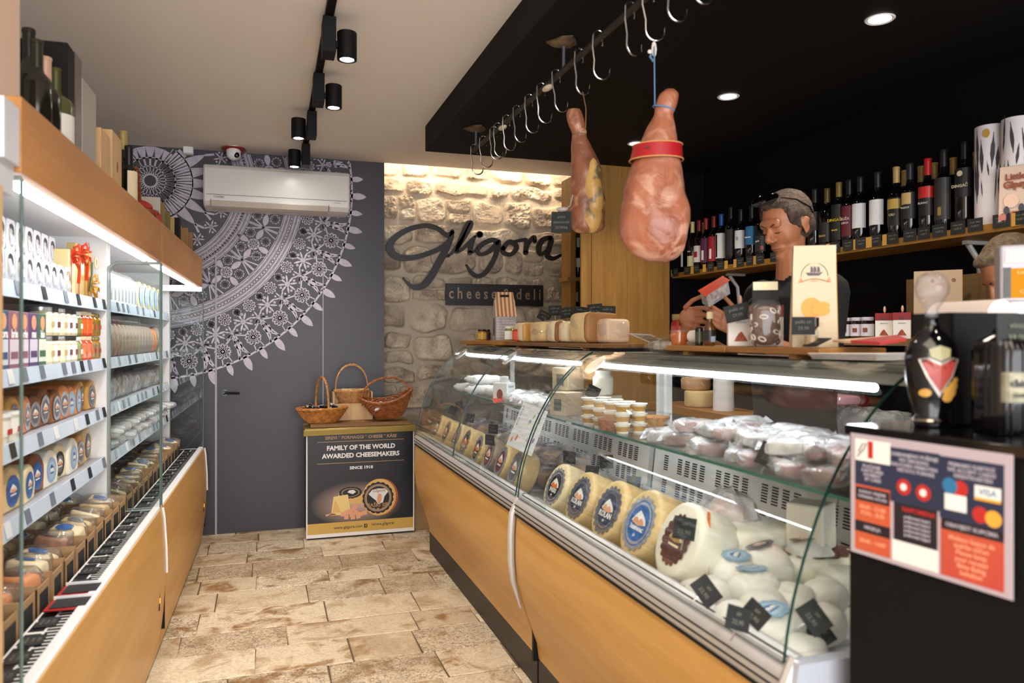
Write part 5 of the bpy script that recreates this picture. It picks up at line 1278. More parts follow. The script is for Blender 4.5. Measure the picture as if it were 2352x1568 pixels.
# soft white cheeses and foil bags at the near end
sb = []
for i, (r_, h_) in enumerate([(.062, .095), (.055, .11), (.05, .08)]):
    t = thing('soft_cheese', 'x', 'cheese', group='soft white cheeses in foil at the near end'); m = MB(); s0 = 0
    m.ell((0, 0, h_ * .48), r_, r_, h_ * .5, n=24, e=.85, nz=12); m.jitter(.006, 22, seed=i); m.build('cheese', pm('soft_white', '#e7e4dc', .4, bump=.4, bscale=40, sss=.1), t, smooth=80)
    if i < 2: label_mesh(r_ * .55, Matrix.Identity(3), (0, 0, h_ * .985), 8, rich=True).build('paper_label', LB['pale' if i == 0 else 'navy'], t, smooth=0)
    sb.append(t)
names = ['foil wrapped cheese with pale blue label', 'foil wrapped cheese with navy label', 'plain soft white cheese']
spots = [(1690, 1310, 0, .12), (1780, 1315, 1, .10), (1870, 1300, 1, .10), (1735, 1355, 0, .07), (1825, 1372, 2, .06), (1900, 1360, 2, .08), (1640, 1368, 2, .03), (1700, 1430, 2, .0), (1785, 1450, 0, .0), (1850, 1490, 2, .0), (1905, 1430, 2, .02), (1610, 1345, 2, .01), (1760, 1400, 2, .02), (1940, 1330, 2, .10)]
for i, (u, v, k, dz) in enumerate(spots):
    z = DZ + .045 + dz * .4; p = P(u, v, z=z)
    p.x = min(p.x, 1.46)
    clone(sb[k], (p.x, max(p.y, 1.275), DZ + dz * .35), rot=(R5.uniform(-.3, .1), R5.uniform(-.35, -.05), R5.uniform(-1, 1)), label='%s at the near case end, %s in line' % (names[k], ORD[i]), scale=R5.uniform(.95, 1.2))
for i, (u, v, w, rt, tx) in enumerate([(1622, 1357, .06, (.2, 1.0, .1), 'below the white cheese with brown label'), (1695, 1420, .055, (.1, .35, .6), 'left one of the joined pair'), (1735, 1410, .05, (.4, .5, -.3), 'right one of the joined pair'), (1870, 1418, .06, (.1, 1.0, -.2), 'behind the near glass edge'), (1885, 1455, .05, (.2, .9, -.3), 'lowest one at the near glass edge')]):
    p = P(u, v, z=DZ + (.06 if i == 4 else .13)); slate(u, v, min(p.x, 1.3), .045, 'black tag among the soft white cheeses, ' + tx, rt, w)
# glass shelf goods, near case
SZ = 1.0475
cupm = pm('cup_white', '#e3dfd6', .35)
cup = thing('dip_cup', 'x', 'cup', group='stacked dip cups on the glass shelf'); MB().lathe([(.020, 0), (.027, .03), (.030, .031), (.030, .033), (0, .034)], 20).build('cup', cupm, cup); MB().lathe([(.0215, .006), (.0262, .024)], 20, cap=False).build('paper_label', pm('cup_ochre', '#b58a4a', .4), cup)
for i in range(4):
    for j in range(3):
        for k in range(2): clone(cup, (1.19 + k * .064, P(1352 + i * 26, V0, x=1.19).y - k * .0, SZ + j * .0345), label='small dip cup, %s layer, %s column, %s row of the stack' % (['bottom', 'middle', 'top'][j], ORD[i], ['front', 'rear'][k]))
def tub(label, u, x, r, h, cm, z=SZ):
    t = thing('clear_tub', label, 'tub', (x, P(u, V0, x=x).y, z), 0, 'round clear tubs on the glass shelf'); MB().lathe([(0, .002), (r * .86, .002), (r * .95, h * .8), (0, h * .84)], 28).build('content', cm, t); MB().lathe([(r * .9, 0), (r, h * .92), (r * 1.04, h * .93), (r * 1.04, h), (0, h)], 28, cap=False).build('tub', clear_plastic, t)
tub('clear round tub of orange granola on the glass shelf behind the cups', 1500, 1.34, .062, .06, pm('granola', '#b9803c', .6, var=.5, vscale=60))
tub('clear round tub of reddish spice in front of the cups', 1410, 1.20, .060, .05, pm('spice', '#a3623c', .7, var=.4, vscale=90))
tub('lower clear tub of pale granola under the orange granola tub', 1460, 1.33, .055, .045, pm('granola2', '#c9a878', .6, var=.5, vscale=60))
ml = []
for i, (c_, nm) in enumerate([('#43140f', 'dark salami'), ('#7a2a1e', 'red sausage'), ('#cfc4b4', 'white cured meat'), ('#7d3f22', 'brown speck')]):
    ml.append((wrapped('wrapped_meat', 'x', 'meat', .062, .145, .045, pm('meat_%d' % i, c_, .45, var=.35, vscale=25), 'wrapped cured meats on the near glass shelf', 50 + i * 7, plastic_white if i in (0, 2) else plastic_wrap), nm))
n = 0
R5.seed(99)
for row, (x, z0_) in enumerate([(1.20, 0), (1.27, .0), (1.34, .0), (1.42, 0), (1.23, .042), (1.31, .042), (1.39, .042)]):
    y = 2.19 if row < 4 else 2.0; n = 0
    while y > 1.31:
        pr, nm = R5.choice(ml)
        clone(pr, (x, y, SZ + .002 + z0_), rot=(R5.uniform(-.15, .15), R5.uniform(-.15, .15), R5.uniform(-1.6, 1.6)), label='%s pack, glass shelf row %s, %s from the cups' % (nm, ['one', 'two', 'three', 'four', 'five on top', 'six on top', 'seven on top'][row], ORD[n]), scale=R5.uniform(.85, 1.1)); y -= .088; n += 1
slate(1768, 1046, 1.19, .058, 'large black tag standing among the wrapped meats on the glass shelf', (.35, .25, .2))
slate(1930, 1115, 1.3, .05, 'black tag at the near end of the glass shelf', (0, .2, .2))
# glass shelf goods, far case
rp = [(1052, .0), (1075, .02), (1100, 0), (1070, -.02), (1110, .02)]
rl = thing('paper_roll', 'x', 'wrapped sausage', group='white paper wrapped sausages on the far glass shelf'); m = MB(); m.tube([(0, -.11 + i * .02, .0 + .003 * math.sin(i * 2)) for i in range(12)], [.016, .024] + [.027, .025] * 4 + [.022, .008], 14); m.jitter(.004, 35); m.build('sausage', pm('white_wrap', '#dedbd8', .6, bump=.5, bscale=60), rl)
for i, (x, y, z, rz) in enumerate([(1.22, 4.55, .028, 1.3), (1.30, 4.40, .028, 1.1), (1.22, 4.28, .028, 1.4), (1.27, 4.48, .078, 1.2), (1.27, 4.32, .078, 1.35), (1.26, 4.1, .028, .5)]): clone(rl, (x, y, SZ + z), rz=rz, label='white paper wrapped sausage, %s from the far end of the far glass shelf' % ORD[i])
q = P(1158, V0, x=1.18); t = thing('juice_carton', 'white carton with handle and dark fruit pictures in the far display case', 'carton', (1.18, q.y, SZ), .75)
MB().box(-.045, .045, -.04, .04, 0, .10).poly([(-.006, -.035, .10), (.006, -.035, .10), (.006, -.015, .135), (.006, .015, .135), (.006, .035, .10), (-.006, .035, .10)], (.001, 0, 0)).box(-.008, .008, -.022, .022, .12, .132).build('carton', white_plastic, t, bev=.002)
m = MB(); M_ = frame((0, -1, 0)); m.mat(0).text('Classico', .018, (0, -.0405, .082), M_, 0, .0003); m.mat(1).disc((.028, -.0408, .035), .018, M_, h=.0004, ry=.026).disc((-.0005 - .0455, .0, .04), .018, frame((-1, 0, 0)), h=.0004, ry=.03); m.mat(2).poly([(-.03, -.0406, .02), (.0, -.0406, .02), (-.01, -.0406, .05)], (0, -.0004, 0)); m.build('print', [ink_grey, pm('fruit_brown', '#8d4a3c', .4), ink_green], t, smooth=0)
m = MB(); m.poly([(-.07, -.03, 0), (.05, -.045, 0), (.07, .0, .003), (-.02, .035, 0)], (0, 0, .001)); o = m.build('red_paper', pm('red_card', '#d9452c', .5), loc=(1.15, P(1148, V0, x=1.15).y, SZ + .022)); o.rotation_euler = (.1, -.25, .5); tag(o, 'folded red orange card in front of the white fruit carton', 'card')
wpk = [(wrapped('wrapped_cheese', 'x', 'cheese', .13, .16, .06, pm('fresh_white', '#dcd8d0', .4, var=.15), 'white wrapped packs on the far glass shelf', 70, plastic_white), 'white'), (wrapped('wrapped_cheese', 'x', 'cheese', .12, .15, .05, pm('fresh_cream', '#d9c9ae', .4, var=.2), 'white wrapped packs on the far glass shelf', 75, plastic_wrap), 'cream')]
scatter(3.15, 3.85, (1.22, 1.36), SZ + .003, wpk, '%s wrapped pack on the far glass shelf, %s from the fruit carton, %s row', .13)
for i, (u, x, z, w) in enumerate([(1300, 1.24, 0, .10), (1318, 1.34, 0, .11), (1305, 1.29, .101, .10)]):
    y = P(u, V0, x=x).y; t = thing('kraft_box', 'kraft cardboard box with grey label, %s, in the far case near the joint' % ['left lower', 'right lower', 'top'][i], 'box', (x, y, SZ), .4, 'kraft boxes in the far case'); t.location.z = SZ + z; MB().box(-w / 2, w / 2, -w / 2, w / 2, 0, .098).build('box', pm('kraft_pale', '#b7a58c', .7), t, bev=.002); MB().box(-w / 2 - .001, -w / 2, -.022, .022, .02, .07).build('paper_label', pm('dull_label', '#5d625e', .6), t); MB().box(-w / 2 - .0004, w / 2 + .0004, -.004, .004, .097, .0985).build('tape', pm('tape', '#c9b99a', .4), t)
y = P(1385, V0, x=1.38).y; t = thing('milk_jar', 'white jar of yoghurt with black tag beside the kraft boxes', 'jar', (1.38, y, SZ + .09)); MB().lathe([(0, 0), (.040, 0), (.044, .01), (.044, .07), (.032, .085), (.032, .09)], 24).build('jar', white_c, t); MB().lathe([(.034, .088), (.034, .102), (0, .103)], 24).build('lid', white_plastic, t)
MB().box(1.32, 1.44, y - .06, y + .06, SZ, SZ + .089).build('x', pm('kraft_pale', '#b7a58c')); o = bpy.data.objects['x']; o.name = 'kraft_carton'; tag(o, 'low kraft carton carrying the white yoghurt jar', 'box')
slate(1362, 900, 1.30, .055, 'black tag tilted in front of the white yoghurt jar', (.5, .2, 0))
for i, (u, v, x) in enumerate([(1055, 930, 1.15), (1040, 942, 1.12), (1080, 960, 1.15), (1133, 985, 1.16), (1125, 1010, 1.03), (1308, 1050, 1.12), (1360, 1085, 1.14), (1393, 1060, 1.2), (1455, 1110, 1.2)]):
    slate(u, v, x, .05, 'black price tag above the far case cheeses, %s counting from the wall' % ORD[i] if i < 5 else 'black price tag in the near case, %s counting from the case joint' % ORD[i - 5], (R5.uniform(-.3, .3), R5.uniform(-.2, .3), R5.uniform(-.3, .3)))
# card with round cheese prints behind the glass joint
pts = [P(1197, 921, x=1.115), P(1252, 945, x=1.10), P(1214, 1048, x=.995), P(1157, 1020, x=1.015)]
t = thing('info_card', 'white card with coloured round prints leaning inside the glass at the case joint', 'card'); cc = [p + Vector((.012, 0, 0)) for p in pts]
nn = (cc[1] - cc[0]).cross(cc[3] - cc[0]).normalized(); nn = nn if nn.x < 0 else -nn
MB().poly(cc, -nn * .001).build('card', pm('card_white', '#dfe0e4', .5), t)
def cp_(u, v): return cc[0] * (1 - u) * (1 - v) + cc[1] * u * (1 - v) + cc[2] * u * v + cc[3] * (1 - u) * v + nn * .0008
ex = (cc[1] - cc[0]).normalized(); Mc = Matrix((ex, nn.cross(ex), nn)).transposed()
m = MB(); 
for u, v, r, k in [(.52, .45, .020, 0), (.35, .30, .008, 0), (.62, .22, .009, 1), (.85, .30, .009, 1), (.28, .78, .011, 2), (.12, .85, .008, 2), (.68, .72, .009, 3), (.88, .70, .009, 3)]: m.mat(k).disc(cp_(u, v), r, Mc, 20, h=.0004, ry=r * 1.4)
m.mat(4).disc(cp_(.52, .45) + nn * .0006, .012, Mc, 20, h=.0004, ry=.018); m.mat(0)
for i in range(7): m.disc(cp_(.10, .10 + i * .07), .0045, Mc, 10, h=.0004)
m.mat(5).text('sirana', .012, cp_(.72, .12), Mc, 0, .0002)
m.build('print', [pm('p_teal', '#4f9aa3', .5), pm('p_green', '#9fbf6a', .5), ink_orange, pm('p_mauve', '#7f6a8c', .5), pm('p_yel', '#e4b84a', .5), ink_grey], t, smooth=0)
t = thing('orange_sticker', 'narrow orange card standing by the white cheese', 'card', P(1628, 1190, x=1.0)); t.location = P(1628, 1215, x=1.08); MB().box(-.001, .001, -.006, .006, -.045, .045).build('card', ink_orange, t)
# ================================================================ on top of the display cases
TZ = 1.3235
def at(u, x): return P(u, V0, x=x).y
# boards
def board(name, label, x0, x1, u0, u1, z0, z1, seams, mat=boardw):
    ya, yb = at(u0, (x0 + x1) / 2), at(u1, (x0 + x1) / 2); t = thing(name, label, 'board', (0, 0, 0)); n = len(seams) + 1; ys = [yb] + seams + [ya]
    b = MB()
    for a, c_ in zip(ys, ys[1:]): b.box(x0, x1, a + .003, c_ - .003, z0, z1)
    b.build('planks', mat, t, bev=.003)
    for q in (.15, .85): yy = yb + (ya - yb) * q; MB().box(x0 + .01, x1 - .01, yy - .015, yy + .015, z0 - .012, z0).build('batten', mat, t)
    return t
# a thin riser keeps the boards level
yb_, ya_ = at(1430, 1.42), at(1197, 1.42)
board('cheese_board', 'long planked wooden board under the row of cut cheeses', 1.32, 1.52, 1197, 1432, TZ + .012, TZ + .032, [yb_ + (ya_ - yb_) * .30, yb_ + (ya_ - yb_) * .62], woodmat('dark_board', '#6d4a28', '#96693a', 'Y', .5))
board('wooden_board', 'orange wooden board under the house shaped carton and jars at the far end', 1.32, 1.52, 1088, 1186, TZ + .012, TZ + .036, [], woodmat('orange_board', '#9c6424', '#c4883c', 'Y', .4))
ybn, yan = at(1962, 1.40), at(1590, 1.40)
board('wooden_board', 'rough wooden serving board on the near case carrying the biscuit carton', 1.31, 1.52, 1590, 1962, TZ + .012, TZ + .030, [ybn + (yan - ybn) * .56])
BZ = TZ + .0325
# row of cut cheeses
def chunk(label, u, x, w, d, h, mat, rind, rindside=1, rz=0, z=BZ):
    t = thing('cut_cheese', label, 'cheese', (x, at(u, x), z), rz, 'cut cheeses on the planked board'); b = MB(); b.ell((0, 0, h / 2), w / 2, d / 2, h / 2, n=24, e=.32, nz=12); b.jitter(.003, 14, seed=u); b.build('cheese', mat, t, smooth=60)
    if rind: b = MB(); b.ell((0, -rindside * d * .44, h / 2), w * .49, d * .09, h * .485, n=20, e=.35, nz=10); b.jitter(.002, 20, seed=u); b.build('rind', rind, t, smooth=60)
    crinkle(MB(), w * 1.04, d * 1.04, h * 1.06, (0, 0, h / 2), u).build('wrap', clear_plastic, t); return t
wf = pm('cheese_pale', '#e7d6ae', .45, var=.06, sss=.1)
chunk('pale square cut cheese with yellow side at the left end of the board', 1217, 1.40, .14, .17, .105, wf, amber_c, 1)
chunk('wide pale yellow cut cheese, second from the left on the board', 1260, 1.40, .15, .20, .105, yellow_c, None)
chunk('narrow cut cheese with a dark brown rind stripe', 1297, 1.40, .15, .12, .105, wf, brown_c, 1)
chunk('small cream cut cheese between the dark rind and the largest piece', 1321, 1.41, .14, .09, .10, wf, amber_c, -1)
chunk('largest yellow cut cheese with brown rind on the right of the board', 1362, 1.40, .16, .20, .135, yellow_c, pm('rind_tan', '#9c6b34', .5, var=.2), 1)
chunk('pinkish pale cut cheese at the right end of the board', 1408, 1.43, .12, .11, .105, pm('cheese_pink', '#d9b99a', .5, var=.08), None)
b = MB().box(-.10, .10, -.12, .12, 0, .012); o = b.build('black_tray', black_paint, loc=(1.44, at(1432, 1.44), TZ + .001)); tag(o, 'thin black tray beside the cut cheeses', 'tray')
def cornertag(u, v, x, w, h, label, rot=0):
    p = P(u, v, x=x); t = thing('price_tag', label, 'price tag', (p.x, p.y, p.z), 0, 'black chalk tags above the cut cheeses'); M_ = frame((-.45, -.89, 0)) @ RZ(rot)
    MB().poly([M_ @ Vector((a * w / 2, b_ * h / 2, 0)) for a, b_ in ((-1, -1), (1, -1), (1, 1), (-1, 1))], M_ @ Vector((0, 0, .0015))).build('card', chalk, t)
    m = MB(); [m.text(q, h * .27, M_ @ Vector((0, h * (.22 - .36 * i), .002)), M_, 0, .0002) for i, q in enumerate(['paški sir', '29,90'])]; m.build('handwriting', chalk_write, t, smooth=0)
    zb = BZ + .09 - p.z
    MB().tube([(.0, .001, -h * .3), (.002, .003, -h * .5), (.004, .004, min(-.02, zb))], .002, 6).build('pin', steel, t); return t
for i, (u, v, r_) in enumerate([(1250, 726, .5), (1275, 713, .0), (1302, 718, -.15), (1336, 717, .15), (1367, 711, -.10), (1396, 716, .03)]):
    cornertag(u, v, 1.44, .068, .052, 'black chalk tag above the cut cheeses, %s from the left' % ORD[i], -r_)
# house shaped carton
y = at(1158, 1.42); t = thing('house_carton', 'carton shaped like a stone house with striped roof and handle', 'carton', (1.42, y, TZ + .0365), -.10); t.scale = (1.1, 1.1, 1.06)
stm = pm('stone_print', '#a9a4a6', .6, var=.25, vscale=60); roofm = bpy.data.materials.new('roof_print'); roofm.use_nodes = True
_N = roofm.node_tree.nodes; _L = roofm.node_tree.links; _w = _N.new('ShaderNodeTexWave'); _w.inputs['Scale'].default_value = 14; _w.bands_direction = 'X'; _t = _N.new('ShaderNodeTexCoord'); _L.new(_t.outputs['Object'], _w.inputs[0]); _r = _N.new('ShaderNodeValToRGB'); _r.color_ramp.elements[0].color = lin('#8a5a3c'); _r.color_ramp.elements[1].color = lin('#dfb58c'); _L.new(_w.outputs[0], _r.inputs[0]); _L.new(_r.outputs[0], _N['Principled BSDF'].inputs[0])
W2, D2, HW, HR = .058, .05, .145, .26
m = MB(); m.poly([(-W2, -D2, 0), (-W2, D2, 0), (-W2, D2, HW), (-W2, .012, HR - .02), (-W2, -.012, HR - .02), (-W2, -D2, HW)], (2 * W2, 0, 0)); m.build('carton', stm, t)
m = MB(); m.poly([(-W2 - .003, -D2 - .006, HW - .005), (W2 + .003, -D2 - .006, HW - .005), (W2 - .004, -.010, HR - .02), (W2 - .008, -.004, HR + .025), (-W2 + .008, -.004, HR + .025), (-W2 + .004, -.010, HR - .02)], (0, -.0015, 0)); m.build('roof', roofm, t)
MB().box(-.026, .026, -.013, -.004, HR - .005, HR + .008).build('handle_slot', black_paint, t)
m = MB(); m.poly([(-W2 - .001, x, z_) for x, z_ in [(-.020, .03), (.020, .03), (.022, .08), (.015, .12), (0, .135), (-.015, .12), (-.022, .08)]], (-.001, 0, 0)); m.build('window', pm('dark_window', '#1a1716', .2), t)
m = MB(); rs = random.Random(2)
for r_ in range(9):
    x = -W2 + .002
    while x < W2 - .012:
        w_ = rs.uniform(.012, .03); w_ = min(w_, W2 - x); m.box(x, x + w_ - .002, -D2 - .0016, -D2 - .0004, .003 + r_ * .0155, .003 + r_ * .0155 + .0125); x += w_
m.build('stone_print', pm('stone_print2', '#c0bbbf', .6, var=.2, vscale=30), t)
# small jars at the far end
jl = [(1107, 1.40, jar_thing('honey_jar', 'honey jar with cream paper tag at the far left of the orange board', 'jar', .030, .075, pm('honey', '#c88a1c', .1, coat=.6), pm('lid_b', '#1d1a18', .3), pm('lab_h', '#d9b45a', .4), None, ink_brown)), (1118, 1.44, jar_thing('dark_honey_jar', 'dark honey jar between the paper tagged jar and the house carton', 'jar', .026, .075, pm('honey2', '#6d3f14', .1, coat=.6), pm('lid_c', '#1d1a18', .3), pm('lab_h2', '#3d2a18', .4), None, ink_gold)), (1171, 1.34, jar_thing('labelled_jar', 'white labelled jar of green spread in front of the house carton', 'jar', .031, .085, pm('spread_g', '#86834a', .2), pm('lid_w2', '#dedbd2', .4), paper_white, None, ink_green)), (1190, 1.34, jar_thing('pepper_jar', 'jar of round red peppers between the labelled jar and the cheeses', 'jar', .032, .078, pm('pepper2', '#b83a1a', .15, coat=.6), pm('lid_g2', '#b6a58a', .3), pm('lab_p', '#d0582c', .3), None, ink_white))]
for u, x, j in jl: put(j, x, at(u, x), TZ + .0365, rz=2.4)
o = jl[0][2]; MB().poly([(.031, -.02, .045), (.036, .015, .055), (.040, .02, .02), (.036, -.012, .01)], (.001, 0, 0)).build('paper_tag', pm('tag_cream', '#dccda8', .6), o)
# near board: packs, jars, boxes, biscuits
def dn(u): return at(u, 1.40)
NBZ = TZ + .0305
t = thing('clam_box', 'empty clear plastic clamshell box near the wood panel', 'plastic box', (1.52, at(1490, 1.52), TZ + .002), .3); m = MB(); m.box(-.06, .06, -.07, .07, 0, .02); m.poly([(-.055, -.065, .03), (.06, -.07, .022), (.07, .06, .062), (-.045, .065, .066)], (0, 0, .003)); m.build('shell', clear_plastic, t, bev=.006); MB().tube([(-.055, -.065, .034), (.06, -.07, .026), (.07, .06, .066), (-.045, .065, .07)], .003, 6, closed=True).build('rim', pm('clear_rim', '#b9b2aa', .15), t)
t = wrapped('clear_tray_pack', 'clear tray of pale food slices with slanted lid at the left of the near board', 'package', .12, .20, .05, pm('slices', '#b9ae98', .5, var=.5, vscale=30), None, 91, clear_plastic); put(t, 1.40, at(1545, 1.40), TZ + .002, rz=.1); o = MB().poly([(-.06, -.10, .055), (.06, -.10, .06), (.06, .10, .065), (-.06, .10, .048)], (0, 0, .002)); o.build('lid', clear_plastic, t)
t = thing('jam_pot', 'small pot of orange jam on the near board beside the white cup', 'jar', (1.36, dn(1583), NBZ), 0); MB().lathe([(.026, 0), (.030, .035), (.028, .045), (0, .046)], 20).build('jar', pm('jam_orange', '#a85a24', .15, coat=.6), t); MB().lathe([(.030, .044), (.030, .052), (0, .053)], 20).build('lid', clear_plastic, t)
t = thing('white_cup', 'white paper cup with pale blue print lying on the near board', 'cup', (1.38, dn(1620), NBZ + .030), 0, rot=(PI / 2, 0, .1)); MB().lathe([(.020, -.045), (.027, .04), (.029, .045), (0, .046)], 24).build('cup', paper_white, t); m = MB(); m.text('AURO', .012, (0, .0, .0265), Matrix.Identity(3)); m.build('print', pm('cup_blue', '#8fa9c9', .5), t, smooth=0)
t = thing('oil_bottle', 'small dark oil bottle with cream cork next to the saffron box', 'bottle', (1.36, dn(1655), NBZ), 0)
MB().lathe([(0, 0), (.016, 0), (.018, .004), (.018, .06), (.008, .075), (.008, .088)], 20).build('glass', pm('amber_glass', '#5d3a10', .1, coat=.8), t); MB().lathe([(.0105, .086), (.0105, .108), (0, .109)], 14).build('cork', pm('cork_cream', '#d6c79c', .6), t); MB().lathe([(.0185, .015), (.0185, .05)], 20, cap=False).build('paper_label', pm('oil_lab', '#1d1a14', .4), t)
MB().box(-.008, .008, -.019, -.0185, .012, .03).build('price_sticker', pm('stick_blue', '#9fb3cc', .5), t)
t = thing('dark_flask', 'tiny black flask left of the cork topped bottle', 'bottle', (1.34, dn(1643), NBZ)); MB().lathe([(0, 0), (.012, 0), (.013, .004), (.013, .055), (.010, .06), (0, .061)], 16).build('flask', pm('flask_black', '#151510', .2), t); MB().lathe([(.0133, .012), (.0133, .045)], 16, cap=False).build('paper_label', pm('flask_lab', '#3d3a20', .4), t)
def saffron(label, x, y, z, rz, sc=1.0, red_body=False):
    t = thing('saffron_box', label, 'box', (x, y, z), rz, 'white and dark red confection boxes'); t.scale = (sc,) * 3; m = MB().box(-.03, .03, -.036, .036, 0, .070); m.build('box', paper_white, t, bev=.001)
    MB().box(-.0305, .0305, -.0365, .0365, .070, .098).build('top_band', pm('dark_red_card', '#8d1a20', .4), t); m = MB(); M_ = frame((0, -1, 0)); m.mat(0).poly([(-.016, -.0372, .012), (.016, -.0372, .012), (.010, -.0372, .022), (.004, -.0372, .032), (0, -.0372, .036), (-.006, -.0372, .030), (-.012, -.0372, .020)], (0, -.0004, 0)); m.mat(1).disc((0, -.0372, .078), .010, M_, h=.0005, ry=.007); m.mat(2).text('ŠAFRAN', .007, (0, -.0368, .058), M_, 0, .0002)
    m.build('print', [pm('saffron', '#a24a26', .6, var=.4, vscale=200), ink_wine, ink_grey], t, smooth=0)
    m = MB(); m.ell((0, 0, .112), .005, .009, .014, n=10); m.build('bow', pm('bow_cream', '#d9b49c', .6), t); return t
saffron('white box with saffron picture and dark red top on the near board', 1.40, dn(1700), NBZ, -.55, 1.25)
blk = cornertag(1693, 718, 1.335, .072, .050, 'black chalk tag in front of the saffron box on the near board', .22)
t = thing('biscuit_bag', 'clear bag of chocolate striped biscuits with black and cream header', 'bag', (1.37, dn(1778), NBZ), -.55); t.scale = (1.2, 1.2, 1.08)
m = MB(); s0 = 0; m.ell((0, 0, .062), .040, .028, .064, n=20, e=.6, nz=12); m.jitter(.004, 30, seed=3); m.build('wrap', clear_plastic, t)
m = MB(); rs = random.Random(8)
m.mat(0).ell((0, 0, .058), .033, .021, .055, n=16, e=.7, nz=10)
for i in range(46):
    a = rs.uniform(0, 2 * PI); z_ = rs.uniform(.012, .105); c_ = Vector((.029 * math.cos(a), .020 * math.sin(a), z_)); M_ = RZ(a) @ RX(rs.uniform(-1, 1)); m.mat(1 if i % 3 else 0); m.tube([c_ + M_ @ Vector((.003, .009 * math.cos(q), .005 * math.sin(q))) for q in [2 * PI * k / 9 for k in range(9)]], .0022, 5, closed=True)
m.build('biscuits', [pm('choc_brown', '#5d3a24', .4, var=.3), pm('choc_white', '#d9cfc4', .4)], t)
m = MB(); m.poly([(-.030, -.004, .112), (.030, -.004, .112), (.030, -.004, .160), (-.030, -.004, .160)], (0, .006, 0)); m.build('black_header', chalk, t); MB().box(-.028, .028, -.006, .004, .150, .172).build('cream_header', pm('header_cream', '#e0d8b8', .5), t); MB().disc((0, -.0065, .162), .004, frame((0, -1, 0)), h=.0004).build('seal', ink_gold, t)
t = thing('biscuit_carton', 'tall cream biscuit carton with ship emblem and yellow biscuit picture', 'carton', (1.40, dn(1872), NBZ), -.52)
cw_, ch_ = .115, .272
MB().poly([(-cw_ / 2, -.0, 0), (cw_ / 2, 0, 0), (cw_ / 2 * .93, .012, ch_), (-cw_ / 2 * .93, .012, ch_)], (0, .018, 0)).poly([(-cw_ / 2, .06, 0), (cw_ / 2, .06, 0), (cw_ / 2 * .93, .022, ch_), (-cw_ / 2 * .93, .022, ch_)], (0, -.02, 0)).build('carton', pm('carton_cream', '#cfbc9b', .5), t)
m = MB(); m.poly([(cw_ / 2 + .0006, 0, 0), (cw_ / 2 + .0006, .06, 0), (cw_ / 2 * .93 + .0006, .03, ch_), (cw_ / 2 * .93 + .0006, .012, ch_)], (.0008, 0, 0)); m.build('side', pm('carton_yellow', '#e2a21c', .5), t)
th_ = math.atan2(.012, ch_); Mf = frame((0, -math.cos(th_), math.sin(th_)))
def cf(x, z_, d=.001): return Vector((x, z_ / ch_ * .012 - d, z_))
m = MB(); m.mat(0).disc(cf(-.008, .105), .026, Mf, 30, h=.0008, ry=.028); m.disc(cf(.014, .098, .002), .024, Mf, 30, h=.0008, ry=.014).disc(cf(.016, .112, .0024), .022, Mf, 30, h=.0008, ry=.010)
m.mat(1).tube([cf(x, .178 + .006 * math.cos(x * 60)) for x in [-.036 + i * .008 for i in range(10)]], .0055, 4, flat=.15); m.poly([cf(-.042, .172), cf(-.030, .178), (cf(-.034, .188))], Mf @ Vector((0, 0, .0006))); m.poly([cf(.030, .178), cf(.042, .172), cf(.038, .188)], Mf @ Vector((0, 0, .0006)))
m.mat(2).tube([cf(.0 + .034 * math.cos(a), .19 + .036 * math.sin(a), .0008) for a in [PI * i / 20 for i in range(21)]], .0008, 4); m.poly([cf(-.022, .200, .0016), cf(-.016, .192, .0016), (cf(.012, .192, .0016)), cf(.022, .202, .0016), cf(.010, .199, .0016)], Mf @ Vector((0, 0, .0006)))
for q in (-.010, -.002, .007): m.poly([cf(q, .200, .0016), cf(q + .007, .202, .0016), cf(q + .006, .214, .0016), cf(q + .001, .217, .0016)], Mf @ Vector((0, 0, .0006)))
m.mat(3).text('Domaći', .012, cf(.0, .062), Mf, 0, .0003).text('KEKSI', .007, cf(0, .178, .004), Mf, 0, .0003).text('RUŽICA', .0075, cf(0, .235), Mf, 0, .0003)
m.build('print', [pm('biscuit', '#dd9a34', .5, var=.12), pm('ribbon_or', '#d08a58', .5), pm('emblem_dark', '#4a4650', .5), pm('print_pale', '#c9a98a', .5)], t, smooth=0)
cornertag(1845, 748, 1.33, .058, .046, 'black chalk tag in front of the tall biscuit carton', .0)
t = thing('grinder', 'glass spice grinder with silver cap in front of the biscuit carton', 'grinder', (1.36, dn(1892), NBZ)); MB().lathe([(0, 0), (.020, 0), (.018, .045), (.014, .05)], 18).build('glass_jar', clear_plastic, t); MB().lathe([(0, .002), (.016, .002), (.015, .03), (0, .032)], 16).build('spice', pm('spice_tan', '#b08a4e', .7, var=.4, vscale=100), t); MB().lathe([(.012, .045), (.020, .055), (.020, .078), (0, .08)], 20).build('cap', steel, t)
t = thing('slanted_slate', 'black chalk slate leaning at the right of the near board', 'price tag', (1.335, dn(1905), NBZ + .003)); t.rotation_euler = (.0, -.45, -.25); MB().box(0, .045, -.042, .035, 0, .003).build('slate', chalk, t); m = MB(); m.text('med 8,50', .011, (.02, 0, .0034), RZ(-PI / 2), 0, .0002); m.build('handwriting', chalk_write, t, smooth=0)
t = thing('folded_bag', 'cream and red folded paper bag lying at the right end of the near board', 'bag', (1.42, dn(1975), NBZ + .003)); t.rotation_euler = (0, -.03, -.35); m = MB(); m.mat(0).poly([(-.05, .09, .012), (.05, .09, .018), (.06, -.03, .022), (-.05, -.03, .012)], (0, 0, .006)).mat(1).poly([(-.05, -.03, .013), (.06, -.03, .023), (.03, -.14, .014), (-.02, -.12, .006)], (0, 0, .006)); m.jitter(.004, 14); m.build('bag', [pm('bag_cream', '#e2c6a8', .6), pm('bag_red', '#b01f22', .5)], t)
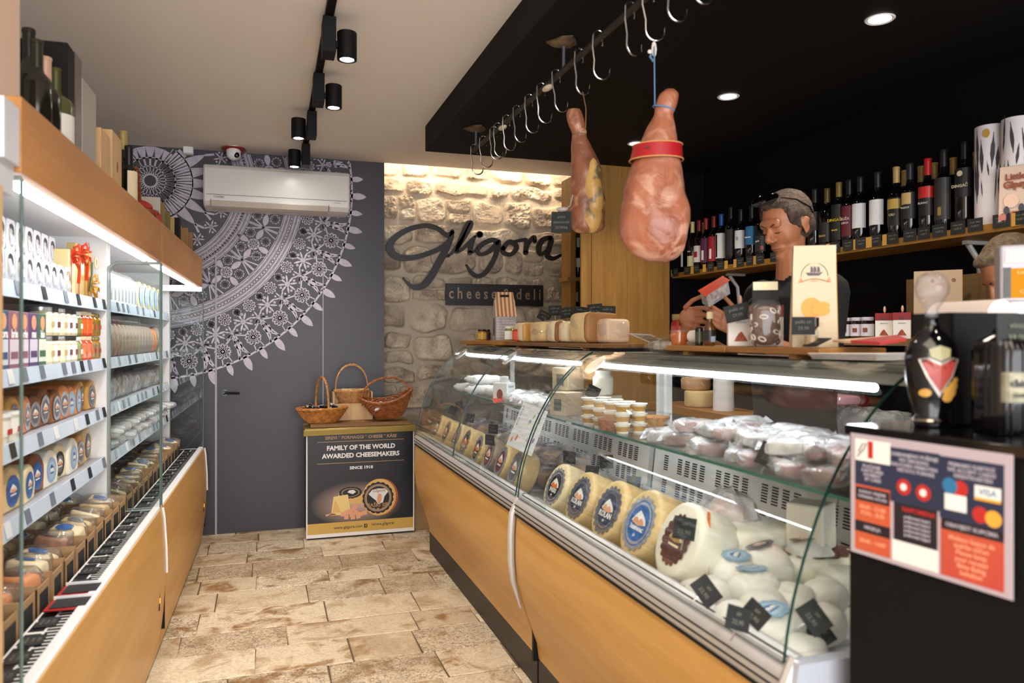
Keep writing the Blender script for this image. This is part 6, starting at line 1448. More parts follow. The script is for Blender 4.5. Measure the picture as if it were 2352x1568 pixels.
t = thing('napkin_stack', 'white paper sheets hanging over the counter beside the board', 'paper', (1.36, dn(2010), TZ + .002)); m = MB()
for i in range(4): m.poly([(-.07 - i * .004, .09, .002 + i * .004), (.06, .08, .002 + i * .004), (.07, -.09, .006 + i * .004), (-.05, -.10, .004 + i * .004)], (0, 0, .0015))
m.jitter(.003, 12); m.build('sheets', paper_white, t); 
# dark bottles on the pedestal
PZ = 1.2245
t = thing('brandy_bottle', 'rounded black bottle with heart shaped label and crystal stopper on the pedestal', 'bottle', (1.118, 1.045, PZ), -.4)
blackglass = pm('black_glass', '#050407', .08, spec=.45)
MB().lathe([(0, 0), (.030, 0), (.032, .006), (.030, .016), (.027, .020), (.038, .05), (.044, .09), (.045, .12), (.040, .145), (.026, .160), (.013, .172), (.010, .186), (.013, .190)], 36, sy=.72).build('body', blackglass, t, smooth=60)
m = MB(); m.lathe([(.008, .190), (.011, .195), (.010, .205), (.016, .215), (.026, .230), (.028, .245), (.022, .262), (.010, .270), (0, .271)], 18, wob=lambda a, z: 1 + .08 * math.sin(9 * a)); m.build('stopper', glass('crystal', (.90, .90, .93), 1.5, .03, white=.05, bump=.8, bscale=60), t, smooth=20)
def onb(m, pts, off):                                # project front decal on the elliptical body
    prf = [(.0, .030), (.02, .027), (.05, .038), (.09, .044), (.12, .045), (.145, .040), (.16, .026), (.19, .012)]
    out = []
    for x, z_ in pts:
        r = next((a[1] + (b_[1] - a[1]) * (z_ - a[0]) / (b_[0] - a[0]) for a, b_ in zip(prf, prf[1:]) if a[0] <= z_ <= b_[0]), .03)
        out.append(Vector((x, -.72 * math.sqrt(max(0, r * r - x * x)) - off, z_)))
    return out
def decal(m, pts, off=.0012): c_ = (sum(p[0] for p in pts) / len(pts), sum(p[1] for p in pts) / len(pts)); q = onb(m, [c_] + list(pts), off); n_ = len(pts); m.add(q, [(0, 1 + i, 1 + (i + 1) % n_) for i in range(n_)])
m = MB(); m.mat(0); decal(m, [(-.033, .118), (-.02, .121), (0, .112), (.02, .121), (.034, .118), (.022, .088), (.0, .052), (-.022, .088)]); m.mat(1); decal(m, [(-.028, .114), (-.018, .116), (0, .108), (.018, .116), (.028, .114), (.018, .088), (.0, .062), (-.018, .088)], .0018)
m.mat(2); [decal(m, [(cx + r_ * math.cos(a), cz + r_ * .8 * math.sin(a)) for a in [2 * PI * i / 14 for i in range(14)]], .0016) for cx, cz, r_ in [(.018, .062, .013), (.024, .072, .010), (.014, .052, .010), (-.022, .06, .009), (.028, .082, .006)]]
m.mat(3); decal(m, [(-.018, .135), (0, .142), (.018, .136), (.016, .122), (0, .115), (-.016, .122)], .002); m.mat(1); decal(m, [(-.014, .110), (-.006, .108), (-.010, .102)], .0026); decal(m, [(.014, .110), (.006, .108), (.010, .102)], .0026)
m.build('paper_label', [pm('lab_silver', '#a79c92', .35, .4), pm('lab_red', '#93352c', .4), pm('lab_gold_flower', '#b8893c', .4), pm('lab_oval', '#8d8762', .4)], t, smooth=0)
m = MB(); m.tube([(.0 + .030 * math.cos(a), .0216 * math.sin(a), .010) for a in [2 * PI * i / 20 for i in range(20)]], .004, 6, closed=True); m.build('foot_ring', pm('foot_chrome', '#8d857a', .1, 1.0), t)
t = thing('black_gift_box', 'open black cardboard wine box behind the heart labelled bottle', 'box', (1.225, 1.08, PZ), -.1); MB().box(-.065, .075, -.05, -.046, 0, .20).box(-.065, .075, .046, .05, 0, .20).box(-.065, -.061, -.05, .05, 0, .20).box(.071, .075, -.05, .05, 0, .20).box(-.065, .075, -.05, .05, 0, .004).build('box', black_paint, t)
t = thing('ribbed_decanter', 'black ribbed glass bottle with a metal label and black tag at the right edge', 'bottle', (1.165, .945, PZ), -.3)
m = MB(); m.lathe([(0, 0), (.044, 0), (.047, .008), (.047, .135), (.040, .150), (.018, .160), (.016, .17), (0, .171)], 96, wob=lambda a, z: 1 + .03 * (abs(math.sin(a * 14)) - .5)); m.build('body', blackglass, t, smooth=25)
m = MB(); n = 12; vs = []; rr_ = .0495
for i in range(n + 1): a = -PI / 2 - .68 + 1.36 * i / n; vs += [(rr_ * math.cos(a), rr_ * math.sin(a), .052), (rr_ * math.cos(a), rr_ * math.sin(a), .100)]
m.add(vs, [(2 * i, 2 * i + 2, 2 * i + 3, 2 * i + 1) for i in range(n)]); m.mat(1).text('chianti', .017, (0, -.0504, .082), frame((0, -1, 0)), .0006, .0003).text('CLASSICO', .008, (0, -.0504, .063), frame((0, -1, 0)), .0003, .0003); m.build('metal_label', [pm('pewter', '#6a6452', .3, .7, var=.3, vscale=50), pm('pewter_dark', '#2a2720', .4)], t, smooth=0)
m = MB(); m.poly([(-.032, -.03, .135), (.038, -.03, .135), (.036, -.026, .195), (-.030, -.026, .195)], (0, .002, 0)); o = m.build('chalk_tag', chalk, t); m = MB(); m.text('vino', .014, (0, -.0305, .175), frame((0, -1, 0))).text('39,00', .014, (0, -.0315, .155), frame((0, -1, 0))); m.build('handwriting', chalk_write, o, smooth=0)
# scale display and paper roll
q = P(2332, 628, x=1.62); t = thing('scale_display', 'white shop scale display with glowing orange screen at the right edge', 'scale', (q.x, q.y, 0)); M_ = frame((-.62, -.78, 0)); qz = q.z
S_ = 1.9 / 1750
def sd(a, b_, c_): return M_ @ Vector((a, b_, c_))
tt = q.y / (math.cos(PSI) - (2332 - U0) / F_PX * math.sin(PSI)); px = tt / 1750
m = MB(); z0_ = Vector((0, 0, qz)); hw, hh = 42 * px, 66 * px; cx = 12 * px
m.poly([z0_ + sd(cx - hw, -hh, 0), z0_ + sd(cx + hw, -hh, 0), z0_ + sd(cx + hw, hh, 0), z0_ + sd(cx - hw, hh, 0)], M_ @ Vector((0, 0, -.06))); m.build('housing', pm('scale_grey', '#aaa6ad', .4), t, bev=.006)
m = MB(); k_ = lambda u0, v0, u1, v1, d: m.poly([z0_ + sd((u0 - 2332) * px, (628 - v1) * px, d), z0_ + sd((u1 - 2332) * px, (628 - v1) * px, d), z0_ + sd((u1 - 2332) * px, (628 - v0) * px, d), z0_ + sd((u0 - 2332) * px, (628 - v0) * px, d)], M_ @ Vector((0, 0, .0006)))
m.mat(0); k_(2308, 614, 2324, 684, .001); m.mat(1); k_(2312, 574, 2375, 602, .001); m.build('keys', [pm('scale_dark', '#2a2a28', .4), pm('scale_pale', '#b5b8ae', .4)], t)
m = MB(); k_(2323, 616, 2385, 684, .0012); m.build('screen', emis('orange_screen', (1.0, .40, .03), .55), t)
m = MB(); m.mat(0).text('Loire 2', 13 * px, z0_ + sd(22 * px, 3 * px, .0024), M_).text('12,90', 13 * px, z0_ + sd(22 * px, -42 * px, .0024), M_); m.build('screen_text', emis('screen_pale', (1, .8, .4), .6), t, smooth=0)
MB().tube([(0, 0, TZ), (0, .0, qz - hh)], .02, 10).build('stand', white_plastic, t)
yq = P(2230, 690, x=1.60); t = thing('paper_roll', 'white wrapping paper roll behind the crystal stoppered bottle', 'paper roll', (0, 0, 0)); a_, b2 = P(2150, 700, x=1.50), P(2300, 700, x=1.50); m = MB(); zr = 1.42; m.tube([(1.50, a_.y, zr), (1.50, a_.y - .01, zr), (1.50, b2.y, zr)], [.03, .042, .042], 24); m.build('roll', pm('roll_white', '#dccdc4', .7), t); MB().box(1.46, 1.54, b2.y + .03, a_.y - .03, TZ, zr - .035).build('holder', white_plastic, t)
# ================================================================ wine shelf on the right wall
WZ = 1.825; WX = 2.79
def wy(u, x=WX): return P(u, V0, x=x).y
t = thing('wine_shelf', 'long wooden wall shelf full of wine bottles along the black wall', 'shelf')
MB().box(2.70, XR - .002, .9, 4.69, WZ - .035, WZ).build('shelf_board', shelfw, t)
for u in (1682, 2232):
    y = wy(u, 2.86); b = MB(); b.box(2.82, 2.95, y - .012, y + .012, WZ - .05, WZ - .035); b.tube([(2.84, y, WZ - .05), (2.90, y, WZ - .12), (2.915, y, WZ - .26)], .012, 8); b.build('bracket', alu, t)
wineglass = pm('wine_glass', '#070808', .07, spec=.6)
def bottle(name, label, loc, R=.037, H=.345, cap='#1b1a1a', capm=0.1, lab='#e8e6e2', lz=(.06, .17), text=None, tcol=None, lab2=None, rz=0.0, sh=.66, grp='wine bottles on the wall shelf', capl=.075, glassm=None):
    t = thing(name, label, 'wine bottle', loc, rz, grp)
    pr = [(0, 0), (R * .92, 0), (R, .006), (R, H * sh * .93), (R * .88, H * sh), (R * .5, H * (sh + .055)), (.0145, H * (sh + .10)), (.0135, H * .96), (.0150, H * .965), (.0150, H * .985), (0, H * .986)]
    MB().lathe(pr, 24).build('glass_body', glassm or wineglass, t, smooth=50)
    MB().lathe([(.0150, H - capl), (.0152, H - capl), (.0150, H * .965), (.0165, H * .968), (.0165, H * .99), (.015, H), (0, H)], 18).build('foil_cap', pm('foil_' + cap.strip('#'), cap, .35, capm), t, smooth=50)
    def wrapc(m, z0, z1, a0, a1, d=.0006, n=10):
        vs = []; q = R + d
        for i in range(n + 1): a = a0 + (a1 - a0) * i / n; vs += [(q * math.cos(a), q * math.sin(a), z0), (q * math.cos(a), q * math.sin(a), z1)]
        m.add(vs, [(2 * i, 2 * i + 2, 2 * i + 3, 2 * i + 1) for i in range(n)])
    if lab:
        m = MB(); m.mat(0); wrapc(m, lz[0], lz[1], PI - 1.25, PI + 1.25)
        if lab2: m.mat(1); wrapc(m, lz[0] + (lz[1] - lz[0]) * lab2[1], lz[0] + (lz[1] - lz[0]) * lab2[2], PI - 1.25 if len(lab2) < 4 else lab2[3], PI + 1.25 if len(lab2) < 5 else lab2[4], .0011)
        if text: m.mat(2); M_ = frame((-1, 0, 0)); [m.text(q, s_, (-R - .0035, 0, z_), M_, .0004, .0003) for q, s_, z_ in text]
        mm = [pm('label_' + lab.strip('#'), lab, .5), pm('label_' + (lab2[0] if lab2 else '#222222').strip('#'), lab2[0] if lab2 else '#222222', .4), pm('ltext_' + (tcol or '#3a3a3a').strip('#'), tcol or '#3a3a3a', .4)]
        m.build('paper_label', mm, t, smooth=0)
    return t
FC = lambda u: -math.atan2(0, 1) + (-(PI / 2) + math.atan2(P(u, V0, x=WX).y, WX)) * .0 + (math.atan2(P(u, V0, x=WX).y, WX)) * .75
Wn = lambda i: None
WB = [
 (1562, '#141414', '#e6e3da', 'wine bottle with white moon label half hidden by the large ham', dict(lz=(.05, .15), lab2=('#cdb47c', .35, .65, PI + .0, PI + .7))),
 (1591, '#d9c68a', '#d8d2a4', 'wine bottle with cream cap and small cream label', dict(lz=(.04, .11), text=[('VINA', .012, .14)], tcol='#d8d2c4')),
 (1606, '#7d1f2a', '#e9e5e2', 'wine bottle with dark red cap and white label with red crescent', dict(lz=(.06, .17), lab2=('#a81f2c', .3, .65, PI - .5, PI + .3))),
 (1622, '#8d2430', '#5c2244', 'wine bottle with red cap and plum purple label', dict(lz=(.05, .21), lab2=('#e4dfe2', .1, .5, PI - .3, PI + .2))),
 (1640, '#7d1a20', '#a3182a', 'wine bottle with dark red cap and crimson label', dict(lz=(.05, .21), lab2=('#e4dfe2', .1, .5, PI - .3, PI + .2))),
 (1657, '#1f4f9c', '#dedede', 'wine bottle with blue cap and white label with black pattern', dict(lz=(.06, .22), lab2=('#1c1c22', .05, .95, PI - .6, PI - .1))),
 (1679, '#0c0c0c', '#1e1e20', 'all black wine bottle right of the blue capped one', dict(lz=(.07, .23), sh=.68, H=.375)),
 (1702, '#161616', '#dcdfe2', 'wine bottle with wide white label and grey crest left of the blue label', dict(lz=(.10, .21), text=[('♔', .03, .16)], tcol='#7d86a8')),
 (1727, '#161616', '#1d6f9c', 'wine bottle with bright blue label next to the man', dict(lz=(.11, .22), text=[('dalmata', .013, .155)], tcol='#dfe9ee')),
 (1749, '#161616', '#232323', 'black bottle with orange streak label beside the man\'s forehead', dict(lz=(.06, .15), text=[('gobi', .015, .12)], tcol='#dcdcdc', lab2=('#a8402a', .1, .35, PI + .4, PI + .9))),
 (1846, '#1c1a19', None, 'dark wine bottle whose neck rises behind the man\'s hair', {}),
 (1872, '#1c1a19', '#151515', 'dark wine bottle right behind the man\'s ear', dict(lz=(.12, .22), text=[('|||||', .03, .19)], tcol='#b9b9b9')),
 (1900, '#5d4a20', '#171510', 'squat black bottle with gold neck print and dark label', dict(H=.33, R=.041, lz=(.05, .15), text=[('BARIK', .014, .08)], tcol='#a08a4a')),
 (1927, '#7d6a2c', '#12110c', 'black bottle with tall gold lettered label', dict(lz=(.05, .23), text=[('DINGAČ', .020, .15), ('vinarija', .012, .10)], tcol='#c3a42c')),
 (1951, '#141212', '#5e1420', 'black bottle with dark red label with pale lettering', dict(lz=(.06, .21), text=[('RUŽA', .018, .145), ('CRNA', .014, .125)], tcol='#c9b3b3')),
 (1976, '#1a1a1c', '#d9dbdd', 'wine bottle with blank white label, left of the two blank labels', dict(lz=(.09, .21))),
 (2016, '#1a1a1c', '#e2e1df', 'wine bottle with blank white label, right of the two blank labels', dict(lz=(.09, .21))),
 (2059, '#b3935a', '#14130f', 'wine bottle with matt gold cap and shiny gold band label', dict(lz=(.07, .20), lab2=('#c2a048', .6, .95), text=[('CRU', .014, .12)], tcol='#c9b98a')),
 (2090, '#202022', '#1c1c20', 'wine bottle with charcoal cap and square gold patch over dark label', dict(lz=(.09, .21), lab2=('#c7a866', .55, .98, PI - .6, PI + .6), text=[('POSTUP', .011, .14)], tcol='#c7c3bb')),
 (2131, '#b01a20', '#17100f', 'wine bottle with bright red cap and red patch label', dict(lz=(.09, .22), lab2=('#c3241f', .6, .98), text=[('PLAVAC', .012, .145)], tcol='#bdb6b0')),
 (2168, '#1a1917', '#2b2a2a', 'tall black bottle with charcoal label and gold seal near the shelf bracket', dict(H=.365, lz=(.06, .24), lab2=('#8f7a3a', .1, .3, PI - .2, PI + .2))),
 (2216, '#171615', '#15161a', 'tall black bottle with gold emblem beside the white tubes', dict(H=.375, lz=(.14, .26), text=[('DINGAČ', .017, .185), ('●', .03, .235)], tcol='#c9bf9c')),
]
for i, (u, cap, lab, txt, kw) in enumerate(WB):
    bottle('wine_bottle', txt, (WX, wy(u), WZ), cap=cap, lab=lab, rz=FC(u) * .45, **kw)
for i, u in enumerate([1617, 2078, 2116, 2146, 2190, 2244, 1758, 1950]):
    b_ = i; bottle('wine_bottle', 'back row wine bottle with %s cap, %s' % ('gold' if i not in (6, 7) else 'black', ['behind the plum label', 'behind the charcoal cap', 'left behind the red cap', 'right behind the red cap', 'behind the tall bottle with gold seal', 'left of the white tubes', 'behind the man\'s forehead', 'behind the dark red label'][i]), (2.885, P(u, V0, x=2.885).y, WZ), cap='#a8894e' if i not in (6, 7) else '#161616', lab=None)
for i, (u, cap, lab, lb) in enumerate([(2420, '#1a1a1c', '#d9d9d9', 'x')]): pass
# tubes and bag at the right end
for i, u in enumerate((2275, 2338)):
    x = 2.775; t = thing('gift_tube', 'white round gift tube with charcoal brush drawing, %s of the pair' % ['left', 'right'][i], 'gift tube', (x, P(u, V0, x=x).y, WZ), 0, 'white gift tubes on the wine shelf')
    MB().lathe([(0, 0), (.055, 0), (.056, .003), (.056, .395), (.055, .40), (0, .40)], 32).build('tube', pm('tube_white', '#cfc9cc', .45), t); m = MB(); rs = random.Random(5 + i)
    for k in range(14):
        a0 = PI + rs.uniform(-1.1, 1.1) + .5; z0_ = rs.uniform(.08, .28); n_ = 8; ln_ = rs.uniform(.06, .16); w_ = rs.uniform(.05, .16); sl = rs.uniform(-.25, .25); vs = []
        for q in range(n_ + 1): f = q / n_; a = a0 + sl * f; wq = w_ * math.sin(PI * min(.96, f + .04)) * rs.uniform(.6, 1); vs += [(.0568 * math.cos(a - wq), .0568 * math.sin(a - wq), z0_ + ln_ * f), (.0568 * math.cos(a + wq), .0568 * math.sin(a + wq), z0_ + ln_ * f)]
        m.add(vs, [(2 * q, 2 * q + 2, 2 * q + 3, 2 * q + 1) for q in range(n_)])
    m.build('drawing', pm('charcoal_ink', '#3a383c', .7), t, smooth=0)
    if i == 0: m = MB(); a = PI + .45; m.disc((.0575 * math.cos(a), .0575 * math.sin(a), .365), .012, frame((math.cos(a), math.sin(a), 0)), h=.001, ry=.018); m.build('seal', ink_gold, t)
q = P(2328, 430, x=2.70); t = thing('snack_bag', 'beige pouch with brown lettering in front of the white tubes', 'bag', (2.712, q.y, WZ), .35)
m = MB(); m.poly([(0, -.062, 0), (0, .062, 0), (.004, .058, .21), (.0, -.060, .205)], (.012, 0, 0)); s0 = 0; m.jitter(.003, 20); m.build('pouch', pm('pouch_beige', '#cbb4a2', .6), t, bev=.003)
m = MB(); M_ = frame((-1, 0, 0)); m.mat(0).text('Little', .034, (-.004, 0, .165), M_, .0012, .0003).text('Gipsy', .036, (-.004, 0, .135), M_, .0016, .0003); m.mat(1).disc((-.003, .015, .075), .026, M_, h=.0005); m.mat(2).poly([(-.0035, .058, .004), (-.0035, -.058, .004), (-.0035, -.058, .030), (-.0035, .01, .036), (-.0035, .058, .024)], (-.0008, 0, 0)); m.mat(3)
for yy, zz in ((.03, .04), (-.02, .045), (-.04, .04)): m.disc((-.005, yy, zz), .010, M_, h=.0005, ry=.016)
m.build('print', [pm('gip_brown', '#8a4a34', .5), pm('gip_peach', '#dcb8a4', .5), pm('gip_pink', '#b8706a', .5), pm('gip_dark', '#43434f', .5)], t, smooth=0)
# price tags along the shelf edge
stg = thing('price_tag', 'x', 'price tag', group='black price tags along the wine shelf edge'); MB().box(-.0015, 0, -.034, .034, 0, .052).build('card', chalk, stg); m = MB(); [m.text(q, .012, (-.002, 0, .037 - k * .016), frame((-1, 0, 0)), 0, .0002) for k, q in enumerate(['crno vino', '14,00 €'])]; m.build('handwriting', chalk_write, stg, smooth=0)
ytg = MB().box(-.0015, 0, -.018, .018, 0, .050).build('paper_tag', pm('ochre_card', '#b98d3a', .6)); ytg['group'] = 'ochre card strips along the wine shelf edge'; ytg['category'] = 'price tag'
us = [1552, 1578, 1600, 1632, 1655, 1700, 1722, 1746, 1778, 1890, 1918, 1948, 1978, 2012, 2050, 2090, 2122, 2158, 2200, 2240, 2300, 2345]
for i, u in enumerate(us): clone(stg, (2.697, P(u, V0, x=2.697).y, WZ - .022), rz=R5.uniform(-.08, .08), label='black price tag on the wine shelf edge, %s from the wood panel' % (ORD[i]))
first = True
for i, u in enumerate([1540, 1590, 1618, 1668, 1689, 1735, 1875, 1904, 1963, 1996, 2034, 2334]):
    o = ytg if i == 0 else ytg.copy()
    if i: COL.objects.link(o)
    o.location = (2.6985, P(u, V0, x=2.6985).y, WZ - .024); o['label'] = 'ochre card strip on the wine shelf edge, %s from the wood panel' % ORD[i]
# ================================================================ lower wall shelf with jars, boxes and bags
LZ = 1.375
t = thing('wall_shelf', 'lower wooden wall shelf with small jars and gift boxes behind the counter', 'shelf'); MB().box(2.56, XR - .002, 1.2, 3.75, LZ - .03, LZ).build('shelf_board', woodmat('shelf2', '#5d4020', '#8a6430', 'Y', .5), t)
jj = jar_thing('small_jar', 'x', 'jar', .029, .098, pm('dark_jam', '#150d0c', .1, coat=.6), pm('lid_paper', '#c9c6d2', .4), pm('lab_lilac', '#cfcbd9', .5), 'small dark jars on the lower shelf', pm('fig_print', '#7a4a3a', .5))
for i, u in enumerate((1945, 1969, 1993)): clone(jj, (2.62, P(u, V0, x=2.62).y, LZ), rz=3.6, label='small dark jar with lilac label on the lower shelf, %s of three from the left' % ORD[i])
for i, u in enumerate((2032, 2073)): saffron('white and dark red box with cream bow on the lower shelf, %s one' % ['left', 'right'][i], 2.63, P(u, V0, x=2.63).y, LZ, -.85, 1.15)
saffron('dark red box with cream bow partly hidden behind the saffron picture box', 1.46, dn(1727), NBZ, -.55, 1.25)
for i, (u, h, x) in enumerate([(2130, .285, 2.66), (2178, .285, 2.70)]):
    t = thing('paper_bag', 'cream paper bag with orange side on the lower shelf, %s one' % ['left', 'right'][i], 'bag', (x, P(u, V0, x=x).y, LZ), -.85, 'cream paper bags on the lower shelf'); MB().poly([(-.05, -.03, 0), (-.05, .03, 0), (-.05, .004, h), (-.05, -.004, h)], (.10, 0, 0)).build('bag', pm('bag_print', '#b59c80', .6), t); MB().poly([(.0505, -.03, 0), (.0505, .03, 0), (.0505, .004, h), (.0505, -.004, h)], (.001, 0, 0)).build('side', pm('bag_orange', '#c98a24', .6), t)
    m = MB(); m.disc((.02, -.0085, h * .85), .008, frame((0, -1, .1)), h=.0006); m.disc((-.01, -.030, h * .3), .018, frame((0, -1, .1)), h=.0006, ry=.012); m.build('print', pm('bag_print2', '#7d5a44', .6), t, smooth=0)
t = thing('wooden_crate', 'slatted brown wooden crate behind the cream paper bags', 'crate', (2.80, P(2185, V0, x=2.80).y - .02, LZ), 0)
MB().box(0, .012, -.26, .26, .0, .27).box(.012, .12, -.26, -.248, 0, .27).box(.012, .12, .248, .26, 0, .27).box(-.006, 0, -.26, -.23, 0, .285).box(-.006, 0, -.15, -.125, 0, .285).build('slats', woodmat('crate_wood', '#4d3a1e', '#6b5430', 'Y', .6), t)
MB().tube([(-.008, -.17, .09), (-.008, -.205, .16), (-.008, -.235, .23)], .008, 6, flat=.3).build('print', pm('crate_print', '#241c12', .6), t)
# ================================================================ back bar seen through the case glass
BBZ = .905
t = thing('back_counter', 'grey back counter along the black wall behind the shopkeeper', 'counter'); MB().box(2.42, XR - .002, 1.0, 4.66, 0, BBZ - .03).build('cabinet', pm('back_cab', '#4a4b4c', .5), t); MB().box(2.40, XR - .002, 1.0, 4.66, BBZ - .03, BBZ).build('worktop', pm('back_top', '#6f7274', .4), t)
MB().box(2.41, 2.72, 3.35, 4.5, BBZ, BBZ + .05).build('x2', boardw); o = bpy.data.objects['x2']; o.name = 'thick_board'; tag(o, 'thick wooden board under cheese rounds on the back counter', 'board')
for i, (u, R_, h_, z_, mt, tx) in enumerate([(1608, .095, .10, BBZ + .05, yellow_c, 'lower yellow cheese round on the thick board'), (1598, .09, .075, BBZ + .152, pm('peach_round', '#c9a07a', .5), 'upper peach cheese round stacked on the thick board')]):
    m = MB(); m.lathe(rimprof(R_, h_), 32); o = m.build('cheese_round', mt, None, smooth=50, loc=(2.56, P(u, V0, x=2.56).y, z_)); tag(o, tx + ' behind the counter', 'cheese', 'cheese rounds on the back counter')
t = thing('white_jug', 'tall white container beside the cheese rounds on the back counter', 'jug', (2.56, P(1662, V0, x=2.56).y, BBZ + .001)); MB().lathe([(0, 0), (.06, 0), (.062, .01), (.058, .28), (.05, .32), (0, .325)], 28).build('body', white_plastic, t)
for i in range(9):
    t = wrapped('dark_bag', 'dark wrapped bag on the back counter, %s from the camera' % ORD[i], 'bag', .20, .17, .16, pm(['bag_dark', 'bag_grey', 'bag_rose'][i % 3], ['#2a2a2e', '#5d5a5a', '#8d6a70'][i % 3], .5, var=.4, vscale=20), 'dark wrapped bags on the back counter', 60 + i, plastic_wrap, flag=False); put(t, 2.54 + .04 * (i % 2), 1.35 + i * .205, BBZ + .002, rz=i * 1.1)
t = wrapped('pink_parcel', 'pink wrapped parcel near the right end of the back counter', 'package', .18, .26, .06, pm('pink_paper', '#b98a9c', .5), None, 83, clear_plastic, flag=False); put(t, 2.50, P(1920, V0, x=2.50).y - .0, BBZ + .165)
# bottles in the niche
for i, (u, z_, cap, lab, tx) in enumerate([(1311, 1.42, '#141414', None, 'dark bottle in the lower niche row, left'), (1324, 1.42, '#c9c6c0', None, 'dark bottle in the lower niche row, right'), (1312, 1.84, '#141414', '#2a1a12', 'dark bottle on the upper niche shelf, left'), (1328, 1.84, '#cfccd0', '#e3e0da', 'bottle with white cap and white label on the upper niche shelf')]):
    bottle('niche_bottle', tx, (P(u, V0, y=5.44).x, 5.44, z_ + .001), R=.034, H=.31, cap=cap, lab=lab, lz=(.08, .15), rz=PI / 2, grp='bottles in the wooden niche')
for i, (u, cap, lab) in enumerate([(1312, '#141414', '#d9d5d0'), (1322, '#141414', '#8d1a2a')]): bottle('niche_bottle', 'bottle with %s label at the bottom of the niche behind the cheeses' % ['white', 'red'][i], (P(u, V0, y=5.44).x, 5.44, 1.001), R=.034, H=.31, cap=cap, lab=lab, lz=(.04, .16), rz=PI / 2, grp='bottles in the wooden niche')
# ================================================================ promotional stand with baskets at the back wall
SX0, SX1, SY0 = .276, 1.018, 5.36; SZT = .765
t = thing('promotion_stand', 'box stand with black and gold cheese banner reading family of the world awarded cheesemakers', 'stand')
MB().box(SX0 + .01, SX1 - .01, SY0 + .01, YB - .03, 0.0, SZT - .035).build('frame', pm('stand_black', '#17161a', .6), t)
m = MB(); m.box(SX0, SX1, SY0 - .004, SY0 + .004, 0.012, SZT - .03); m.build('banner', paper_white, t)
sw = SX1 - SX0; Mp = frame((0, -1, 0)); YP = SY0 - .0046
def bx_(u): return SX0 + sw * u
def bz_(v): return (SZT - .03) - (SZT - .042) * v
def brect(m, u0, v0, u1, v1, d=.0004): m.poly([(bx_(u0), YP - d, bz_(v0)), (bx_(u1), YP - d, bz_(v0)), (bx_(u1), YP - d, bz_(v1)), (bx_(u0), YP - d, bz_(v1))], (0, -.0003, 0))
bm = bpy.data.materials.new('banner_black_glow'); bm.use_nodes = True; N = bm.node_tree.nodes; L = bm.node_tree.links
tc = N.new('ShaderNodeTexCoord'); mp = N.new('ShaderNodeMapping'); mp.inputs['Location'].default_value = (-(SX0 + sw * .46), 0, -bz_(.70)); vm = N.new('ShaderNodeMapping'); vm.inputs['Scale'].default_value = (3.0, 0, 6.0)
gr = N.new('ShaderNodeTexGradient'); gr.gradient_type = 'SPHERICAL'; L.new(tc.outputs['Object'], mp.inputs[0]); L.new(mp.outputs[0], vm.inputs[0]); L.new(vm.outputs[0], gr.inputs[0]); rp_ = N.new('ShaderNodeValToRGB'); L.new(gr.outputs[0], rp_.inputs[0]); rp_.color_ramp.elements[0].color = lin('#15161c'); rp_.color_ramp.elements[1].color = lin('#c9a99a'); rp_.color_ramp.elements[0].position = .05; L.new(rp_.outputs[0], N['Principled BSDF'].inputs[0]); N['Principled BSDF'].inputs['Roughness'].default_value = .4
m = MB(); m.mat(0); brect(m, .012, .0, .988, .865); m.mat(1); brect(m, .012, .865, .988, .966)
m.mat(2); 
for v in (.095, .30): brect(m, .10, v, .90, v + .005, .001)
def btext(m, s_, u, v, sz, bold=0.0, sx=1.0): m.text(s_, sz, (bx_(u), YP - .0012, bz_(v)), Mp, bold, .0003, sx=sx)
m.mat(2); btext(m, 'SIREVI * FORMAGGI * CHEESE * KÄSE', .50, .062, .030, .0008)
m.mat(3); btext(m, 'FAMILY OF THE WORLD', .50, .160, .043, .0016); btext(m, 'AWARDED CHEESEMAKERS', .50, .235, .043, .0016); btext(m, 'SINCE 1918', .50, .355, .028, .0010, 1.15)
m.mat(4); btext(m, 'www.gligora.com', .38, .917, .028, .0002); btext(m, '/sirana.gligora/', .70, .908, .028, .0002); brect(m, .525, .898, .555, .935, .001)
m.mat(1); m.text('f', .026, (bx_(.541), YP - .0022, bz_(.917)), Mp, .001, .0003)
def bell(k, u, v, rx, ry, d, n=36, scal=0): m.mat(k).disc((bx_(u), YP - d, bz_(v)), rx, Mp, n, h=.0004, ry=ry, scal=scal, amp=.035)
bell(5, .685, .65, .118, .128, .0008); bell(6, .665, .65, .118, .128, .0014); bell(7, .655, .655, .106, .108, .0020, scal=18); bell(8, .655, .655, .094, .096, .0026); bell(7, .655, .655, .078, .080, .0032)
bell(6, .40, .60, .082, .045, .0008); m.mat(6); brect(m, .29, .60, .51, .70, .0007); bell(7, .40, .59, .078, .040, .0014, scal=16); bell(8, .40, .59, .062, .031, .0020); bell(7, .40, .59, .054, .026, .0026)
m.mat(3).poly([(bx_(a), YP - .0040, bz_(b_)) for a, b_ in [(.565, .615), (.60, .575), (.65, .565), (.72, .57), (.75, .60), (.715, .645), (.70, .70), (.655, .72), (.635, .68), (.60, .65)]], (0, -.0003, 0))
m.mat(9).poly([(bx_(a), YP - .0046, bz_(b_)) for a, b_ in [(.648, .64), (.66, .615), (.685, .62), (.69, .66), (.68, .70), (.655, .71), (.645, .675)]], (0, -.0003, 0))
m.mat(3).poly([(bx_(a), YP - .0032, bz_(b_)) for a, b_ in [(.37, .585), (.39, .565), (.43, .565), (.45, .585), (.42, .605)]], (0, -.0003, 0))
m.mat(2).text('PAŠKI SIR', .036, (bx_(.655), YP - .0052, bz_(.725)), Mp, .0010, .0003).text('Gligora', .030, (bx_(.66), YP - .0052, bz_(.585)), Mp, .0004, .0003, shear=.3)
for u in (.615, .655, .70): bell(2, u, .765, .009, .010, .0036, 14)
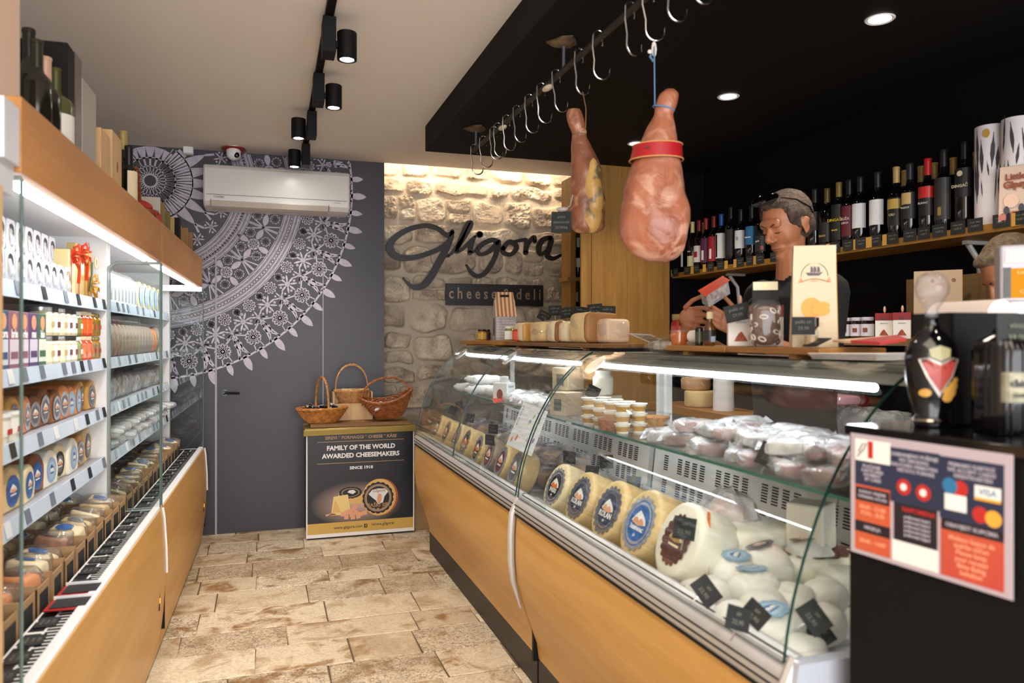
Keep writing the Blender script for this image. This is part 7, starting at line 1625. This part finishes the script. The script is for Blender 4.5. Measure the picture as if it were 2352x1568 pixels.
m.mat(10).poly([(bx_(a), YP - .0028, bz_(b_)) for a, b_ in [(.245, .62), (.375, .605), (.40, .76), (.30, .80), (.225, .77)]], (0, -.0003, 0)); m.mat(6).poly([(bx_(a), YP - .0032, bz_(b_)) for a, b_ in [(.26, .64), (.31, .77), (.235, .77)]], (0, -.0003, 0))
for a, b_ in [(.33, .79), (.37, .775), (.41, .80), (.45, .785), (.43, .75), (.49, .80), (.36, .82), (.42, .825), (.47, .82), (.53, .79), (.40, .765), (.44, .725)]: m.mat(10 if (a * 100) % 2 > 1 else 9).poly([(bx_(a - .02), YP - .0036 - a * .001, bz_(b_ - .02)), (bx_(a + .02), YP - .0036 - a * .001, bz_(b_ - .022)), (bx_(a + .022), YP - .0036 - a * .001, bz_(b_ + .02)), (bx_(a - .018), YP - .0036 - a * .001, bz_(b_ + .022))], (0, -.0003, 0))
for k in range(5): m.mat(9).poly([(bx_(.17 + k * .03), YP - .0026, bz_(.785 + k * .004)), (bx_(.27 + k * .03), YP - .0026, bz_(.765)), (bx_(.27 + k * .03), YP - .0026, bz_(.78)), (bx_(.18 + k * .03), YP - .0026, bz_(.80))], (0, -.0003, 0))
m.build('banner_print', [bm, pm('banner_gold', '#c9a24e', .4), pm('banner_bronze', '#b08a5f', .4), pm('banner_white', '#e6e2e2', .5), pm('banner_ink', '#2a2320', .5), pm('bp_rim', '#a8542a', .5), pm('bp_cheese', '#dcae66', .5), pm('bp_black', '#1b181a', .5), pm('bp_lace', '#a08468', .5), pm('bp_skin', '#dfa07a', .5), pm('bp_yellow', '#e6c982', .5)], t, smooth=0)
m = MB(); m.poly([(SX0 - .02, SY0 - .03, SZT - .055), (SX1 + .01, SY0 - .03, SZT - .045), (SX1 + .01, SY0 - .034, SZT - .004), (SX1, YB - .03, SZT), (SX0, YB - .03, SZT), (SX0 - .02, SY0 - .034, SZT - .012)][:2] + [(SX1 + .01, SY0 - .036, SZT - .002), (SX0 - .02, SY0 - .036, SZT - .012)], (0, .03, 0)); m.box(SX0 - .01, SX1, SY0 - .02, YB - .03, SZT - .034, SZT - .004); m.jitter(.004, 9); m.build('gold_cloth', pm('gold_cloth', '#a08a4c', .35, .35, bump=.3, bscale=10), t, bev=.004)
t = thing('wooden_board', 'flat brown board lying on top of the promotional stand', 'board'); MB().box(SX0 + .03, SX1 - .03, SY0 + .02, YB - .05, SZT - .002, SZT + .022).build('planks', woodmat('stand_board', '#6b4a28', '#9c7040', 'X', .6), t)
# baskets
wick = pm('wicker', '#bd7c3c', .42, var=.35, vscale=40, coat=.2); wick2 = pm('wicker_dark', '#96562a', .35, var=.35, vscale=40, coat=.3); wick3 = pm('wicker_pale', '#c4905a', .45, var=.25, vscale=40)
def basket(name, label, loc, rz, rx, ry, rb, H, hh, wm, tilt=0.0, dip=0.0, hr=.0042, rot=None, handle_dir=0):
    t = thing(name, label, 'basket', loc, rz, 'wicker baskets on the promotional stand', rot); m = MB(); ns = 28; nr = max(6, int(H / .0075))
    def R_(a, f): g = rb + (1 - rb) * (f ** .75); return rx * g * math.cos(a), ry * g * math.sin(a)
    zt = lambda a, f: H * f + dip * f * abs(math.cos(a)) ** 2
    for k in range(nr):
        f = k / nr; pts = []
        for i in range(ns * 4):
            a = 2 * PI * i / (ns * 4); x, y = R_(a, f); w_ = 1 + .035 * math.sin(a * ns + PI * (k % 2)); pts.append((x * w_, y * w_, zt(a, f) + .004))
        m.tube(pts, .0042, 5, closed=True)
    m.build('weave', wm, t, smooth=60)
    m = MB(); 
    for i in range(ns): a = 2 * PI * i / ns; m.tube([(*R_(a, f), zt(a, f) + .004) for f in (0, .3, .65, 1)], .003, 5)
    m.lathe([(0, 0), (rx * rb, 0), (rx * rb, .006), (0, .006)], 24, sy=ry / rx); m.build('stakes', wm, t)
    m = MB()
    for s_ in range(3): m.tube([(R_(a, 1.0)[0] * (1 + .03 * math.sin(a * 9 + s_ * 2.1)), R_(a, 1.0)[1] * (1 + .03 * math.sin(a * 9 + s_ * 2.1)), zt(a, 1) + .004 + .006 * math.cos(a * 9 + s_ * 2.1)) for a in [2 * PI * i / 90 for i in range(90)]], .0055, 6, closed=True)
    m.build('rim', wm, t, smooth=60)
    m = MB()
    for s_ in range(3):
        pts = []
        for i in range(31):
            f = i / 30; a = PI * f; hx_ = math.cos(a) * (rx if handle_dir == 0 else ry) * .96; hz_ = H + hh * math.sin(a) ** .8; tw = f * 26 + s_ * 2.1; p_ = (hx_, .0055 * math.cos(tw)) if handle_dir == 0 else (.0055 * math.cos(tw), hx_); pts.append((p_[0], p_[1], hz_ + .0055 * math.sin(tw)))
        m.tube(pts, hr, 6)
    m.build('handle', wm, t, smooth=60); return t
BT = SZT + .023
b1 = P(740, 945, y=5.47); basket('wicker_basket', 'shallow wicker basket of black packets on the left of the stand', (b1.x, 5.47, BT), .3, .175, .125, .55, .095, .22, wick, handle_dir=1)
b2_ = P(808, 900, y=5.60)
t = thing('wooden_crate', 'small pale wooden crate standing behind the baskets on the stand', 'crate', (b2_.x + .005, 5.615, BT)); MB().box(-.14, .14, .05, .06, 0, .20).box(-.14, .14, -.06, -.05, 0, .12).box(-.14, -.13, -.05, .05, 0, .20).box(.13, .14, -.05, .05, 0, .20).box(-.13, .13, -.05, .05, .112, .118).build('crate', palew, t)
basket('wicker_basket', 'round pale wicker basket with tall handle set on the wooden crate', (b2_.x, 5.60, BT + .121), .0, .120, .085, .62, .085, .19, wick3, handle_dir=0)
b3 = P(895, 940, y=5.46); basket('wicker_basket', 'large glossy tilted wicker basket on the right of the stand', (b3.x - .0, 5.45, BT + .022), -.15, .185, .135, .45, .12, .165, wick2, dip=.05, rot=(.05, -.16, -.15))
rs = random.Random(6); pk = None
for i in range(9):
    w_ = 'black packet with silver end in the left basket, %s' % ORD[i]
    if pk is None: pk = thing('packet', 'x', 'packet', group='black packets in the left basket'); MB().box(-.035, .035, -.022, .022, 0, .012).build('packet', black_gloss, pk, bev=.003); MB().box(.018, .034, -.0225, .0225, .0, .0128).build('silver_end', pm('packet_silver', '#b9b9be', .3, .4), pk)
    a = i * 2.4; clone(pk, (b1.x + .085 * math.cos(a), 5.47 + .05 * math.sin(a), BT + .088 + .010 * (i % 3)), rot=(rs.uniform(-.6, .6), rs.uniform(-.7, .1), rs.uniform(0, 6)), label=w_)
sm = None
for i in range(5):
    if sm is None: sm = thing('sample_packet', 'x', 'packet', group='cream packets in the round pale basket'); s0 = MB(); crinkle(s0, .07, .05, .022, (0, 0, .01), 4).build('packet', pm('packet_cream', '#d9c8a0', .5), sm)
    clone(sm, (b2_.x + (i - 2) * .034, 5.60 + .02 * (-1) ** i, BT + .121 + .075), rot=(.2, .3 * (i - 2) / 2, i), label='cream packet in the round pale basket, %s from the left' % ORD[i])
t = thing('white_cloth', 'folded white cloth napkins inside the large glossy basket', 'cloth', (b3.x - .075, 5.37, BT + .100), .2); m = MB(); 
for i in range(4): s0 = len(m.v); m.ell((.012 * i - .02, .004 * i, .006 * i), .032, .022, .014, M=RY(.5 * i - .6), n=12); m.jitter(.005, 40, s0, i)
m.build('cloth', pm('cloth_white', '#d6d6dc', .8), t)
o = MB().box(-.09, .09, -.14, .14, 0, .30).build('cardboard_box', cardboard, bev=.003, loc=(1.12, 5.55, 0)); tag(o, 'brown cardboard box on the floor between the promotional stand and the display case', 'box')
# ================================================================ things on top of the refrigerated cabinets
FT = 1.862
def place_fr(o, x, l, z=FT, rz=0): o.location = fr(x, l, z); o.rotation_euler = (0, 0, FROT + rz); return o
def topbox(name, label, cat, u1, u2, o_, w_, v, mat, z1=None, extra=None):
    l1, t1 = fr_l(u1, o_); l2, _ = fr_l(u2, o_); z = z1 or fr_z(v, t1); b = MB().box(-w_, 0, 0, l2 - l1, 0, z - FT); ob = b.build(name, mat, bev=.003); tag(ob, label, cat); return place_fr(ob, o_, l1)
l_, t_ = fr_l(47, -.06); o = MB().box(-.32, 0, -.20, 0, 0, .42).build('large_carton', pm('beige_carton', '#e0c0a8', .6), bev=.004); tag(o, 'large plain beige carton at the top left corner above the near cabinet', 'carton'); place_fr(o, -.06, l_)
topbox('black_wine_box', 'tall black presentation box standing on the near cabinet', 'box', 155, 172, -.07, .20, 97, black_paint)
topbox('silver_box', 'tall grey brown box right behind the black box', 'box', 173, 188, -.07, .16, 118, pm('box_taupe', '#5d5651', .3))
topbox('white_wine_box', 'tall off-white box on the cabinet between the taupe and the wooden boxes', 'box', 190, 221, -.08, .11, 178, pm('offwhite_box', '#a9a29a', .5))
for i, (u1, u2, v, tx) in enumerate([(232, 253, 292, 'farther left pale wooden wine box'), (258, 280, 297, 'pale wooden wine box with small stamp beside the gold capped bottle')]):
    l1, t1 = fr_l(u1, -.08); l2, _ = fr_l(u2, -.08); z = fr_z(v, t1); t = thing('wine_box', tx + ' on the cabinet', 'box', (0, 0, 0), 0, 'pale wooden wine boxes'); MB().box(-.10, 0, 0, l2 - l1 - .004, 0, z - FT).build('box', palew, t, bev=.002); place_fr(t, -.08, l1)
    if i: MB().disc((.0005, (l2 - l1) * .5, (z - FT) * .55), .012, TOAX, h=.0006, ry=.02).build('stamp', pm('stamp_brown', '#8a5f38', .6), t)
def fbottle(label, u, o_, cap, lab, H=.32, lz=(.05, .17), gm=None, R=.037):
    l, t = fr_l(u, o_); b = bottle('standing_bottle', label, (0, 0, 0), R=R, H=H, cap=cap, lab=lab, lz=lz, grp='bottles on the refrigerated cabinets', glassm=gm); return place_fr(b, o_, l, FT, PI * .9)
fbottle('dark bottle with gold cap behind the pale wooden boxes', 283, -.10, '#a08a50', None, .33)
fbottle('slim dark bottle with cream label next to the wicker basket', 296, -.07, '#151515', '#d9c9a4', .26, (.02, .16), R=.03)
fbottle('dark bottle top behind the wooden wine box', 262, -.16, '#101010', None, .34)
for i, (u, o_, h, c_, tx) in enumerate([(66, -.14, .33, '#1a1a18', 'dark wrapped bottle nearest the beige carton'), (84, -.12, .30, '#2a2a1c', 'dark wrapped bottle, second from the beige carton'), (104, -.11, .27, '#c9a08a', 'small bottle with pink cap before the black box')]): fbottle(tx, u, o_, c_, None, h, gm=pm('olive_dark', '#1c1c14', .15))
fbottle('olive bottle with round white label before the black box', 128, -.10, '#4a4a20', '#ddd8cc', .26, (.04, .13), pm('olive_glass', '#4b4a24', .2), .045)
l, t_ = fr_l(325, -.10)
t = basket('wicker_basket', 'small wicker basket with tall handle and red cloth on the cabinet top', (0, 0, 0), 0, .085, .075, .6, .07, .20, pm('wicker_red', '#8a4318', .35, var=.3, vscale=40), handle_dir=1); t['group'] = 'basket on the cabinets'; place_fr(t, -.12, l)
t = thing('red_cloth', 'red cloth hanging from the wicker basket on the cabinet', 'cloth'); m = MB(); m.ell((0, 0, .095), .07, .065, .035, n=16); m.poly([(.083, -.04, .08), (.086, .075, .08), (.092, .10, -.01), (.090, -.02, .0)], (.003, 0, 0)); m.jitter(.008, 14); m.build('cloth', pm('red_cloth', '#b52f24', .7), t); place_fr(t, -.12, l)
for i, (u, h, th, mt, tx) in enumerate([(368, .19, .012, pm('frame_light', '#b9aba0', .4), 'thin framed picture leaning beside the red cloth'), (378, .185, .02, pm('olive_board', '#7d6a2c', .6), 'olive folder standing beside the thin frame'), (390, .175, .02, pm('olive_board2', '#6f5c26', .6), 'second darker olive folder'), (400, .17, .012, pm('tan_board', '#b3925c', .6), 'narrow tan board between the folders and the black box'), (412, .20, .07, black_paint, 'wide black folder box near the far end of the cabinets'), (432, .20, .02, woodmat('thin_wood', '#8a6434', '#ad8450', 'Z', .6), 'thin brown wooden board, left of the last two'), (442, .205, .02, woodmat('thin_wood2', '#8a6434', '#ad8450', 'Z', .6), 'thin brown wooden board at the far end of the cabinets')]):
    l, t_ = fr_l(u, -.06); o = MB().box(-.16, 0, 0, th, 0, h).build(['picture_frame', 'folder', 'folder', 'thin_board', 'folder_box', 'thin_board', 'thin_board'][i], mt, bev=.001); tag(o, tx, ['frame', 'folder', 'folder', 'board', 'box', 'board', 'board'][i]); place_fr(o, -.06, l); 
# ================================================================ people
def CW(u, v, t): return Vector((0, 0, HCAM)) + ray(u, v) * t
skin = pm('skin', '#a86c4a', .5, var=.06, vscale=12, sss=.12, bump=.05, bscale=120)
def remesh(o, vox, it=2):
    r = o.modifiers.new('remesh', 'REMESH'); r.mode = 'VOXEL'; r.voxel_size = vox; r.use_smooth_shade = True
    s = o.modifiers.new('smooth', 'SMOOTH'); s.factor = .5; s.iterations = it
def person(name, label, base, HC, fdir, pitch, shR, shL, elR, elL, wrR, wrL, hands, hairmat, hairlen, shirtmat, trousermat, skinmat, sc=1.0, belly=1.0):
    base = Vector(base); t = thing(name, label, 'person', base)
    f = Vector(fdir).normalized(); l = Vector((0, 0, 1)).cross(f)
    fh = (f * math.cos(pitch) - Vector((0, 0, 1)) * math.sin(pitch)); uh = (Vector((0, 0, 1)) * math.cos(pitch) + f * math.sin(pitch)); Mh = Matrix((fh, l, uh)).transposed()
    HC = Vector(HC) - base
    hp = lambda a, b, c: HC + Mh @ (Vector((a, b, c)) * sc)
    e = lambda m, a, b, c, ra, rb, rc, rot=None, n=20: m.ell(hp(a, b, c), ra * sc, rb * sc, rc * sc, M=Mh @ (rot or Matrix.Identity(3)), n=n)
    m = MB()
    # head
    e(m, -.012, 0, .030, .098, .076, .092, n=28); e(m, .030, 0, -.012, .062, .066, .075, n=24); e(m, .030, 0, -.058, .050, .046, .048, n=24)
    e(m, .064, 0, -.100, .024, .025, .020); e(m, .020, .035, -.075, .040, .020, .030); e(m, .020, -.035, -.075, .040, .020, .030)
    e(m, .050, .035, -.024, .027, .025, .032); e(m, .050, -.035, -.024, .027, .025, .032)
    e(m, .080, 0, .030, .018, .050, .020); e(m, .082, .026, .020, .013, .022, .008); e(m, .082, -.026, .020, .013, .022, .008)
    m.tube([hp(.086, 0, .018), hp(.098, 0, -.004), hp(.112, 0, -.026), hp(.108, 0, -.036)], [.008 * sc, .0095 * sc, .0125 * sc, .010 * sc], 10)
    e(m, .100, .011, -.034, .010, .007, .007); e(m, .100, -.011, -.034, .010, .007, .007)
    e(m, .084, 0, -.061, .010, .024, .0050); e(m, .082, 0, -.071, .010, .020, .0055); e(m, .070, 0, -.066, .016, .032, .020)
    for s_ in (1, -1):
        e(m, .0735, s_ * .031, -.001, .013, .017, .011)                      # lids over lowered eyes
        e(m, -.008, s_ * .078, -.010, .018, .006, .030, RY(.25)); e(m, -.010, s_ * .084, .006, .017, .0045, .016, RZ(-s_ * .35)); e(m, -.004, s_ * .078, -.032, .008, .006, .010)
    # neck and trunk
    ch = (Vector(shR) + Vector(shL)) / 2 - base
    m.tube([hp(-.018, 0, -.030), HC * .45 + (ch + Vector((0, 0, .05))) * .55, ch + Vector((0, 0, .03)), ch - Vector((0, 0, .03))], [.048 * sc, .051 * sc, .066 * sc, .09 * sc], 16)
    def trunk(m, g, z0, z1):
        Mt = Matrix((f, l, Vector((0, 0, 1)))).transposed()
        pf = [(.15, .90), (.165, .98), (.150, 1.08), (.160, 1.20), (.185, 1.34), (.195, 1.44), (.175, 1.51), (.10, 1.565)]
        k = ch.z / 1.52; pr = [((r + g), z * k) for r, z in pf if z0 <= z <= z1]
        m.lathe(pr, 28, (ch.x, ch.y, 0), Matrix((l, f, Vector((0, 0, 1)))).transposed(), sy=.66)
    trunk(m, 0, 0, 2)
    B = lambda p: Vector(p) - base
    for sh, el, wr in ((shR, elR, wrR), (shL, elL, wrL)):
        sh, el, wr = B(sh), B(el), B(wr); m.tube([sh, sh.lerp(el, .5), el, el.lerp(wr, .35), wr], [.058 * sc, .050 * sc, .041 * sc, .043 * sc, .028 * sc], 14)
        m.ell(sh, .062 * sc, .062 * sc, .062 * sc)
    hipz = ch.z * .61
    for s_ in (1, -1):
        hp_ = Vector((ch.x, ch.y, 0)) + l * (.09 * s_); m.tube([hp_ + Vector((0, 0, hipz)), hp_ + f * .01 + Vector((0, 0, hipz * .52)), hp_ - f * .02 + Vector((0, 0, .09))], [.085, .058, .040], 14); m.ell(hp_ + f * .05 + Vector((0, 0, .035)), .13, .045, .035, M=Matrix((f, l, Vector((0, 0, 1)))).transposed())
    # hands: each (palm centre, matrix, radii, [finger chains])
    for (pc, pr, fingers) in hands:
        pc = B(pc); wr = min((B(wrR), B(wrL)), key=lambda q: (q - pc).length); m.ell(pc, *pr[:3], M=pr[3], n=18); m.tube([wr, wr.lerp(pc, .6)], [.028, .030], 12)
        for ch_, r0 in fingers:
            pts = [B(q) for q in ch_]; k = len(pts); rad = [r0 * (1 - .22 * i / (k - 1)) for i in range(k)]; m.tube(pts, rad, 10)
            for q, r in zip(pts, rad): m.ell(q, r * 1.02, r * 1.02, r * 1.02, n=8)
    o = m.build('body', skinmat, t, smooth=180); remesh(o, .0042, 3)
    # face details
    m = MB()
    for s_ in (1, -1): m.tube([hp(.093, s_ * .013, .021), hp(.0925, s_ * .028, .027), hp(.082, s_ * .043, .022)], [.0034, .0044, .0022], 6)
    m.build('eyebrows', pm('brow_dark', '#33241b', .8), t); m = MB()
    for s_ in (1, -1): m.tube([hp(.087, s_ * .018, -.005), hp(.0875, s_ * .030, -.0085), hp(.078, s_ * .043, -.005)], [.0016, .0022, .0014], 6)
    m.build('eyelashes', pm('lash', '#2a1c16', .6), t)
    m = MB(); m.tube([hp(.083, -.024, -.067), hp(.0935, -.008, -.0662), hp(.0945, 0, -.0668), hp(.0935, .008, -.0662), hp(.083, .024, -.067)], [.001, .0022, .0024, .0022, .001], 6); m.build('mouth', pm('lip_line', '#7d4438', .5), t)
    # hair
    m = MB(); e(m, -.022, 0, .040, .098, .082, .092, n=32); e(m, -.040, 0, -.004, .070, .079, .070, n=24)
    for s_ in (1, -1): e(m, .022, s_ * .066, .040, .030, .014, .040); e(m, .012, s_ * .073, .010, .011, .006, .026)
    e(m, .036, 0, .096, .046, .056, .021)
    if hairlen: e(m, -.045, 0, -.075, .060, .078, .085, n=24); e(m, -.01, .065, -.045, .035, .024, .09); e(m, -.01, -.065, -.045, .035, .024, .09)
    m.jitter(.0035, 60); o = m.build('hair', hairmat, t, smooth=180); remesh(o, .005, 1)
    # clothes
    m = MB(); trunk(m, .016, .90, 2); 
    for sh, el in ((shR, elR), (shL, elL)):
        sh, el = B(sh), B(el); m.tube([sh + Vector((0, 0, .005)), sh.lerp(el, .45), sh.lerp(el, .72)], [.074, .068, .066], 16); m.ell(sh, .076, .076, .074)
        m.tube([ch + Vector((0, 0, .028)), sh], [.05, .062], 14)
    m.lathe([(.072, .0), (.066, .055), (.060, .055), (.062, .0)], 24, (ch.x, ch.y, ch.z + .025), Matrix((l, f, Vector((0, 0, 1)))).transposed(), sy=.95)
    m.jitter(.006, 9); o = m.build('polo_shirt', shirtmat, t, smooth=180); remesh(o, .007, 2)
    m = MB()
    for s_ in (1, -1):
        hp_ = Vector((ch.x, ch.y, 0)) + l * (.09 * s_); m.tube([hp_ + Vector((0, 0, hipz + .02)), hp_ + f * .01 + Vector((0, 0, hipz * .52)), hp_ - f * .02 + Vector((0, 0, .07))], [.105, .078, .062], 16)
    m.lathe([(.17, hipz - .06), (.178, hipz + .04), (.168, hipz + .12)], 24, (ch.x, ch.y, 0), Matrix((l, f, Vector((0, 0, 1)))).transposed(), sy=.70)
    m.jitter(.005, 8); o = m.build('trousers', trousermat, t, smooth=180); remesh(o, .009, 2)
    m = MB()
    for s_ in (1, -1): m.ell(Vector((ch.x, ch.y, .042)) + l * (.09 * s_) + f * .05, .145, .055, .042, M=Matrix((f, l, Vector((0, 0, 1)))).transposed())
    o = m.build('shoes', black_paint, t, smooth=180)
    return t, hp, Mh
hairm = pm('hair_brown_grey', '#4a3a30', .7, var=.5, vscale=60, bump=.8, bscale=180)
shirt = pm('black_polo', '#08090c', .9, bump=.2, bscale=20); jeans = pm('blue_jeans', '#4d6078', .85, var=.15, vscale=20)
def hm_(v1, v2):                                    # palm matrix: x along fingers, y across
    x = Vector(v1).normalized(); z = x.cross(Vector(v2)).normalized(); y = z.cross(x); return Matrix((x, y, z)).transposed()
TR, TL = 2.98, 2.86
RP = CW(1588, 728, TR + .01); LP = CW(1680, 742, TL - .02)
Rf = []
for i in range(4):
    a, b, c = [(1600, 704), (1626, 700), (1646, 712)], None, None
    Rf.append(([CW(1597 - i * 1, 708 + i * 15, TR - .005), CW(1618 - i * 1, 707 + i * 15.5, TR - .035), CW(1638 - i * 2, 716 + i * 14.5, TR - .040), CW(1648 - i * 4, 728 + i * 12.5, TR - .018)], .0100 - .0007 * (i == 3)))
Rf.append(([CW(1574, 706, TR - .01), CW(1590, 690, TR - .03), CW(1610, 681, TR - .045), CW(1624, 684, TR - .05)], .0105))
Lf = []
for i in range(4):
    Lf.append(([CW(1676 - i * 2, 728 + i * 11, TL - .01), CW(1656 - i * 2, 716 + i * 12, TL - .03), CW(1640 - i * 2, 706 + i * 12.5, TL - .025), CW(1629 - i, 700 + i * 12.5, TL + .005)], .0092 - .0007 * (i == 3)))
Lf.append(([CW(1692, 730, TL), CW(1686, 706, TL + .01), CW(1672, 690, TL + .02), CW(1660, 678, TL + .03)], .0105))
hands = [(RP, (.050, .042, .019, hm_(CW(1620, 722, TR) - CW(1570, 730, TR + .02), (0, 0, 1))), Rf), (LP, (.046, .042, .018, hm_(CW(1650, 722, TL) - CW(1700, 752, TL), (0, 0, 1))), Lf)]
HCm = (1.862, 2.392, 1.800)
man, hp, Mh = person('shopkeeper', 'man in black polo shirt looking down at a meat package behind the case', (1.885, 2.385, 0), HCm, (-1, -.16, 0), .36,
    (1.885, 2.565, 1.535), (1.885, 2.200, 1.535), (1.84, 2.66, 1.26), (1.79, 2.12, 1.27), CW(1578, 762, 3.02), CW(1716, 768, 2.84), hands, hairm, False, shirt, jeans, skin)
lens = pm('sunglass_lens', '#050506', .06, spec=.8)
m = MB()
for s_ in (1, -1):
    c_ = hp(.074, s_ * .034, .118); Ms = Mh @ RY(-.75); m.ell(c_, .006, .031, .023, M=Ms, n=20); m.tube([hp(.062, s_ * .064, .114), hp(.015, s_ * .088, .090), hp(-.040, s_ * .090, .045), hp(-.058, s_ * .080, .020)], .0028, 6)
m.tube([hp(.080, -.012, .118), hp(.083, 0, .120), hp(.080, .012, .118)], .0028, 6); o = m.build('sunglasses', lens, None, loc=(1.885, 2.385, 0)); tag(o, 'black sunglasses pushed up on the man\'s hair', 'sunglasses')
# package in his hands
t = thing('meat_package', 'clear package of sliced meat with orange red label held by the man', 'package', CW(1642, 672, 2.88)); b0 = t.location
T_ = [CW(1603, 668, 2.90), CW(1660, 634, 2.93), CW(1677, 644, 2.86), CW(1620, 681, 2.83)]
dn_ = (CW(1640, 700, 2.88) - CW(1634, 668, 2.88))
m = MB(); m.poly([p - b0 for p in T_], (0, 0, .0015)); m.build('paper_label', pm('label_orange_red', '#d9421c', .5), t)
m = MB(); q = [p - b0 - Vector((0, 0, .002)) for p in T_]; m.poly([q[0].lerp(q[2], .06), q[1].lerp(q[3], .06), q[2].lerp(q[0], .06), q[3].lerp(q[1], .06)], dn_ * .85); m.jitter(.004, 40); m.build('wrap', plastic_wrap, t)
m = MB(); m.poly([q[0].lerp(q[2], .16), q[1].lerp(q[3], .16), q[2].lerp(q[0], .16), q[3].lerp(q[1], .16)], dn_ * .72); m.jitter(.003, 50); m.build('meat', pm('sliced_meat', '#6d3d30', .5, col2='#b89a88', vscale=60), t)
# red jar behind his hand
t = jar_thing('pepper_jar', 'jar of red peppers behind the shopkeeper\'s right hand', 'jar', .034, .15, pm('pepper_deep', '#a32812', .12, coat=.6), pm('lid_gold2', '#a08a50', .3, .6), pm('lab_pep', '#b83a1a', .3), None, ink_white); q = P(1562, 770, x=2.42); put(t, 1.60, P(1561, V0, x=1.60).y + .0, TZ + .001)
# second person behind the scale
hair2 = pm('hair_ash', '#5d4c36', .7, var=.45, vscale=50, bump=.8, bscale=150)
C2 = CW(2326, 622, 2.62); b2x = Vector((C2.x + .02, C2.y, 0))
def rel(a, b, c): return (b2x.x + a, b2x.y + b, c)
hz2 = C2.z
per2, hp2, _m = person('seated_person', 'person with ash brown hair partly hidden behind the shop scale display', b2x, C2, (-.9, .4, 0), .75, rel(.10, .13, hz2 - .25), rel(-.08, -.15, hz2 - .25), rel(.12, .2, hz2 - .52), rel(-.10, -.24, hz2 - .52), rel(-.02, .22, hz2 - .62), rel(-.14, -.10, hz2 - .62),
    [(rel(-.06, .24, hz2 - .62), (.045, .04, .018, hm_((-1, .3, 0), (0, 1, 0))), [([rel(-.09, .22 + i * .018, hz2 - .62), rel(-.12, .225 + i * .018, hz2 - .625), rel(-.145, .23 + i * .018, hz2 - .64)], .009) for i in range(4)] + [([rel(-.05, .21, hz2 - .62), rel(-.08, .195, hz2 - .625), rel(-.10, .19, hz2 - .63)], .010)]),
     (rel(-.19, -.08, hz2 - .62), (.045, .04, .018, hm_((-1, .3, 0), (0, 1, 0))), [([rel(-.22, -.11 + i * .018, hz2 - .62), rel(-.25, -.105 + i * .018, hz2 - .625), rel(-.275, -.10 + i * .018, hz2 - .64)], .009) for i in range(4)] + [([rel(-.18, -.05, hz2 - .62), rel(-.21, -.035, hz2 - .625), rel(-.23, -.03, hz2 - .63)], .010)])], hair2, False, shirt, jeans, skin, .96)
per2.name = 'shop_assistant'
